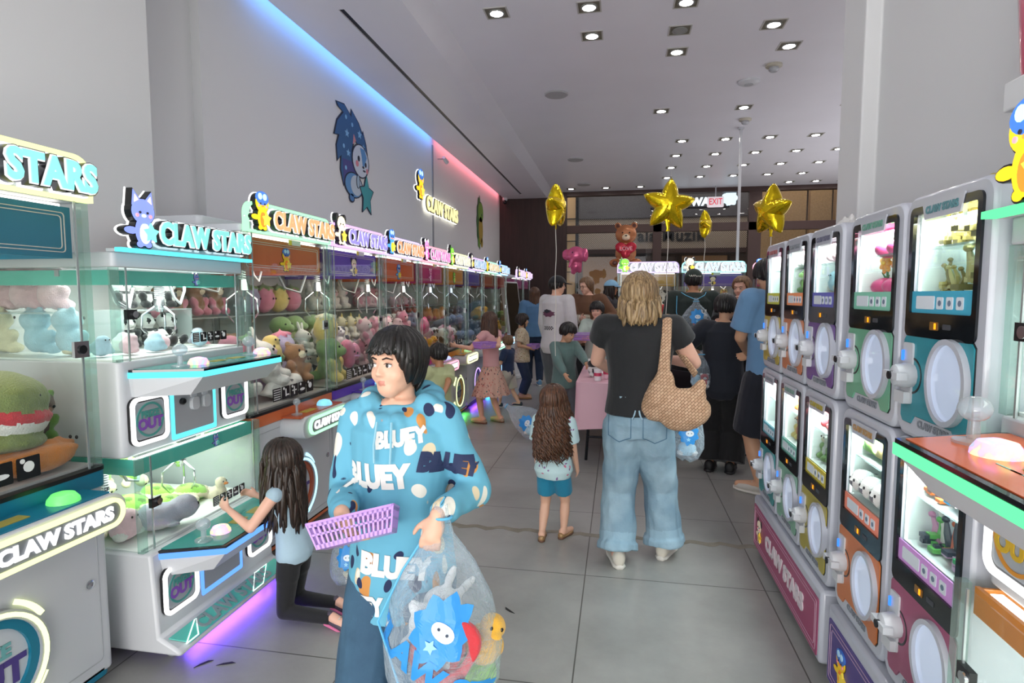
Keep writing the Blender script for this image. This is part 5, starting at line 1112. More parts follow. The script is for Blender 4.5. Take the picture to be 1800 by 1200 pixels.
# two-deck machine: pastel toys and pandas above, turtles below
y = 2.37
for j, (x, d) in enumerate(((.02, .38), (.16, .39), (.30, .38))): plush('panda', ['white', 'black', 'white'], .155, spot(XW, y, HP, x, d, 1.462), (0, 0, HP+.2*j), 'panda plush in the upper row of the mint two-deck machine', 'pandas high in the mint machine')
m = MB(); m.box(XW-.48, y-.07, 1.454, XW-.29, y+.37, 1.460); m.box(XW-.48, y+.365, 1.272, XW-.29, y+.37, 1.454); m.box(XW-.48, y-.07, 1.272, XW-.29, y-.065, 1.454); tag(m.build('display_shelf', glassmat('shelf_glass', '#e6f2f0', 1.3, milk=.25), smooth=None), 'small clear shelf carrying pandas in the mint two-deck machine', 'shelf')
for j, (x, d) in enumerate(((.03, .38), (.16, .39), (.29, .38))): plush('panda', ['white', 'black', 'white'], .165, spot(XW, y, HP, x, d, 1.272), (0, 0, HP+.3*j-.2), 'panda plush in the lower row of the mint two-deck machine', 'pandas low in the mint machine')
plush('panda', ['white', 'black', 'white'], .17, spot(XW, y, HP, .10, .14, 1.272), (-1.2, 0, HP), 'panda plush lying on its back by the front glass', None)
for j, (x, d, c, wd) in enumerate(((-.30, .18, 'sky', 'sky blue'), (-.20, .14, 'palepink', 'pale pink'), (-.08, .12, 'sky', 'sky blue'), (.0, .16, 'palepink', 'pale pink'), (.22, .13, 'sky', 'sky blue'), (.30, .2, 'grey', 'grey'), (-.28, .34, 'cream', 'cream'), (-.1, .28, 'white', 'white'))):
    plush('blob', [c, c], .105, spot(XW, y, HP, x, d, 1.272), (0, 0, HP+j), '%s round plush on the upper floor of the mint two-deck machine' % wd, '%s round plush in the mint machine' % wd, 'blob')
for j, (d, c, z, wd) in enumerate(((.70, 'palepink', 1.46, 'pale pink'), (.56, 'palepink', 1.46, 'pale pink'), (.42, 'palepink', 1.46, 'pale pink'), (.70, 'cream', 1.272, 'cream'), (.50, 'sky', 1.272, 'sky blue'), (.34, 'sky', 1.272, 'sky blue'))):
    plush('bunny' if z > 1.4 else 'bear', [c, c, 'white'], .20, spot(XW, y, HP, -.30, d, z), (0, 0, PI-.3), '%s %s plush at the side glass of the mint two-deck machine, %s' % (wd, 'bunny' if z > 1.4 else 'bear', 'on the ledge' if z > 1.4 else 'at floor level'), '%s plush by the side glass' % wd)
m = MB(); m.box(XW-.76, y-.385, 1.452, XW-.36, y-.24, 1.458); m.box(XW-.76, y-.385, 1.29, XW-.755, y-.38, 1.458); tag(m.build('display_shelf', glassmat('shelf_glass', '#e6f2f0', 1.3, milk=.25), smooth=None), 'clear side ledge carrying pink bunnies in the mint two-deck machine', 'shelf')
for j, (x, d, z) in enumerate(((-.24, .50, .64), (-.08, .52, .66), (.08, .50, .64), (-.20, .34, .49), (-.04, .34, .49), (.12, .34, .49), (-.28, .22, .49), (.0, .18, .49), (.16, .18, .49))):
    plush('turtle', ['lime', 'cream', 'lettuce'], .17, spot(XW, y, HP, x, d, z), (.9 if z > .6 else .3, 0, HP+.2*j), 'lime and cream turtle plush in the lower bay of the mint machine', 'turtles in the lower bay')
plush('seal', ['grey', 'grey', 'white'], .22, spot(XW, y, HP, -.16, .04, .49), (0, 0, HP+.9), 'grey penguin-like plush lying at the lower front glass', None)
plush('blob', ['palepink', 'white'], .16, spot(XW, y, HP, -.31, .10, .49), (0, 0, HP), 'pale pink plush in the lower left corner of the mint machine', None)
plush('duck', ['cream', 'orange'], .13, spot(XW, y, HP, .20, .04, .49), (0, 0, HP), 'small cream duck plush at the lower front glass of the mint machine', None)
# machines facing the aisle
w = 'tan-headed claw machine'
shelf_row(.43, 9.15, 0, 'cow', ['white', 'black', 'white'], 'black and white cow plush', w, 4, .24, seed=31, z=1.39); shelf_row(.43, 9.15, 0, 'cow', ['white', 'black', 'white'], 'spotted cow plush', w, 3, .24, y=.5, z=1.20, seed=32)
heap(.43, 9.15, 0, [('cat', ['white', 'palepink', 'white'], 'white plush'), ('bear', ['white', 'cream', 'cream'], 'cream bear plush')], w, 33, size=.25, layers=((.1, 3, 0), (.3, 3, 0)))
plush('heart', ['red', 'red'], .30, (.60, 9.24, 1.14), (0, 0, 0), 'red box-shaped plush behind the tan-headed machine glass', None)
w = 'purple-headed aisle machine'
shelf_row(1.39, 9.15, 0, 'duck', ['yellow', 'orange'], 'yellow duck plush', w, 4, .26, seed=34); shelf_row(1.39, 9.15, 0, 'duck', ['gold', 'orange'], 'golden duck plush', w, 3, .24, y=.5, z=1.16, seed=35)
heap(1.39, 9.15, 0, [('duck', ['yellow', 'orange'], 'yellow duck plush'), ('bear', ['white', 'pink', 'white'], 'white and pink bear plush')], w, 36, size=.25, layers=((.1, 3, 0), (.3, 3, 0)))

# ------------------------------------------------------------------ balloons
foil = mat('gold_foil', '#e8c81e', .16, .85, bump=.5, bscale=9, bdist=.03)
def star_balloon(loc, R, rz, tilt, label, strz, knot=True, squash=1.0):
    r = empty('star_balloon', loc, rz, label, 'balloon', 'gold star balloons')
    n = 120; rr = []
    for k in range(n):
        a = PI/2+2*PI*k/n+tilt; q = abs(((k/n*10) % 2)-1)       # 1 at tips, 0 in valleys
        rr.append((R*(.52+.48*q**1.25), a, q))
    m = MB(); rings = {}
    for sgn in (1, -1):
        prev = None
        S = [0, .2, .4, .6, .75, .87, .95, 1.0]
        for s in S:
            ring = []
            for (q, a, tip) in rr:
                h = R*.44*math.sqrt(max(0, 1-s**2.2))*(1-.3*tip*s)
                if s == 1.0 and sgn == -1: ring.append(None); continue
                ring.append(m.v((q*s*math.cos(a), sgn*(-h), q*s*math.sin(a))))
            if s == 1.0:
                if sgn == 1: rings['edge'] = ring
                else: ring = rings['edge']
            if prev:
                for k in range(n): m.f([prev[k], prev[(k+1) % n], ring[(k+1) % n], ring[k]])
            prev = ring
    bmesh.ops.remove_doubles(m.bm, verts=m.bm.verts, dist=1e-5)
    o = m.build('foil_star', foil, r, smooth=True)
    # tail and knot below
    m = MB(); m.loft([((0, 0, -R*.45), (.035, 0, 0), (0, .01, 0)), ((0, 0, -R*.86), (.012, 0, 0), (0, .006, 0)), ((0, 0, -R*.95), (.022, 0, 0), (0, .004, 0))], 10); m.build('tail', foil, r)
    m = MB(); L = loc[2]-R*.9-strz; m.tube([(0.004*math.sin(k), .004*math.cos(k*1.3), -R*.9-L*k/12) for k in range(13)], .0035, 5); m.build('ribbon', mat('ribbon_white', '#d6d2c8', .4), r)
    return r
star_balloon((-.59, 5.5, 2.35), .215, 1.38, .1, 'gold foil star balloon seen edge-on by the dark wood panel', .95)
star_balloon((.43, 5.5, 2.34), .245, .12, -.10, 'largest gold foil star balloon, face-on under the ceiling', 1.2)
star_balloon((.96, 7.0, 2.33), .165, 1.2, .25, 'smallest gold foil star balloon below the exit sign', 1.6)
star_balloon((1.19, 5.0, 2.20), .215, -1.12, -.1, 'gold foil star balloon above the capsule machines', 1.3)
m = MB(); m.tube([(.012*math.sin(k*1.4), .012*math.cos(k), -.3*k/10) for k in range(11)], .004, 5)
o = m.build('loose_ribbon', mat('ribbon_white', '#d6d2c8', .4)); o.location = (.86, 10.5, 3.35); tag(o, 'curled white ribbon end hanging below the ceiling near the glazing', 'ribbon')
m = MB(); m.cyl((0, 0, 0), (0, 0, .67), .0015); q = m.build('ribbon_thread', mat('ribbon_white', '#d6d2c8', .4), o)
r = empty('elephant_balloon', (-.72, 9.9, 2.02), 0, 'glossy pink elephant-shaped foil balloon over the people', 'balloon')
b = Blob(); b.e((0, 0, .18), (.16, .10, .15)); b.e((-.15, .02, .19), (.09, .03, .10)); b.e((.15, -.02, .18), (.06, .07, .12)); b.c((-.05, -.09, .12), (-.10, -.12, -.02), .035, .025); b.c((-.03, 0, .05), (-.04, 0, -.10), .05, .045); b.c((.06, 0, .05), (.06, 0, -.08), .045, .04); b.e((0, 0, .0), (.10, .07, .10))
me = b.fuse(.015, 4); me.materials.clear(); link('foil_body', me, [mat('foil_pink', '#d9628c', .18, .35, bump=.3, bscale=12, bdist=.02)], r)
m = MB(); m.ell((-.05, -.105, .22), .012); m.build('eye', EYE, r)
m = MB(); m.tube([(0, 0, -.10), (.01, 0, -.5), (0, 0, -.95)], .003, 5); m.build('ribbon', mat('ribbon_white', '#d6d2c8', .4), r)
r = empty('bear_balloon', (.10, 9.7, 2.13), 0, 'brown bear foil balloon hugging a red heart lettered LOVE', 'balloon')
b = Blob(); b.e((0, 0, .38), (.17, .09, .16), 0); b.e((-.13, 0, .52), (.055, .035, .055), 0); b.e((.13, 0, .52), (.055, .035, .055), 0); b.e((-.13, -.03, .52), (.03, .015, .03), 2); b.e((.13, -.03, .52), (.03, .015, .03), 2)
b.e((0, 0, .08), (.17, .09, .17), 0); b.e((-.17, -.04, -.08), (.09, .06, .07), 0); b.e((.17, -.04, -.08), (.09, .06, .07), 0); b.e((-.17, -.10, -.08), (.04, .015, .035), 2); b.e((0, -.075, .33), (.06, .04, .05), 1)
b.e((-.075, -.10, .16), (.10, .045, .085), 3, (0, .5, 0)); b.e((.075, -.10, .16), (.10, .045, .085), 3, (0, -.5, 0)); b.e((0, -.10, .08), (.075, .04, .085), 3)
me = b.fuse(.011, 3); link('foil_body', me, [mat('foil_brown', '#b07048', .22, .3, bump=.2, bscale=10, bdist=.02), mat('foil_cream', '#e2c8a8', .3), mat('foil_dbrown', '#5a3020', .3), mat('foil_red', '#b82438', .2, .3)], r)
m = MB(); m.ell((-.055, -.085, .40), .012); m.ell((.055, -.085, .40), .012); m.ell((0, -.115, .35), (.018, .01, .012)); m.build('eyes_and_nose', EYE, r)
text('lettering', 'LOVE', .085, mat('love_letter', '#e0a8b0', .5), (0, -.152, .14), parent=r, ext=.003, off=.001)
m = MB(); m.tube([(0, .06, -.08), (.03, .1, -.12), (0, .12, -.16)], .003, 5); m.build('ribbon', mat('ribbon_white', '#d6d2c8', .4), r)

# ------------------------------------------------------------------ exit sign, pole, kiosk
r = empty('exit_sign', (2.15, 14.15, 3.66), 0, 'white EXIT sign with red letters hanging from the ceiling', 'exit sign')
m = MB(); m.prism(rrect(0, 0, .36, .23, .01, 3), 'xz', -.02, .02); m.build('sign_body', mat('exit_white', '#d6ccd2', .4, emit=.35), r, smooth=None)
text('lettering', 'EXIT', .20, mat('exit_red', '#c8203c', .4, emit=.5), (0, -.023, 0), parent=r, ext=.002, off=.002, sx=.72, sy=1.0)
m = MB(); m.cyl((0, 0, .11), (0, 0, .36), .015); m.build('hanging_rod', grey_pl, r)
m = MB(); m.box(-.16, -.018, -.116, .16, .018, -.122); m.build('arrow_plate', mat('exit_white', '#d6ccd2', .4, emit=.35), r, smooth=None)
r = empty('power_pole', (1.76, 9.35, 1.965), 0, 'thin white cable pole running from the back claw machine up to the ceiling', 'pole')
m = MB(); m.box(-.018, -.018, 0, .018, .018, 2.05); m.build('duct', white_pl, r, smooth=None)
m = MB(); m.box(-.04, -.04, 2.03, .04, .04, 2.054); m.build('ceiling_plate', white_pl, r, smooth=None)
r = empty('self_service_kiosk', (-1.78, 10.62, 0), HP*.82, 'tall white kiosk with a tilted black screen at the end of the machine row', 'kiosk')
for nm, z0, z1, y0, mm in (('frame', .72, 1.78, 0, white_pl), ):
    m = MB(); m.M = Matrix.Translation((0, .02, .0)) @ Matrix.Rotation(math.radians(-7), 4, 'X'); m.prism(rrect(0, 1.25, .56, 1.08, .05, 5), 'xz', -.03, .05); m.build('frame', white_pl, r, bevel=.006)
    m = MB(); m.M = Matrix.Translation((0, .02, .0)) @ Matrix.Rotation(math.radians(-7), 4, 'X'); m.prism(rrect(0, 1.27, .49, .98, .02, 4), 'xz', -.036, -.028); m.build('screen', mat('gloss_black', '#0c1116', .08), r, smooth=None)
    m = MB(); m.M = Matrix.Translation((0, .02, .0)) @ Matrix.Rotation(math.radians(-7), 4, 'X'); m.prism(rrect(.12, .86, .10, .09, .006, 2), 'xz', -.042, -.035); m.build('card_reader', led('#d8ff4a', 1.2), r, smooth=None)
m = MB(); m.prism(rrect(0, .18, .5, .42, .04, 4), 'xy', 0, .05); m.prism(rrect(0, .22, .40, .22, .04, 4), 'xy', .05, .95); m.build('pedestal', white_pl, r, bevel=.005)

# ------------------------------------------------------------------ party tables and chairs
pinkc = mat('pink_cloth', '#dcaebb', .5, bump=.15, bscale=14)
def party_table(cx, y0, w, L, label, hang=.42, cl='pink plastic cloth'):
    r = empty('folding_table', (cx, y0+L/2, 0), 0, label, 'table', 'party folding tables')
    m = MB(); m.prism(rrect(0, 0, w, L, .05, 4), 'xy', .70, .735); m.build('tabletop', mat('table_grey', '#b8b8b8', .5), r, smooth=None)
    for sy in (-1, 1):
        m = MB(); y = sy*(L/2-.12); 
        m.tube([(-w/2+.12, y, .70), (-w/2+.10, y, .35), (-w/2+.08, y-sy*.0, .0)], .014, 8); m.build('leg', dark_metal, r)
        m = MB(); m.tube([(w/2-.12, y, .70), (w/2-.10, y, .35), (w/2-.08, y, .0)], .014, 8); m.build('leg', dark_metal, r)
        m = MB(); m.tube([(-w/2+.09, y, .22), (w/2-.09, y, .22)], .01, 8); m.build('leg_brace', dark_metal, r)
    m = MB(); top = []; n = 96; W2, L2 = w/2+.012, L/2+.012; per = rrect(0, 0, W2*2, L2*2, .05, 4)
    pts = []
    for i in range(len(per)):
        a, b = per[i], per[(i+1) % len(per)]; k = max(1, int(math.hypot(b[0]-a[0], b[1]-a[1])/.03))
        for j in range(k): pts.append((a[0]+(b[0]-a[0])*j/k, a[1]+(b[1]-a[1])*j/k))
    rings = []
    for q in range(9):
        t = q/8; ring = []
        for i, (x, y) in enumerate(pts):
            ln = math.hypot(x, y); wv = (.016*math.sin(i*.55)+.012*math.sin(i*.23+1))*t; ring.append(m.v((x*(1+(wv+.012*t)/ln*1.0), y*(1+(wv+.012*t)/ln), .742-hang*t-.012*math.sin(i*.31)*t)))
        rings.append(ring)
    for a, b in zip(rings, rings[1:]):
        for i in range(len(pts)): m.f([a[i], a[(i+1) % len(pts)], b[(i+1) % len(pts)], b[i]])
    m.f(rings[0])
    o = m.build('tablecloth', pinkc, None); o.location = (cx, y0+L/2, 0); tag(o, '%s draped over the folding table, %s' % (cl, label.split(', ')[-1]), 'tablecloth', 'pink tablecloths')
    return r
party_table(.02, 5.22, .76, 1.75, 'folding table under the pink cloth, left of the woman in jeans')
party_table(1.88, 6.8, .76, 1.6, 'second folding table under a pink cloth, behind the young man in blue')
def cup(loc, col, label, print_=None):
    r = empty('paper_cup', loc, 0, label, 'cup', 'cups and treats on the pink table')
    m = MB(); m.lathe([(.028, 0), (.038, .10), (.040, .105), (.036, .10), (.027, .004), (.001, .004)], n=20); m.build('cup_wall', mat('cup_'+col.strip('#'), col, .4), r)
    m = MB(); m.lathe([(.0335, .045), (.0355, .075), (.0352, .045)], n=20); m.build('printed_band', mat('cup_band', '#c8385c', .4), r)
cup((-.18, 5.36, .744), '#e8e4e6', 'white paper cup with a red band at the near end of the pink table')
cup((-.10, 5.50, .744), '#f0c8d4', 'pale pink paper cup just behind the white one')
plush('panda', ['black', 'white', 'black'], .17, (-.24, 5.62, .744), (0, 0, .6), 'small black and white plush sitting on the pink table', None)
m = MB(); m.prism(rrect(0, 0, .20, .14, .02, 3), 'xy', 0, .012); o = m.build('napkin_stack', mat('napkin', '#efe8ea', .7), None, smooth=None); o.location = (-.10, 5.85, .744); tag(o, 'white napkins lying on the pink table', 'napkins')
def folding_chair(loc, rz, label):
    r = empty('folding_chair', loc, rz, label, 'chair', 'black folding chairs by the tables'); bm_ = mat('chair_black', '#15161a', .4, .3)
    m = MB(); m.prism(rrect(0, 0, .40, .38, .05, 4), 'xy', .435, .455); m.build('seat', bm_, r, bevel=.004)
    m = MB(); m.prism(rrect(0, .70, .38, .20, .04, 4), 'xz', .215, .235); m.build('backrest', bm_, r, bevel=.004)
    for sx in (-1, 1):
        m = MB(); m.tube([(sx*.20, .24, .80), (sx*.20, .19, .45), (sx*.20, -.18, .012)], .011, 8); m.build('leg', bm_, r)
        m = MB(); m.tube([(sx*.185, -.14, .44), (sx*.185, .24, .012)], .011, 8); m.build('leg', bm_, r)
    m = MB(); m.tube([(-.185, .18, .12), (.185, .18, .12)], .008, 6); m.tube([(-.20, -.14, .06), (.20, -.14, .06)], .008, 6); m.build('cross_bar', bm_, r)
folding_chair((1.34, 5.62, 0), -.5, 'black folding chair right of the boy in navy')
folding_chair((.79, 5.92, 0), 2.4, 'black folding chair half hidden behind the woman in jeans')
# worn joint strip and scuffs on the floor
m = MB()
rnd = random.Random(4)
pts = [(-1.3+2.15*i/60, 3.66+.012*math.sin(i*1.3)+rnd.uniform(-.006, .006)) for i in range(61)]; pts2 = [(x, y-.045-rnd.uniform(0, .02)) for x, y in pts[::-1]]
m.prism(pts+pts2, 'xy', 0.0006, .0012); struct(m.build('trim_4', mat('worn_joint', '#8c8577', .6, var=.25, vscale=12), smooth=None))
for i, (x, y) in enumerate(((-1.62, 2.03), (-1.70, 2.00), (-1.06, 2.13), (-1.0, 2.08), (-.47, 2.64))):
    m = MB(); m.prism([(0, 0), (.03, .012), (.07, .03), (.05, .035), (.02, .02)], 'xy', .0006, .002); o = m.build('floor_scuff', mat('scuff_dark', '#1e1d1c', .8), smooth=None); o.location = (x, y, 0); o.rotation_euler = (0, 0, i*.5); tag(o, 'small dark scrap lying on the near grey floor tiles', 'scrap', 'dark scraps on the near floor')
# ------------------------------------------------------------------ people
def Rz(a): return Matrix.Rotation(a, 4, 'Z')
def Rx(a): return Matrix.Rotation(a, 4, 'X')
def Ry(a): return Matrix.Rotation(a, 4, 'Y')
def ik(S, Wt, a, b, pole):
    S, Wt = Vector(S), Vector(Wt); d = Wt-S; L = d.length; mx = (a+b)*.995
    if L > mx: Wt = S+d*(mx/L); d = Wt-S; L = mx
    L = max(L, abs(a-b)+.01); u = d.normalized(); x = (a*a-b*b+L*L)/(2*L); h = math.sqrt(max(a*a-x*x, 0))
    p = Vector(pole); p = p-u*p.dot(u)
    if p.length < 1e-5: p = u.orthogonal()
    return S+u*x+p.normalized()*h, Wt
SKIN = {'fair': '#e6b39c', 'light': '#e4b398', 'tan': '#b9825f', 'olive': '#cf9f7e'}
def skinm(k):
    n = 'skin_'+k
    if n in MATS: return MATS[n]
    m = mat(n, SKIN[k], .5, var=.06, vscale=10); p = [q for q in m.node_tree.nodes if q.type == 'BSDF_PRINCIPLED'][0]
    p.inputs['Subsurface Weight'].default_value = .0; return m
class P: pass
def person(label, loc, yaw, H, hh=.15, w=1.0, lean=0, side=0, twist=0, head=(0, 0, 0), hands=None, hrot=None, curl=(.5, .5), poles=None, feet=None, legs=None, drop=0,
           skin='light', voxel=.008, hips=None, palm=None, shw=None, pz=None, child=None):
    """builds the body mesh; yaw: way the figure faces (0 = away down the shop). Returns P with joints in local coordinates"""
    q = P(); q.H = H; q.hh = hh*H; q.w = w; q.loc = loc; q.yaw = yaw
    hipz = (H*(.50 if hh < .145 else .465)-drop) if pz is None else pz
    q.hipz = hipz; full = H*(.50 if hh < .145 else .465)
    nb = hipz+(H-full)-q.hh*1.06                      # neck base height along the spine
    T = Matrix.Translation((0, 0, hipz)) @ Rz(twist) @ Ry(side) @ Rx(-lean) @ Matrix.Translation((0, 0, -hipz)); q.T = T; q.nb = nb
    sw = (shw or (.108 if hh < .145 else .098))*H*(.6+.4*w); shz = nb-.032*H; q.sw = sw; q.shz = shz
    tp = lambda x, y, z: T @ Vector((x, y, z)); q.tp = tp
    b = Blob()
    # torso
    X = (T.to_3x3() @ Vector((1, 0, 0))); Y = (T.to_3x3() @ Vector((0, 1, 0)))
    def sec(z, rx, ry, yo=0): return (tp(0, yo, z), X*rx*H*w, Y*ry*H*w)
    tz = nb-hipz
    q.secs = [(hipz-.05*H, .070, .055, 0), (hipz, .090, .066, -.004*H), (hipz+tz*.25, .080, .057, 0), (hipz+tz*.45, .078, .055, .004*H), (hipz+tz*.68, .090, .062, .004*H), (hipz+tz*.86, .092, .055, 0), (nb-.01*H, .060, .040, -.004*H), (nb+.01*H, .035, .032, -.004*H)]
    b.l([sec(*s) for s in q.secs], 0)
    q.sec = sec
    # head
    hd = q.hh; Hm = T @ Matrix.Translation((0, 0, nb)) @ Rz(head[0]) @ Rx(head[1]) @ Ry(head[2]) @ Matrix.Translation((0, .06*hd, .56*hd)); q.Hm = Hm; q.hd = hd
    hp = lambda x, y, z: Hm @ Vector((x*hd, y*hd, z*hd)); q.hp = hp
    HR = Hm.to_3x3()
    def he(c, r, mi=0, rot=None): b.e(hp(*c), tuple(v*hd for v in r), mi, HR if rot is None else HR @ Euler(rot).to_matrix())
    b.c(tp(0, -.01*H, nb-.02*H), hp(0, -.10, -.22), .19*hd if hh > .145 else .23*hd, .18*hd if hh > .145 else .21*hd, 0, caps=False)
    he((0, -.04, .10), (.335, .40, .385)); he((0, .08, -.10), (.27, .29, .33)); he((0, .17, -.30), (.17, .17, .17)); he((-.13, .20, -.13), (.13, .13, .14)); he((.13, .20, -.13), (.13, .13, .14))
    he((0, .33, .10), (.20, .05, .05)); ns = 1 if hh < .145 else .8; b.c(hp(0, .37, .0), hp(0, .40+.02*ns, -.12), .026*hd*ns, .042*hd*ns); he((-.035, .39, -.13), (.035, .04, .028)); he((.035, .39, -.13), (.035, .04, .028))
    lw_ = .085 if hh < .145 else .062
    he((0, .335, -.238), (lw_, .040, .016), 1); he((0, .33, -.262), (lw_*.82, .040, .016), 1)
    for sx in (-1, 1): he((sx*.335, -.02, -.02), (.035, .08, .12)); 
    # arms
    ua, fa = .168*H, .145*H; hl = .098*H
    arms = []
    for k, sx in enumerate((-1, 1)):
        S = tp(sx*sw, 0, shz); tgt = (hands or (None, None))[k]
        if tgt is None: tgt = Vector((S.x*1.28, S.y+.05*H, S.z-.305*H))
        pole = (poles or (None, None))[k] or (sx*.45, -1, -.35)
        E_, Wr = ik(S, tgt, ua, fa, pole)
        ww = .5+.5*w
        b.c(tp(sx*sw*.80, 0, shz-.005*H), S, .036*H*ww, .033*H*ww); b.c(S, E_, .031*H*ww, .024*H*ww); b.c(E_, Wr, .024*H*ww, .0155*H*ww)
        d = (Wr-E_).normalized()
        if hrot and hrot[k]: d = Vector(hrot[k]).normalized()
        n = Vector((palm or (None, None))[k] or (-sx, 0, 0)); n = (n-d*n.dot(d)); n = n.normalized() if n.length > 1e-4 else d.orthogonal()
        x = d.cross(n).normalized()
        # thumb side: should point forward/up for hanging or reaching arms
        th = x if (x.y+x.z*.8) > 0 else -x
        cv = curl[k]; hw_ = .042*H*.5
        R3 = Matrix((th, d, n)).transposed()
        if R3.determinant() < 0: R3 = Matrix((th, d, -n)).transposed()
        pc = Wr+d*hl*.27
        b.e(pc, (hw_, hl*.30, hl*.13), 0, R3)
        b.c(Wr, Wr+d*hl*.2, .0155*H*ww, .014*H)
        fr = hl*.052
        for f, (off, ln) in enumerate(((.80, .42), (.27, .47), (-.27, .44), (-.78, .35))):
            p0 = Wr+d*hl*.48+th*hw_*off; dr = (d+th*off*.10).normalized(); 
            for s in range(3):
                a = cv*(.55, .9, .7)[s]; dr = (dr*math.cos(a)+n*math.sin(a)).normalized(); p1 = p0+dr*ln*hl*(.42, .32, .26)[s]
                b.c(p0, p1, fr*(1.05-.08*s), fr*(.97-.08*s)); p0 = p1
        p0 = Wr+d*hl*.16+th*hw_*.75; dr = (th*.8+d*.75+n*.25*cv).normalized()
        for s in range(2):
            p1 = p0+dr*hl*(.22, .17)[s]; b.c(p0, p1, fr*(1.35-.25*s), fr*(1.15-.2*s)); p0 = p1; dr = (dr+d*.5+n*.4*cv-th*.2).normalized()
        arms.append((S, E_, Wr, d, n, pc))
    q.arms = arms
    # legs
    lg = []; hx = .048*H*(.7+.3*w); ankz = .042*H
    up = full*.49; lo = full-up-ankz
    for k, sx in enumerate((-1, 1)):
        Hj = Vector((sx*hx, 0, hipz-.02*H))
        if legs: Kn, An = Vector(legs[k][0]), Vector(legs[k][1]); fd = Vector(legs[k][2])
        else:
            f = (feet or (None, None))[k] or (sx*hx*1.15, 0, 0, 0); An = Vector((f[0], f[1], ankz+f[2])); fd = Vector((-math.sin(f[3]), math.cos(f[3]), f[4] if len(f) > 4 else 0))
            Kn, An = ik(Hj, An, up, lo, (sx*.1, 1, 0))
        wl = .35+.65*w
        b.c(Hj, Kn, .050*H*wl, .033*H*wl); b.c(Kn, Kn+(An-Kn)*.35, .031*H*wl, .033*H*wl); b.c(Kn+(An-Kn)*.35, An, .033*H*wl, .020*H*wl)
        b.c(An-fd*.015*H, An+fd*.10*H-Vector((0, 0, ankz*.45)), .024*H, .018*H)
        lg.append((Hj, Kn, An, fd))
    q.lg = lg
    me = b.fuse(voxel, 3)
    # eyes and brows join the body mesh
    bm = MB(); ins = []
    bm2 = bmesh.new(); bm2.from_mesh(me)
    add = MB()
    for sx in (-1, 1):
        add.mi = 2; add.ell(hp(sx*.125, .335, -.005), (.052*hd, .035*hd, (.026 if hh < .145 else .033)*hd), HR, 10, 8)
        add.mi = 3; add.ell(hp(sx*.125, .368, -.005), (.023*hd, .009*hd, (.021 if hh < .145 else .028)*hd), HR, 10, 8)
        add.mi = 4; add.tube([hp(sx*.05, .372, .075), hp(sx*.12, .375, .098), hp(sx*.20, .335, .075)], [.010*hd, .014*hd, .006*hd], 6)
        add.mi = 4; add.tube([hp(sx*.065, .362, .012), hp(sx*.125, .378, .027), hp(sx*.185, .345, .010)], [.004*hd, .007*hd, .004*hd], 6)
    t = add.mesh(True); bm2.from_mesh(t); bm2.to_mesh(me); bm2.free(); bpy.data.meshes.remove(t)
    q.root = link('person', me, [skinm(skin), mat('lips_'+skin, {'fair': '#d08f82', 'light': '#c4806f', 'tan': '#99604c', 'olive': '#b07664'}[skin], .4), mat('eye_white', '#e6e3de', .2), mat('iris_dark', '#1c1410', .15), mat('brow_dark', '#2a1d16', .8)], None)
    q.root.location = loc; q.root.rotation_euler = (0, 0, yaw); q.root['label'] = label; q.root['category'] = 'person'
    q.M = Matrix.Translation(loc) @ Rz(yaw); q.voxel = voxel
    return q
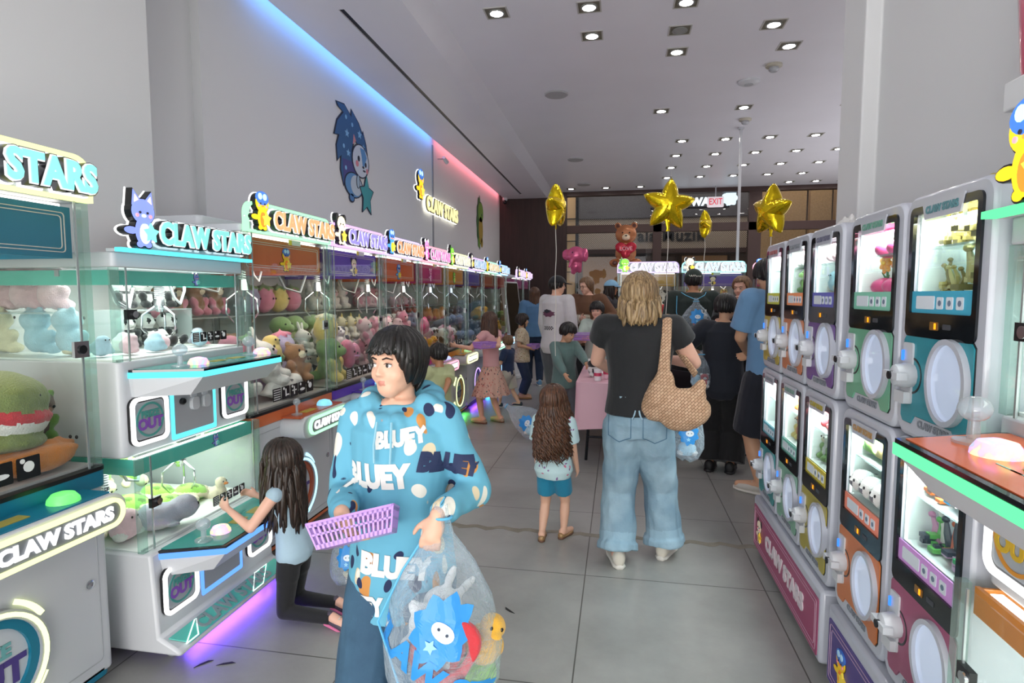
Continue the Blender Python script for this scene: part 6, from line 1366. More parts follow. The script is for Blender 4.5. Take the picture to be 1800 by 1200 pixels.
def garment_top(q, m, name='shirt', sleeve='short', hem=.0, g=.016, flare=1.0, mats=None, fn=None, sg=None, disp=.004, neck=.0, cuff=None, wide=1.0, vox=None):
    H = q.H; b = Blob(); S = []
    hz = q.hipz+hem*H
    ss = [s for s in q.secs]
    low = [s for s in ss if s[0] > hz+.02*H]
    def at(z):
        for a, c in zip(ss, ss[1:]):
            if a[0] <= z <= c[0]:
                t = (z-a[0])/(c[0]-a[0]); return (z, a[1]+(c[1]-a[1])*t, a[2]+(c[2]-a[2])*t, a[3]+(c[3]-a[3])*t)
        return (z, max(ss[1][1], .09), max(ss[1][2], .066), 0)
    rows = [at(hz)]+[s for s in ss[:-1] if s[0] > hz+.02*H]
    n = len(rows); secs = []
    for i, (z, rx, ry, yo) in enumerate(rows):
        gg = g*H/1.0; fl = 1+(flare-1)*max(0, 1-(z-hz)/(q.nb-hz)*1.3)
        top = i >= n-1
        c, X, Y = q.sec(z, rx, ry, yo)
        kx = gg/(X.length) if not top else gg*.5/X.length; ky = gg/(Y.length) if not top else gg*.5/Y.length
        secs.append((c, X*(1+kx)*fl*wide, Y*(1+ky)*fl*wide))
    # close shoulders to the neck
    c, X, Y = q.sec(q.nb+.004*H+neck, .045, .040, -.004*H); secs.append((c, X, Y))
    b.l(secs, 0, 28)
    sg = sg or g
    for k, (Sh, E, W_, d, nn, pc) in enumerate(q.arms):
        ww = .5+.5*q.w; sx = (-1, 1)[k]; r0 = (.032*ww+sg*.8)*H; r1 = (.024*ww+sg)*H
        if sleeve == 'none':
            b.c(q.tp(sx*q.sw*.6, 0, q.shz), q.tp(sx*q.sw*1.0, 0, q.shz), .04*H, .036*H*ww+.004*H); continue
        b.c(q.tp(sx*q.sw*.7, 0, q.shz-.005*H), Sh, .040*H*ww+sg*.5*H, r0*.97)
        if sleeve == 'cap': b.c(Sh, Sh+(E-Sh)*.38, r0, r0*1.02, 0, caps=False); b.e(Sh, r0*.98)
        elif sleeve == 'short': b.c(Sh, Sh+(E-Sh)*.78, r0, r1*1.1, 0, caps=False); b.e(Sh, r0)
        else:
            b.c(Sh, E, r0, r1*1.08); b.c(E, E+(W_-E)*.84, r1*1.08, (.0165*ww+sg*.9)*H, 0, caps=False)
            if cuff is not None: b.c(E+(W_-E)*.84, E+(W_-E)*.95, (.0185*ww+sg*.35)*H, (.0165*ww+sg*.3)*H, cuff, caps=False)
            else: b.c(E+(W_-E)*.80, E+(W_-E)*.96, (.0185*ww+sg*.6)*H, (.0165*ww+sg*.45)*H, 0, caps=False)
    if fn: fn(b)
    me = b.fuse(vox or q.voxel, 3, disp, 9/ max(H, 1)*1.4, (1, 1, .6))
    o = link(name, me, mats or [m], q.root); return o
def garment_legs(q, m, name='trousers', length=1.0, g=.018, flare=1.0, mats=None, cuffs=False, disp=.004, waist=.06, fn=None, vox=None, hemg=None):
    H = q.H; b = Blob(); ss = [q.secs[0], q.secs[1], (q.hipz+waist*H, .083, .060, 0)]
    sec = []
    for (z, rx, ry, yo) in ss:
        c, X, Y = q.sec(z, rx, ry, yo); sec.append((c, X*(1+g*.8*H/X.length), Y*(1+g*.8*H/Y.length)))
    b.l(sec, 0, 24); wl = .35+.65*q.w
    for Hj, Kn, An, fd in q.lg:
        r0 = (.052*wl+g)*H; r1 = (.033*wl+g)*H*(1+(flare-1)*.5); r2 = (.022*wl+(hemg or g))*H*flare
        b.c(Hj, Hj+(Kn-Hj)*.3, r0*1.0, r0*.98)
        if length < .55: b.c(Hj+(Kn-Hj)*.25, Hj+(Kn-Hj)*(length/.5), r0, r0*.92+(flare-1)*.03*H, 0, caps=False); continue
        b.c(Hj, Kn, r0, r1)
        t = (length-.5)/.5; e = Kn+(An-Kn)*t; b.c(Kn, e, r1, r1+(r2-r1)*t, 0, caps=False)
        if cuffs: b.c(Kn+(An-Kn)*(t-.13), e, r2*1.10, r2*1.12, 1, caps=False)
    if fn: fn(b)
    me = b.fuse(vox or q.voxel, 2, disp, 10, (1, 1, .55)); return link(name, me, mats or [m], q.root)
def skirt(q, m, z1, r1, z0=.03, r0=.088, name='skirt', n=72, fold=.06):
    H = q.H; mb = MB(); rings = []
    for j in range(15):
        t = j/14; z = q.hipz+z0*H+(z1*H-z0*H)*t; R = (r0+(r1-r0)*t**.8)*H*q.w; ring = []
        for i in range(n):
            a = 2*PI*i/n; f = 1+fold*t*(math.sin(a*13+.6*math.sin(3*a))+.4*math.sin(a*29)); v = q.tp(0, 0, q.hipz+z0*H)
            ring.append(mb.v((v.x*(1-t)+R*f*math.cos(a), v.y*(1-t)+R*.82*f*math.sin(a), z+.006*H*math.sin(a*7)*t)))
        rings.append(ring)
    for a, b_ in zip(rings, rings[1:]):
        for k in range(n): mb.f([a[k], a[(k+1) % n], b_[(k+1) % n], b_[k]])
    mb.f(rings[0])
    return mb.build(name, m, q.root, smooth=True)
def shoes(q, m, sole, kind='sneaker', name='shoe', scale=1.0):
    H = q.H
    for k, (Hj, Kn, An, fd) in enumerate(q.lg):
        L = .155*H*scale; f = fd.normalized(); flat = Vector((f.x, f.y, 0)); 
        if flat.length < 1e-3: flat = Vector((0, 1, 0))
        x = f.cross(Vector((0, 0, 1))); x = x.normalized() if x.length > 1e-3 else Vector((1, 0, 0)); u = x.cross(f).normalized()
        base = An-u*.042*H-f*.045*H*scale; mb = MB()
        hgt = {'sneaker': (.050, .058, .052, .040, .034, .028, .012), 'flat': (.030, .034, .020, .014, .018, .018, .008), 'sandal': (.028, .032, .02, .018, .02, .02, .01)}[kind]
        pr = [(0, .55), (.06, .8), (.25, .82), (.45, .86), (.65, 1.0), (.85, .92), (1.0, .35)]
        sec = []
        for (t, wd), h in zip(pr, hgt):
            c = base+f*L*t+u*(.006*H+h*H*.5); sec.append((c, x*wd*.027*H*scale, u*h*H*.55))
        mb.loft([( sec[0][0]-f*.004, sec[0][1]*.5, sec[0][2]*.5)]+sec+[(sec[-1][0]+f*.008, sec[-1][1]*.4, sec[-1][2]*.4)], 14)
        mb.mi = 1
        so = []
        for (t, wd) in [(-.03, .4)]+pr+[(1.04, .2)]: so.append((base+f*L*t+u*.006*H, x*wd*.0285*H*scale, u*.009*H))
        mb.loft(so, 14)
        if kind == 'sneaker':
            mb.mi = 2
            for j in range(3): c = base+f*L*(.42+.08*j)+u*(.056-.006*j)*H; mb.tube([c-x*.014*H, c+u*.004*H, c+x*.014*H], .0022*H, 5)
        mb.build(name, [m, sole, mat('lace_pale', '#c8c8c4', .6)], q.root, smooth=True)
def hair(q, m, L=.3, n=120, bangs=True, curl=0.0, wave=.0, cf=9, side_part=False, name='hair', thick=1.0, face=50, back=None, puff=1.0, taper=.35, seed=1, front_t=84, down=None, gather=None, hat=False, outw=.06, tuck=.0):
    rnd = random.Random(seed); hd = q.hd; mb = MB(); inv = q.M.to_3x3().inverted()
    C = Vector((0, -.04, .10)); R = Vector((.355, .425, .405))*1.0*puff
    def ep(phi, t, k=1.0): return q.hp(C.x+R.x*k*math.sin(t)*math.sin(phi), C.y+R.y*k*math.sin(t)*math.cos(phi), C.z+R.z*k*math.cos(t))
    def tlim(phi):
        a = abs((phi+PI) % (2*PI)-PI); fa = math.radians(face)
        if a < fa: return math.radians(front_t if bangs else 52)
        if a < fa+.35: return math.radians((front_t if bangs else 52)+(100-(front_t if bangs else 52))*min(1, (a-fa)/.35))
        return math.radians(100+18*min(1, (a-fa-.35)/1.2))
    # scalp shell
    NP, NT = 40, 12; grid = []
    for i in range(NP):
        phi = 2*PI*i/NP; tl = tlim(phi); grid.append([mb.v(ep(phi, tl*j/NT+.001, .985)) for j in range(1, NT+1)])
    top = mb.v(ep(0, 0, .985))
    for i in range(NP):
        a, b_ = grid[i], grid[(i+1) % NP]; mb.f([top, a[0], b_[0]])
        for j in range(NT-1): mb.f([a[j], a[j+1], b_[j+1], b_[j]])
    t0c = -.25
    for i in range(n):
        phi = 2*PI*(i+rnd.random()*.8)/n; a = abs((phi+PI) % (2*PI)-PI); fa = math.radians(face)
        k = 1.0+rnd.random()*.09*thick; tl = tlim(phi)*rnd.uniform(.93, 1.03); pts = []
        long_ = a > fa*.92
        ph2 = phi
        for j in range(9):
            t = tl*(.10+.90*j/8)
            tt = phi+ (0 if not side_part else .5*(1-j/8)*(1 if math.sin(phi) > 0 else -1)*(1 if a < fa+.4 else 0))
            pts.append(ep(tt, t, k+(.01*math.sin(j*1.2+i))))
        if (L > 0 and long_) or (not bangs and L > 0 and long_):
            p = pts[-1]; Lr = L*rnd.uniform(.82, 1.05); seg = max(6, int(Lr/.028)); out = (p-q.hp(0, -.05, 0)); out.z = 0; out.normalize()
            frontness = max(0, 1-a/PI*1.2)
            for s in range(1, seg+1):
                f = s/seg; c = p+Vector((0, 0, -Lr*f))+out*(outw*hd*puff*math.sin(min(1, f*1.3)*PI*.5)+tuck*f*f)
                if gather is not None: c = c.lerp(Vector(gather)+Vector((0, 0, -Lr*f*.7)), min(1, f*1.5)*.8)
                if curl: ang = f*Lr*cf*2*PI+i; c += Vector((math.cos(ang), math.sin(ang), 0))*curl*min(1, f*2.5)
                if wave: c += out*wave*math.sin(f*Lr*16+i*.35)+Vector((-out.y, out.x, 0))*wave*math.sin(f*Lr*12+i*.9)
                pts.append(c)
            if down: pts = pts
        elif L <= 0 or not long_:
            p = pts[-1]; dd = (pts[-1]-pts[-2]).normalized(); ext = .10 if L <= 0 else .06
            pts.append(p+dd*ext*hd*.6+Vector((rnd.uniform(-.02, .02), rnd.uniform(-.02, .02), 0))*hd); pts.append(p+dd*ext*hd*1.1+Vector((rnd.uniform(-.04, .04), rnd.uniform(-.03, .03), -.02))*hd)
        r = .060*hd*rnd.uniform(.8, 1.2)*thick; N_ = len(pts)
        rr = [r*(.45+.55*min(1, j/4))*(1 if j < N_*.7 else 1-(1-taper)*(j-N_*.7)/(N_*.3)) for j in range(N_)]; rr[-1] = r*.12
        mb.tube(pts, rr, 5, flat=.55)
    return mb.build(name, m, q.root, smooth=True)
def hairm(name, c, c2):
    n = 'hair_'+name
    if n in MATS: return MATS[n]
    m, nt, out = newmat(n); p = N(nt, 'BsdfPrincipled'); p.inputs['Roughness'].default_value = .42
    tc = N(nt, 'TexCoord'); mp = N(nt, 'Mapping'); mp.inputs['Scale'].default_value = (60, 60, 4); nz = N(nt, 'TexNoise'); nz.inputs['Scale'].default_value = 2; nz.inputs['Detail'].default_value = 3
    nt.links.new(tc.outputs['Object'], mp.inputs[0]); nt.links.new(mp.outputs[0], nz.inputs[0])
    r = N(nt, 'ValToRGB'); r.color_ramp.elements[0].position = .38; r.color_ramp.elements[1].position = .62; r.color_ramp.elements[0].color = (*lin(c2), 1); r.color_ramp.elements[1].color = (*lin(c), 1)
    nt.links.new(nz.outputs[0], r.inputs[0]); nt.links.new(r.outputs[0], p.inputs['Base Color'])
    b = N(nt, 'Bump'); b.inputs['Strength'].default_value = .6; b.inputs['Distance'].default_value = .004; nt.links.new(nz.outputs[0], b.inputs['Height']); nt.links.new(b.outputs[0], p.inputs['Normal'])
    nt.links.new(p.outputs[0], out.inputs[0]); MATS[n] = m; return m
HB = hairm('black', '#17120f', '#0a0807'); HDB = hairm('dark_brown', '#35241a', '#1a110c'); HBR = hairm('brown', '#5a3d29', '#33211a'); HCB = hairm('chestnut', '#6b4630', '#3c261a'); HBL = hairm('blonde', '#a88d66', '#6b5438'); HLB = hairm('light_brown', '#8d6c4c', '#5b4230')
def cloth(name, c, rough=.85, var=.12, bump=.35, bs=40, vs=6): return mat('cloth_'+name, c, rough, var=var, vscale=vs, bump=bump, bscale=bs, bdist=.004, sheen=.15)
def denim(name, c, c2): return mat('denim_'+name, c, .85, col2=c2, vscale=5, bump=.5, bscale=70, bdist=.004)
def spots(name, base, cols, scale=22, thr=.28, stretch=(1, 1, 1), soft=.02, wob=.05):
    """fabric with scattered motifs"""
    n = 'print_'+name
    if n in MATS: return MATS[n]
    m, nt, out = newmat(n); p = N(nt, 'BsdfPrincipled'); p.inputs['Roughness'].default_value = .85
    tc = N(nt, 'TexCoord'); prev = None
    base_c = (*lin(base), 1)
    for i, c in enumerate(cols):
        mp = N(nt, 'Mapping'); mp.inputs['Location'].default_value = (i*3.1, i*1.7, i*5.3); mp.inputs['Scale'].default_value = stretch; mp.inputs['Rotation'].default_value = (i*.4, .3*i, i*.7)
        nt.links.new(tc.outputs['Object'], mp.inputs[0]); nz = N(nt, 'TexNoise'); nz.inputs['Scale'].default_value = scale*.5; ad = N(nt, 'MixRGB'); ad.blend_type = 'ADD'; ad.inputs[0].default_value = wob
        nt.links.new(mp.outputs[0], nz.inputs[0]); nt.links.new(mp.outputs[0], ad.inputs[1]); nt.links.new(nz.outputs['Color'], ad.inputs[2])
        v = N(nt, 'TexVoronoi'); v.inputs['Scale'].default_value = scale*(1+.13*i); nt.links.new(ad.outputs[0], v.inputs[0])
        r = N(nt, 'MapRange'); r.inputs[1].default_value = thr+soft; r.inputs[2].default_value = thr; nt.links.new(v.outputs['Distance'], r.inputs[0])
        mx = N(nt, 'MixRGB'); nt.links.new(r.outputs[0], mx.inputs[0]); mx.inputs[2].default_value = (*lin(c), 1)
        if prev: nt.links.new(prev.outputs[0], mx.inputs[1])
        else: mx.inputs[1].default_value = base_c
        prev = mx
    nt.links.new(prev.outputs[0], p.inputs['Base Color']); nt.links.new(p.outputs[0], out.inputs[0]); MATS[n] = m; return m
def cap_hat(q, m, rim=None, back=False):
    hd = q.hd; mb = MB(); C = Vector((0, -.03, .12)); R = Vector((.425, .495, .46)); NP, NT = 28, 9
    rings = []
    for j in range(1, NT+1):
        t = math.radians(84)*j/NT; rings.append([mb.v(q.hp(C.x+R.x*math.sin(t)*math.sin(2*PI*i/NP), C.y+R.y*math.sin(t)*math.cos(2*PI*i/NP), C.z+R.z*math.cos(t)*(1.0))) for i in range(NP)])
    top = mb.v(q.hp(C.x, C.y, C.z+R.z))
    for i in range(NP):
        mb.f([top, rings[0][i], rings[0][(i+1) % NP]])
        for a, b_ in zip(rings, rings[1:]): mb.f([a[i], b_[i], b_[(i+1) % NP], a[(i+1) % NP]])
    o = mb.build('cap', m, q.root, smooth=True)
    s = o.modifiers.new('s', 'SOLIDIFY'); s.thickness = .006
    mb = MB(); a = []; b_ = []
    for i in range(11):
        f = -1+2*i/10; x = .33*f; a.append((x, .36+.10*(1-f*f), .17)); b_.append((x*1.05, .40+.42*math.sqrt(max(0, 1-f*f)), .13-.03*(1-f*f)))
    A = [mb.v(q.hp(*p)) for p in a]; B = [mb.v(q.hp(*p)) for p in b_]
    for i in range(10): mb.f([A[i], A[i+1], B[i+1], B[i]])
    o2 = mb.build('cap_brim', rim or m, q.root, smooth=True); s = o2.modifiers.new('s', 'SOLIDIFY'); s.thickness = .008
    return o
def lc(q, wx, wy, wz):  # world point -> figure's own frame
    return q_inv(q.loc, q.yaw) @ Vector((wx, wy, wz))
def q_inv(loc, yaw): return (Matrix.Translation(loc) @ Rz(yaw)).inverted()
def H_(loc, yaw, *pts): return tuple(None if p is None else q_inv(loc, yaw) @ Vector(p) for p in pts)
WHT = cloth('white', '#d8d6d2'); SOLE = mat('sole_white', '#d0ccc4', .6); SOLB = mat('sole_black', '#18181a', .6)
# ================= the child in the printed hooded sweatshirt (nearest figure)
L0 = (-.66, 1.68, 0); Y0 = PI
q = person('child in a blue printed hooded sweatshirt holding a lavender basket and a toy-filled bag', L0, Y0, 1.43, .152, .98, head=(-.30, .04, .02), voxel=.0055,
    hands=H_(L0, Y0, (-.485, 1.50, .925), (-.745, 1.45, .93)), hrot=H_((0, 0, 0), Y0, (-.15, -.45, -.9), (.65, -.55, -.55)), curl=(1.3, .6), palm=H_((0, 0, 0), Y0, (-.2, .9, -.4), (.4, .3, .75)),
    poles=((-.45, -.8, -.6), (.45, -.8, -.6)), feet=((-.085, 0, 0, .1), (.085, .04, 0, -.1)), skin='light')
kid = q
bluep = spots('hoodie', '#63a9c2', ['#d9c9a8', '#c98a48', '#e4e0d4', '#1e2a4e', '#1e2a4e'], 8.5, .20, (1, 1, .7), .012, wob=.22)
def hood(b):
    H = q.H
    for i in range(13):
        a = PI*.13+PI*1.74*i/12+PI/2*0; a = -PI/2+PI*.16*0+2*PI*i/13
        r = .070*H; c = q.tp(r*math.cos(a)*1.0, -.012*H+r*.85*math.sin(a), q.nb+.004*H-(.028*H if math.sin(a) > .6 else 0)+(-.01*H*math.sin(a)))
        b.e(c, (.030*H, .030*H, .026*H))
    b.e(q.tp(0, -.065*H, q.nb-.03*H), (.075*H, .04*H, .06*H))
    b.e(q.tp(0, .060*H, q.hipz+.08*H), (.075*H, .03*H, .055*H))
top = garment_top(q, bluep, 'hooded_sweatshirt', 'long', -.075, .026, 1.10, fn=hood, sg=.011, disp=.011, vox=.006)
B0 = bvh_of(top.data)
def put_text(q, o, body, size, m, x, z, name='lettering', rot=0, off=.006, side=1, lift=.003, sx=1, yd=1, dev=.045):
    """lettering pressed on the front (yd=1) or back (yd=-1) of a garment"""
    me = textmesh(body, size, 0.0, off, 0, 3).copy(); me.transform(Matrix.Scale(sx, 4, (1, 0, 0)))
    M = Matrix.Translation((x, .6*yd, z)) @ (Rz(PI) if yd > 0 else Rz(0)) @ Ry(rot) @ Rx(PI/2)
    t = drape(me, M, bvh_of(o.data), (0, -yd, 0), lift, 2, dev); t.materials.append(m)
    w = bpy.data.objects.new(name, t); COL.objects.link(w); w.parent = o; t.name = name; return w
wl = mat('print_white', '#e4e2dc', .7); nl = mat('print_navy', '#1e2a4e', .7)
put_text(q, top, 'BLUEY', .092, wl, .035, 1.0, off=.006, sx=.80, rot=-.06)
put_text(q, top, 'BLUEY', .085, wl, -.02, .73, off=.006, rot=.1, sx=.85)
put_text(q, top, 'BLUEY', .07, nl, -.175, 1.03, off=.006, rot=.2, sx=.8, dev=.09)
put_text(q, top, 'BLUEY', .06, wl, -.04, 1.115, off=.004, rot=-.15, sx=.85)
put_text(q, top, 'BLUEY', .07, wl, .10, .60, off=.005, rot=-.1, sx=.85)
m = MB(); 
for sx in (-1, 1): m.tube([q.tp(sx*.022, .125, q.nb-.035), q.tp(sx*.026, .142, q.nb-.10), q.tp(sx*.024, .146, q.nb-.15)], .0035, 6)
m.build('drawstring', cloth('hood_string', '#8fc3d6'), top)
tr = garment_legs(q, denim('blue', '#3d6079', '#2c4a62'), 'jeans', .97, .024, 1.25, disp=.006)
m = MB()
for sx in (-1, 1):
    c = Vector((sx*.118, .02, .50)); m.prism([(c.y-.06, c.z-.09), (c.y+.06, c.z-.09), (c.y+.06, c.z+.07), (c.y-.06, c.z+.07)], 'yz', c.x-.012, c.x+.012)
m.build('cargo_pocket', denim('blue', '#3d6079', '#2c4a62'), tr, bevel=.005)
shoes(q, mat('shoe_grey', '#6d6f74', .6), SOLE)
hair(q, HB, .062, 300, True, face=42, puff=1.0, seed=3, front_t=72, thick=.85, taper=.7, outw=-.02, tuck=-.02)

# basket helper: slotted plastic tray
def basket(loc, rot, label, s=1.0, group=None):
    r = bpy.data.objects.new('plastic_basket', None); COL.objects.link(r); r.location = loc; r.rotation_euler = rot; tag(r, label, 'basket', group or 'lavender token baskets'); r.empty_display_size = .05
    mt = mat('basket_lilac', '#b58ad6', .35); a, b_, h = .105*s, .070*s, .062*s
    m = MB(); m.box(-a*.85, -b_*.85, 0, a*.85, b_*.85, .003); m.build('bottom', mt, r, smooth=None)
    for nm, (ux, uy), L, off in (('long_side', (1, 0), a, -b_), ('long_side', (1, 0), a, b_), ('short_side', (0, 1), b_, -a), ('short_side', (0, 1), b_, a)):
        m = MB(); nsl = int(L*2/.0125)
        def pt(u, t, o=0): # along, height fraction
            k = .85+.15*t; 
            return (u*k, off*k+o, h*t) if ux else (off*k+o, u*k, h*t)
        for z0, z1 in ((0, .18), (.52, .60), (.86, 1.0)):
            v = [m.v(pt(-L, z0)), m.v(pt(L, z0)), m.v(pt(L, z1)), m.v(pt(-L, z1))]; m.f(v)
        for k in range(nsl+1):
            u = -L+2*L*k/nsl; v = [m.v(pt(u-.0028, 0)), m.v(pt(u+.0028, 0)), m.v(pt(u+.0028, 1)), m.v(pt(u-.0028, 1))]; m.f(v)
        o = m.build(nm, mt, r, smooth=None); sd = o.modifiers.new('s', 'SOLIDIFY'); sd.thickness = .003; sd.offset = 0
    m = MB(); m.ring(rrect(0, 0, 2*a+.010, 2*b_+.010, .012, 4), rrect(0, 0, 2*a-.004, 2*b_-.004, .008, 4), 'xy', h-.002, h+.004); m.build('rim', mt, r, smooth=None)
    return r
basket((-.675, 1.405, .875), (-.42, -.18, .35), 'lavender slotted basket held by the child in the blue hooded sweatshirt', 1.05)

# clear drawstring bags
def bag_mesh(w, d, h, seed=1, neck=.25):
    """hanging bag, top at origin"""
    rnd = random.Random(seed); mb = MB(); n = 40; rings = []
    prof = [(0, .10), (.06, .13), (.14, neck*.8), (.28, .55), (.45, .85), (.65, 1.0), (.82, .97), (.94, .72), (1.0, .25)]
    pr = []
    for i in range(len(prof)-1):
        for k in range(3): t = k/3; pr.append((prof[i][0]+(prof[i+1][0]-prof[i][0])*t, prof[i][1]+(prof[i+1][1]-prof[i][1])*t))
    pr.append(prof[-1])
    for (t, k) in pr:
        ring = []
        for i in range(n):
            a = 2*PI*i/n; f = 1+.07*noise.noise(Vector((math.cos(a)*2, math.sin(a)*2, t*3+seed)))+(.10*math.sin(a*11+seed)*(1-t)**2)
            ring.append(mb.v((w/2*k*f*math.cos(a), d/2*k*f*math.sin(a), -h*t+.01*math.sin(a*2+seed)*t)))
        rings.append(ring)
    for a, b_ in zip(rings, rings[1:]):
        for i in range(n): mb.f([a[i], a[(i+1) % n], b_[(i+1) % n], b_[i]])
    mb.f(rings[-1]); return mb.mesh(True)
def bag_print(r, me, size, z, side=-1, cx=0, txt=True, rot=0):
    """blue spiky emblem with lettering, printed on the side facing the viewer"""
    bv = bvh_of(me)
    for nm, pts, col in (('printed_emblem', spiky(0, 0, .30, .36, 9, .28), '#2f8fd8'), ('printed_face', circ(.03, .02, .15, 20, .11), '#dfeaf2'), ('printed_dots', circ(-.03, .03, .02, 8), '#22324a'), ('printed_dots', circ(.09, .03, .02, 8), '#22324a'), ('printed_star', starpts(-.02, -.20, .09), '#8fd0f0')):
        mb = MB(); vs = [mb.v((u*size, v*size, 0)) for u, v in pts]; mb.f(vs); t = mb.mesh(None)
        lift = {'printed_emblem': .004, 'printed_face': .006}.get(nm, .008)
        M = Matrix.Translation((cx, side*.5, z)) @ Ry(rot) @ Rx(PI/2)
        d = drape(t, M, bv, (0, -side, 0), lift, 3); d.materials.append(mat('bagprint_'+col.strip('#'), col, .4)); o = bpy.data.objects.new(nm, d); COL.objects.link(o); o.parent = r
    if txt:
        t = textmesh('CLAW STARS', size*.42, 0, size*.022, 0, 3).copy(); M = Matrix.Translation((cx+.05*size, side*.5, z-size*.62)) @ Ry(rot) @ Rx(PI/2)
        d = drape(t, M, bv, (0, -side, 0), .005, 2); d.materials.append(mat('bagprint_2f8fd8', '#2f8fd8', .4)); o = bpy.data.objects.new('lettering', d); COL.objects.link(o); o.parent = r
def toy_bag(loc, rz, w, d, h, label, seed=1, pr=None, strap=None, group='clear drawstring bags', rot=None):
    r = bpy.data.objects.new('drawstring_bag', None); COL.objects.link(r); r.location = loc; r.rotation_euler = rot or (0, 0, rz); tag(r, label, 'bag', group); r.empty_display_size = .05
    me = bag_mesh(w, d, h, seed); bg = link('clear_bag', me, [plastic_bag()], r)
    if pr: bag_print(bg, me, *pr)
    mb = MB()
    for s in (strap or []): mb.tube(s, .0035, 6)
    mb.tube([(.03*math.cos(a), .022*math.sin(a), -.035) for a in [2*PI*i/16 for i in range(17)]], .004, 6)
    mb.build('drawstring', mat('string_blue', '#5fb4dc', .5), r); return r
bl = (-.475, 1.50, .955)
toy_bag(bl, 0, .34, .26, .60, 'big clear drawstring bag of toys hanging from the hooded child\'s hand', 2, (.22, -.30, -1, .03, True, .5), [[(.0, 0, -.02), (-.10, -.04, -.18), (-.165, -.06, -.32), (-.10, -.07, -.50), (.0, -.07, -.62)], [(0, 0, 0), (.02, -.02, .03), (.0, 0, .0)]])
plush('bunny', ['white', 'white', 'white'], .20, (-.56, 1.50, .52), (0, .6, .4), 'white long-eared plush inside the big clear bag', None)
plush('cat', ['white', 'red', 'white'], .22, (-.455, 1.47, .47), (0, -.2, .1), 'white plush with a red collar pressed to the big clear bag', None)
m = MB(); m.ring(rrect(0, 0, .17, .19, .06, 6), rrect(0, 0, .12, .13, .05, 6), 'xz', -.012, .012); o = m.build('plush_picture_frame', furm('red', FURS['red']), bevel=.006); o.location = (-.44, 1.415, .60); o.rotation_euler = (0, .5, 0); tag(o, 'red rounded frame-shaped plush showing through the big clear bag', 'plush toy')
plush('duck', ['gold', 'gold'], .17, (-.37, 1.50, .50), (0, .3, .5), 'golden plush at the right side of the big clear bag', None)
plush('blob', ['cream', 'white'], .20, (-.47, 1.52, .385), (0, 0, 1), 'cream plush at the bottom of the big clear bag', None)
plush('blob', ['lime', 'lime'], .15, (-.38, 1.53, .41), (0, 0, 2), 'pale green plush low in the big clear bag', None)

# ================= girl kneeling at the two-deck machine
L1 = (-1.50, 2.44, 0); Y1 = math.radians(88)
q = person('long-haired girl kneeling at the mint two-deck machine in black leggings', L1, Y1, 1.0, .185, .92, lean=.10, head=(-.15, .05, 0), voxel=.006, pz=.315,
    hands=H_(L1, Y1, (-1.735, 2.30, .555), (-1.74, 2.52, .545)), curl=(.9, .9), poles=((-.5, -.3, -1), (.5, -.3, -1)),
    legs=[((-.06, .02, .05), (-.06, -.24, .045), (0, -1, -.35)), ((.07, .05, .05), (.07, -.20, .045), (0, -1, -.35))], skin='fair')
garment_top(q, cloth('tank_blue', '#a9c3d2'), 'tank_top', 'none', -.035, .010, 1.12)
garment_legs(q, cloth('legging_black', '#111114', var=.05), 'leggings', .96, .006, 1.0, disp=.002)
shoes(q, mat('shoe_print', '#4a4250', .6), mat('sole_pink', '#d8709a', .5))
hair(q, HDB, .31, 210, True, wave=.010, face=40, seed=5, front_t=78, thick=1.25, puff=1.07)
toy_bag((-1.36, 2.72, .36), .3, .20, .17, .33, 'small clear toy bag on the floor behind the kneeling girl', 4, (.14, -.16, -1, 0, False))
plush('bear', ['brown', 'cream', 'cream'], .15, (-1.35, 2.71, .045), (0, 0, 1), 'tan plush inside the small bag behind the kneeling girl', None)

# ================= woman in the black T-shirt and wide jeans
L2 = (.115, 3.30, 0); Y2 = -.06
q = person('woman in a black T-shirt and wide blue jeans seen from behind', L2, Y2, 1.64, .135, 1.08, head=(-.08, .12, 0), voxel=.008,
    hands=H_(L2, Y2, (-.03, 3.68, 1.05), (.30, 3.62, 1.14)), poles=((-1, -.6, -.5), (1, -.6, -.5)), feet=((-.10, -.04, 0, .25), (.165, .13, 0, -.35)), skin='fair', curl=(.8, .8))
tee = garment_top(q, cloth('tee_black', '#141518', var=.05), 'T-shirt', 'cap', .030, .017, 1.04, wide=1.0, disp=.006)
tee.name = 'black_tshirt'
lj = denim('light', '#94adbb', '#7592a4')
def seat(b): pass
jn = garment_legs(q, lj, 'wide_jeans', .985, .016, 1.30, mats=[lj, denim('cuff', '#9db9c8', '#84a2b4')], cuffs=True, disp=.013, waist=.09, hemg=.027)
B1 = bvh_of(jn.data)
for sx in (-1, 1):
    mb = MB(); pts = [(-.065, .07), (.065, .07), (.065, -.05), (0, -.08), (-.065, -.05)]
    o_ = grow(pts, .0); i_ = grow(pts, -.007); n5 = len(pts)
    A = [mb.v((u, v, 0)) for u, v in o_]; Bv = [mb.v((u, v, 0)) for u, v in i_]
    for k in range(n5): mb.f([A[k], A[(k+1) % n5], Bv[(k+1) % n5], Bv[k]])
    t = mb.mesh(None); d = drape(t, Matrix.Translation((sx*.095, -.6, q.hipz-.02)) @ Rx(PI/2), B1, (0, 1, 0), .002, 3); d.materials.append(mat('stitch_blue', '#53748a', .8)); o = bpy.data.objects.new('back_pocket', d); COL.objects.link(o); o.parent = jn
mb = MB()
for k in range(32):
    pass
c_ = q.sec(q.hipz+.085*q.H, .083, .060, 0); mb.loft([(c_[0]-Vector((0, 0, .022)), c_[1]*1.17, c_[2]*1.22), (c_[0]+Vector((0, 0, .018)), c_[1]*1.15, c_[2]*1.20)], 32)
wb = mb.build('waistband', lj, jn)
y_ = -(c_[2].length*1.22)-.010
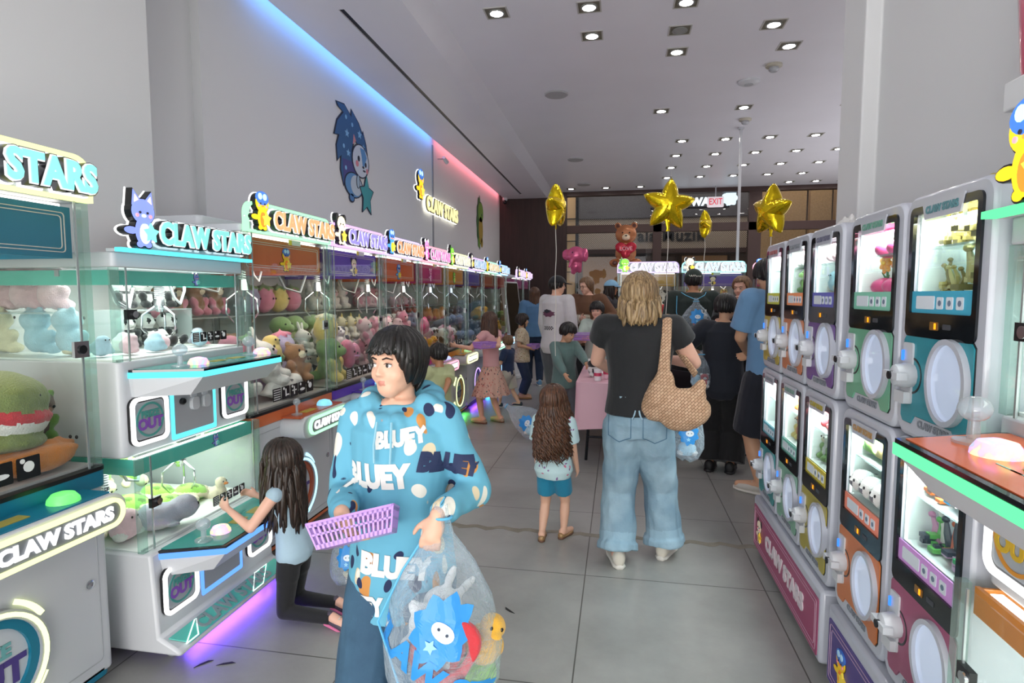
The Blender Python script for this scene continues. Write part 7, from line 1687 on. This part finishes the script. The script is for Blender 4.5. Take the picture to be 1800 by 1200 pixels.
for sx in (-.014, .014):
    mb = MB(); mb.tube([(sx*.7, y_+.004, q.hipz+.088), (sx, y_-.002, q.hipz+.068), (sx*1.9, y_, q.hipz+.040)], .006, 6); mb.build('belt_loop', denim('cuff', '#9db9c8', '#84a2b4'), jn)
shoes(q, mat('shoe_cream', '#cfc8bb', .6), SOLE)
hair(q, HBL, .13, 200, False, wave=.012, face=38, seed=8, thick=1.2, puff=1.10, taper=.5)
m = MB()
# woven shoulder bag
def weave():
    m, nt, out = newmat('woven_tan'); p = N(nt, 'BsdfPrincipled'); p.inputs['Roughness'].default_value = .7
    tc = N(nt, 'TexCoord'); mp = N(nt, 'Mapping'); mp.inputs['Rotation'].default_value = (0, .78, 0); nt.links.new(tc.outputs['Object'], mp.inputs[0])
    br = N(nt, 'TexBrick'); br.inputs['Scale'].default_value = 1; br.inputs['Brick Width'].default_value = .022; br.inputs['Row Height'].default_value = .013; br.inputs['Mortar Size'].default_value = .0016; br.inputs['Mortar Smooth'].default_value = 1
    sp = N(nt, 'SeparateXYZ'); cb = N(nt, 'CombineXYZ'); nt.links.new(mp.outputs[0], sp.inputs[0]); nt.links.new(sp.outputs[0], cb.inputs[0]); nt.links.new(sp.outputs[2], cb.inputs[1])
    nt.links.new(cb.outputs[0], br.inputs[0]); br.inputs['Color1'].default_value = (*lin('#c9a687'), 1); br.inputs['Color2'].default_value = (*lin('#b58f70'), 1); br.inputs['Mortar'].default_value = (*lin('#7d5e46'), 1)
    nt.links.new(br.outputs[0], p.inputs['Base Color']); b = N(nt, 'Bump'); b.invert = True; b.inputs['Strength'].default_value = .8; b.inputs['Distance'].default_value = .005; nt.links.new(br.outputs['Fac'], b.inputs['Height']); nt.links.new(b.outputs[0], p.inputs['Normal'])
    nt.links.new(p.outputs[0], out.inputs[0]); return m
wv = weave()
r = empty('shoulder_bag', (.30, 3.16, .94), -.15, 'tan woven slouchy bag hanging on the shoulder of the woman in jeans', 'bag')
b = Blob(); b.e((.0, 0, .0), (.165, .065, .10)); b.e((.05, 0, -.03), (.14, .07, .10), 0, (0, -.25, 0)); b.e((-.08, 0, .06), (.07, .05, .14), 0, (0, .35, 0)); b.e((.11, 0, .06), (.04, .03, .10), 0, (0, .35, 0)); b.e((-.09, 0, -.01), (.09, .06, .08)); b.c((-.09, 0, .03), (-.06, 0, .17), .075, .035); b.c((-.02, 0, .05), (.12, 0, .06), .05, .04)
me = b.fuse(.010, 4, .006, 12); link('pouch', me, [wv], r)
m = MB(); m.tube([(-.06, .0, .16), (-.055, .0, .26), (-.05, .02, .37), (-.052, .06, .455), (-.052, .13, .475), (-.04, .20, .42), (.0, .23, .28), (.10, .12, .16)], [.034, .028, .026, .026, .026, .024, .022, .024], 10, flat=.45); m.build('strap', wv, r)
toy_bag((.40, 3.42, 1.0), 0, .19, .16, .42, 'clear bag with a blue print beside the jeans woman\'s hip', 6, (.15, -.25, -1, 0, False))
plush('blob', ['sky', 'white'], .13, (.40, 3.42, .60), (0, 0, 0), 'pale blue plush in the clear bag at the hip of the woman in jeans', None)

# ================= small girl with long curly hair
L3 = (-.385, 3.53, 0); Y3 = -.15
q = person('small girl with very long curly brown hair seen from behind', L3, Y3, .97, .185, .98, head=(-.25, .1, 0), voxel=.006, feet=((-.065, -.03, 0, .2), (.055, .05, 0, -.3)), skin='light', hands=H_(L3, Y3, None, (-.235, 3.60, .40)), curl=(.5, .5))
garment_top(q, spots('berry', '#c5dfe2', ['#d07a98', '#8a6a9a'], 22, .16), 'printed_tshirt', 'short', -.05, .022, 1.2)
garment_legs(q, cloth('short_teal', '#1f86a8'), 'shorts', .34, .010, 1.0, disp=.002)
shoes(q, mat('shoe_gold', '#a5835a', .35, .3), mat('sole_brown', '#6b4a38', .6), 'flat')
hair(q, HCB, .34, 260, True, curl=.020, cf=9, face=45, seed=11, thick=1.0, puff=1.14, outw=.16)
# ================= boy in the sage sweatshirt
L = (-.56, 6.15, 0); Y = math.radians(-150)
q = person('boy in a sage green sweatshirt looking down at the pink table', L, Y, 1.25, .165, .98, head=(.35, -.35, 0), voxel=.008, hands=H_(L, Y, (-.28, 5.80, .80), (-.50, 5.80, .68)), poles=((-1, -.5, -.5), (1, -.5, -.3)), curl=(.6, .5), skin='olive')
garment_top(q, cloth('sage', '#5f7a76'), 'sweatshirt', 'long', -.03, .022, 1.06, sg=.015)
garment_legs(q, cloth('grey_trouser', '#55585f'), 'trousers', .97, .016)
shoes(q, mat('shoe_dark', '#2a2b30', .6), SOLE); hair(q, HB, 0, 150, True, face=46, seed=13, front_t=72, thick=1.2)
# ================= pale T-shirt boy
L = (-.26, 7.25, 0); Y = math.radians(170)
q = person('dark-haired boy in a pale mint T-shirt facing the camera', L, Y, 1.45, .15, 1.0, head=(0, -.05, 0), hands=H_(L, Y, (-.28, 6.98, 1.00), (-.42, 6.95, .99)), curl=(.8, .8), skin='fair')
tt = garment_top(q, cloth('mint_tee', '#b9c8bf'), 'pale_tshirt', 'short', -.02, .020, 1.05)
garment_legs(q, cloth('navy_short', '#343a4e'), 'shorts', .45, .025, 1.1)
shoes(q, mat('shoe_grey', '#6d6f74', .6), SOLE); hair(q, HB, 0, 150, True, face=46, seed=14, front_t=76, thick=1.25)
basket((-.42, 6.90, 1.005), (.1, .0, .1), 'lavender basket held by the boy in the pale mint T-shirt', 1.1)
# ================= woman in brown
L = (-.40, 8.0, 0); Y = math.radians(160)
q = person('smiling woman in a brown top with glasses and fair hair tied back', L, Y, 1.77, .13, .98, lean=.05, head=(-.45, -.15, 0), hands=H_(L, Y, (-.20, 7.68, 1.22), (-.48, 7.66, 1.22)), curl=(.7, .7), skin='fair')
ww_ = garment_top(q, mat('cloth_brown_top', '#6b4a35', .85, bump=.3, bscale=40, bdist=.004), 'brown_top', 'long', -.02, .020, 1.05)
garment_legs(q, cloth('dark_trouser', '#26262c'), 'trousers', .97, .014)
shoes(q, mat('shoe_dark', '#2a2b30', .6), SOLB); hair(q, HLB, .10, 130, False, face=46, seed=15, gather=q.hp(0, -.5, -.3))
m = MB()
for sx in (-1, 1):
    c = [q.hp(sx*.14+.095*math.cos(a), .43, .0+.075*math.sin(a)) for a in [2*PI*i/16 for i in range(17)]]; m.tube(c, .0022, 5); m.tube([q.hp(sx*.235, .42, .02), q.hp(sx*.33, .1, .02)], .002, 5)
m.tube([q.hp(-.045, .435, .01), q.hp(.045, .435, .01)], .002, 5); m.build('glasses', mat('glasses_rim', '#5a4034', .3), q.root)
m = MB(); m.prism(rrect(0, 0, .17, .14, .02, 3), 'xz', 0, .004); t = m.mesh(None); d = drape(t, Matrix.Translation((0, .6, 1.20)), bvh_of(ww_.data), (0, -1, 0), .004, 3); d.materials.append(mat('print_cream', '#cfc6b4', .7)); o = bpy.data.objects.new('printed_square', d); COL.objects.link(o); o.parent = ww_
# ================= woman in the light blue cap
L = (-.12, 8.75, 0); Y = math.radians(-115)
q = person('woman in a light blue cap with long dark hair and a yellow strap', L, Y, 1.74, .13, .95, head=(0, 0, 0), skin='tan')
garment_top(q, cloth('dark_top', '#2c2a2e'), 'dark_top', 'long', -.02, .018)
garment_legs(q, cloth('dark_trouser', '#26262c'), 'trousers', .97, .014); shoes(q, mat('shoe_dark', '#2a2b30', .6), SOLB)
hair(q, HDB, .26, 130, False, wave=.012, face=44, seed=16); cap_hat(q, cloth('cap_blue', '#8fc0e0'))
m = MB(); m.tube([q.tp(.10, .10, q.shz-.30), q.tp(.06, .125, q.shz-.12), q.tp(-.06, .06, q.nb-.0), q.tp(-.08, -.10, q.shz-.05)], .014, 6, flat=.3); m.build('yellow_strap', mat('strap_yellow', '#d8b83a', .6), q.root)
# ================= small dark-haired child behind the pale boy
L = (.14, 8.05, 0); Y = math.radians(-150)
q = person('small brown-haired child half hidden behind the boy in pale mint', L, Y, 1.20, .17, .95, skin='light')
garment_top(q, cloth('grey_tee', '#5c5f66'), 'grey_tshirt', 'short', -.02, .02); garment_legs(q, cloth('dark_trouser', '#26262c'), 'trousers', .97, .014); shoes(q, mat('shoe_dark', '#2a2b30', .6), SOLB); hair(q, HDB, .10, 130, True, face=46, seed=17)
# ================= man in white long sleeves, black cap
L = (-.77, 7.30, 0); Y = math.radians(-38)
q = person('man in a printed white long-sleeved shirt and black cap, back turned', L, Y, 1.76, .13, 1.10, head=(-.55, 0, 0), skin='light', curl=(.5, .7))
sh = garment_top(q, cloth('white_ls', '#cfcdd0'), 'white_long_sleeved_shirt', 'long', -.045, .022, 1.06, sg=.016)
garment_legs(q, cloth('grey_shorts', '#5a5d62'), 'shorts', .52, .028, 1.1); shoes(q, mat('shoe_grey', '#6d6f74', .6), SOLE); hair(q, HB, 0, 120, False, face=46, seed=18); cap_hat(q, cloth('cap_black', '#15161a'))
b = bvh_of(sh.data)
def backprint(o, polys, b, z, x=0, yd=-1):
    for k, (nm, pts, c) in enumerate(polys):
        mb = MB(); mb.f([mb.v((u, v, 0)) for u, v in pts]); t = mb.mesh(None); d = drape(t, Matrix.Translation((x, .6*yd, z)) @ (Rz(PI) if yd > 0 else Rz(0)) @ Rx(PI/2), b, (0, -yd, 0), .003+.001*k, 3); d.materials.append(mat('bp_'+c.strip('#'), c, .7)); w = bpy.data.objects.new(nm, d); COL.objects.link(w); w.parent = o
backprint(sh, [('printed_badge', spiky(0, .0, .085, .035, 8, .3), '#6b4058'), ('printed_badge', spiky(-.02, .03, .05, .02, 6, .3), '#2a2a34')], b, 1.30)
put_text(q, sh, 'SMOKE', .035, mat('bp_2a2a34', '#2a2a34', .7), 0, 1.19, 'lettering', yd=-1, off=.002) if False else None
mb = MB()
for i in range(10):
    for j in range(3):
        if (i+j) % 2 == 0: mb.f([mb.v((-.08+.016*(i+a), -.024+.016*(j+c), 0)) for a, c in ((0, 0), (1, 0), (1, 1), (0, 1))])
t = mb.mesh(None); d = drape(t, Matrix.Translation((0, -.6, 1.12)) @ Rx(PI/2), b, (0, 1, 0), .003, 1); d.materials.append(mat('bp_2a2a34', '#2a2a34', .7)); o = bpy.data.objects.new('printed_checks', d); COL.objects.link(o); o.parent = sh
# ================= woman with long hair in the blue shirt
L = (-1.40, 9.75, 0); Y = .25
q = person('woman with long brown hair in a blue shirt by the far wall machines', L, Y, 1.66, .135, .98, skin='light', feet=((-.08, .10, 0, 0), (.08, -.08, 0, 0)))
garment_top(q, cloth('shirt_blue', '#5f87b0'), 'blue_shirt', 'short', .0, .022); garment_legs(q, denim('dark', '#28364e', '#1d2a40'), 'jeans', .97, .014); shoes(q, mat('shoe_blue', '#6f9ab8', .6), SOLE)
hair(q, HCB, .34, 150, True, face=40, seed=19, taper=.5)
# ================= girl with a braid and flowered blouse
L = (-1.40, 8.42, 0); Y = math.radians(-78)
q = person('girl with a dark braid in a flowered blouse and dark jeans', L, Y, 1.26, .165, .95, hands=H_(L, Y, (-1.24, 8.50, .76), (-1.26, 8.32, .76)), curl=(.8, .8), skin='olive')
garment_top(q, spots('flowered', '#c9b89c', ['#a87a5a', '#e2d8c4', '#7a8a5a'], 30, .22), 'flowered_blouse', 'short', -.03, .026, 1.2); garment_legs(q, denim('dark', '#28364e', '#1d2a40'), 'jeans', .93, .016, 1.25); shoes(q, mat('shoe_tan', '#b08a4a', .5), mat('sole_brown', '#6b4a38', .6), 'sandal')
hair(q, HDB, .06, 120, True, face=44, seed=20, gather=q.hp(.28, -.05, -.15))
m = MB(); p0 = q.hp(.30, .0, -.25)
for k in range(12): m.ell(p0+Vector((.012*math.sin(k*PI), .03, -.024*k)), (.016-.0006*k, .014, .018), None, 8, 6)
m.build('braid', HDB, q.root)
basket((-1.22, 8.41, .75), (0, 0, 1.4), 'lavender basket held by the girl in the flowered blouse', 1.0)
# ================= girl in the pink dress
L = (-1.49, 6.73, 0); Y = math.radians(62)
q = person('brown-haired girl in a pink dress with a flowered skirt at a machine', L, Y, 1.33, .155, .92, head=(.1, -.1, 0), hands=H_(L, Y, (-1.88, 6.62, .93), (-1.48, 6.50, .93)), hrot=(None, (-.5, .8, 0)), poles=((-.4, -.4, -1), (.4, -.8, -.8)), curl=(.6, .8), skin='light', feet=((-.10, .06, 0, .15), (.09, -.06, 0, -.1)))
garment_top(q, mat('cloth_pink_dress', '#cfa0a0', .85, bump=.3, bscale=40, bdist=.004), 'dress_bodice', 'cap', .05, .010)
skirt(q, spots('skirt', '#c9a392', ['#7d4a4a', '#4a6a6a', '#b8645a'], 26, .20, (1, 1, .6)), -.21, .20, .075, .072)
shoes(q, mat('shoe_flat', '#a8937e', .5), mat('sole_brown', '#6b4a38', .6), 'flat')
hair(q, HBR, .20, 150, True, face=42, seed=21, taper=.5)
basket((-1.50, 6.44, .925), (0, 0, .9), 'lavender basket held by the girl in the pink dress', 1.1)
# ================= toddler
L = (-1.47, 7.72, 0); Y = math.radians(70)
q = person('small boy in a navy T-shirt and white shorts with red stripes', L, Y, .99, .185, 1.0, head=(-.7, 0, 0), hands=H_(L, Y, (-1.66, 7.66, .62), (-1.62, 7.85, .6)), skin='light', feet=((-.06, .10, 0, 0), (.06, -.14, .015, 0)))
garment_top(q, cloth('navy_tee', '#24365a'), 'navy_tshirt', 'short', -.03, .022); st = garment_legs(q, cloth('white_short', '#c9c2ba'), 'white_shorts', .42, .028, 1.1)
m = MB()
for sx in (-1, 1):
    for o_ in (-.012, .012): m.tube([(sx*.112, o_, q.hipz+.0), (sx*.122, o_, q.hipz-.08), (sx*.124, o_, q.hipz-.17)], .005, 5, flat=.5)
m.build('red_stripe', mat('stripe_red', '#a8403c', .7), st)
shoes(q, mat('shoe_navy', '#2c3446', .6), SOLE); hair(q, HLB, 0, 130, True, face=46, seed=22, front_t=60)
# ================= child by the magenta machine, mostly hidden
L = (-1.50, 4.72, 0); Y = math.radians(60)
q = person('child in a pale yellow-green T-shirt at the magenta-lit console, mostly hidden', L, Y, 1.12, .17, .98, hands=H_(L, Y, (-1.82, 4.72, .86), (-1.38, 4.45, .70)), skin='tan')
garment_top(q, cloth('tee_lime', '#b3b98a'), 'pale_tshirt', 'short', -.02, .026); garment_legs(q, cloth('dark_trouser', '#26262c'), 'shorts', .45, .02); shoes(q, mat('shoe_dark', '#2a2b30', .6), SOLB); hair(q, HB, 0, 120, True, face=46, seed=23)
# ================= man in dark green with the bag on his back
L = (.80, 6.62, 0); Y = .08
q = person('man in a dark green T-shirt and cap facing the back machines', L, Y, 1.80, .13, 1.12, skin='tan')
garment_top(q, cloth('tee_green', '#1d2a26'), 'dark_green_tshirt', 'short', -.03, .022, 1.05); garment_legs(q, cloth('black_trouser', '#121215'), 'trousers', .97, .018); shoes(q, mat('shoe_dark', '#2a2b30', .6), SOLB); hair(q, HB, 0, 120, False, face=46, seed=24)
cp = cap_hat(q, cloth('cap_green', '#1f2e28'))
cb = bvh_of(cp.data)
t = textmesh('Wilson', .045, 0, .001, 0, 3); d = drape(t, Matrix.Translation((q.hp(0, 0, 0).x, -.6, q.hp(0, 0, .20).z)) @ Rx(PI/2), cb, (0, 1, 0), .009, 1); d.materials.append(mat('cap_letter', '#c9c8bc', .6)); o = bpy.data.objects.new('lettering', d); COL.objects.link(o); o.parent = cp
m = MB(); m.tube([q.hp(.385*math.sin(a), -.03-.46*math.cos(a), .155-.05*math.cos(a)) for a in [-1.2+.2*i for i in range(13)]], .004, 5); m.build('cap_piping', mat('piping_white', '#cfccc4', .6), q.root)
toy_bag((.80, 6.36, 1.50), .08, .34, .17, .46, 'clear drawstring backpack of toys on the man in dark green', 8, (.20, -.20, -1, 0, False), [[(0, 0, -.02), (-.10, .06, .03), (-.13, .14, .06)], [(0, 0, -.02), (.10, .06, .03), (.13, .14, .06)], [(-.13, .0, -.38), (-.19, .06, -.15), (-.17, .16, .02)]])
for k, (x, z, c, kd, lb) in enumerate(((-.06, 1.09, ['sky', 'white'], 'blob', 'pale blue'), (.05, 1.10, ['gold', 'orange'], 'duck', 'yellow'), (.0, 1.20, ['red', 'white'], 'bear', 'red and white'), (.08, 1.22, ['white', 'palepink'], 'bunny', 'white'))): plush(kd, c, .13, (.80+x, 6.36, z-.01), (0, 0, k), '%s plush in the clear backpack of the man in dark green' % lb, None)
# ================= boy in navy
L = (.89, 5.22, 0); Y = -.25
q = person('boy in a navy T-shirt and baggy black trousers seen from behind', L, Y, 1.54, .15, 1.0, head=(-.35, -.15, 0), hands=H_(L, Y, (.74, 5.28, 1.00), (1.05, 5.45, 1.0)), poles=((-1, -.7, -.5), (1, -.7, -.5)), curl=(1.1, .6), skin='olive')
garment_top(q, cloth('tee_navy', '#181d28'), 'navy_tshirt', 'short', -.045, .026, 1.08); garment_legs(q, cloth('baggy_black', '#0d0d10', var=.05), 'baggy_trousers', .97, .028, 1.5, disp=.008); shoes(q, mat('shoe_black', '#0e0e10', .6), SOLB, scale=1.2); hair(q, HB, 0, 170, True, face=44, seed=25, thick=1.2)
toy_bag((.70, 5.14, 1.06), .2, .17, .15, .36, 'small clear bag of toys hanging from the navy T-shirt boy\'s arm', 9, None)
plush('bear', ['red', 'white', 'white'], .12, (.73, 5.13, .74), (0, 0, 0), 'red plush in the small bag on the navy boy\'s arm', None)
plush('blob', ['sky', 'sky'], .12, (.66, 5.14, .75), (0, 0, 1), 'sky blue plush in the small bag on the navy boy\'s arm', None)
# ================= young man in the blue T-shirt
L = (1.16, 4.68, 0); Y = .42
q = person('tall young man in a light blue T-shirt and navy shorts by the capsule machines', L, Y, 1.80, .13, 1.05, head=(.55, -.25, 0), hands=H_(L, Y, (1.00, 4.90, 1.10), (1.10, 4.98, 1.08)), poles=((-1, -.6, -.5), (1, -.6, -.5)), curl=(.6, .6), skin='olive', feet=((-.08, -.02, 0, .5), (.12, .12, 0, -.1)))
garment_top(q, cloth('tee_sky', '#6a94bb'), 'light_blue_tshirt', 'short', -.02, .024, 1.05); garment_legs(q, cloth('short_navy', '#161a26'), 'navy_shorts', .46, .028, 1.08); shoes(q, mat('shoe_offwhite', '#c0bcb4', .6), SOLE, scale=1.05); hair(q, HB, 0, 190, True, face=46, seed=26, thick=1.5, puff=1.06)
# ================= woman eating
L = (1.24, 6.25, 0); Y = math.radians(165)
q = person('blonde woman in a black top eating a snack between the two boys', L, Y, 1.72, .13, 1.0, head=(-.35, -.15, 0), hands=H_(L, Y, (1.24, 6.02, 1.44), (1.14, 6.02, 1.40)), poles=((-1, -.3, -1), (1, -.3, -1)), curl=(.8, .9), skin='fair')
garment_top(q, cloth('tee_black', '#141518', var=.05), 'black_top', 'short', -.02, .02); garment_legs(q, cloth('dark_trouser', '#26262c'), 'trousers', .97, .014); shoes(q, mat('shoe_dark', '#2a2b30', .6), SOLB); hair(q, HLB, .05, 130, False, face=44, seed=27, gather=q.hp(0, -.5, -.3))
m = MB(); m.ell((0, 0, 0), (.03, .022, .02)); m.ell((.02, .0, .012), (.018, .018, .014)); o = m.build('snack', mat('snack_orange', '#b0602a', .6, var=.4, vscale=60)); o.location = (1.165, 5.965, 1.455); tag(o, 'small browned snack held at the blonde woman\'s mouth', 'food')
# clear bag lying on the floor
toy_bag((-1.22, 6.15, .34), 0, .34, .28, .62, 'large clear bag with a blue print slumped on the floor tiles', 12, (.24, -.36, -1, .0, False), None, rot=(-.25, -1.02, .1)) 
plush('blob', ['sky', 'white'], .15, (-.90, 5.98, .05), (0, 0, 0), 'sky blue plush inside the bag slumped on the floor', None)
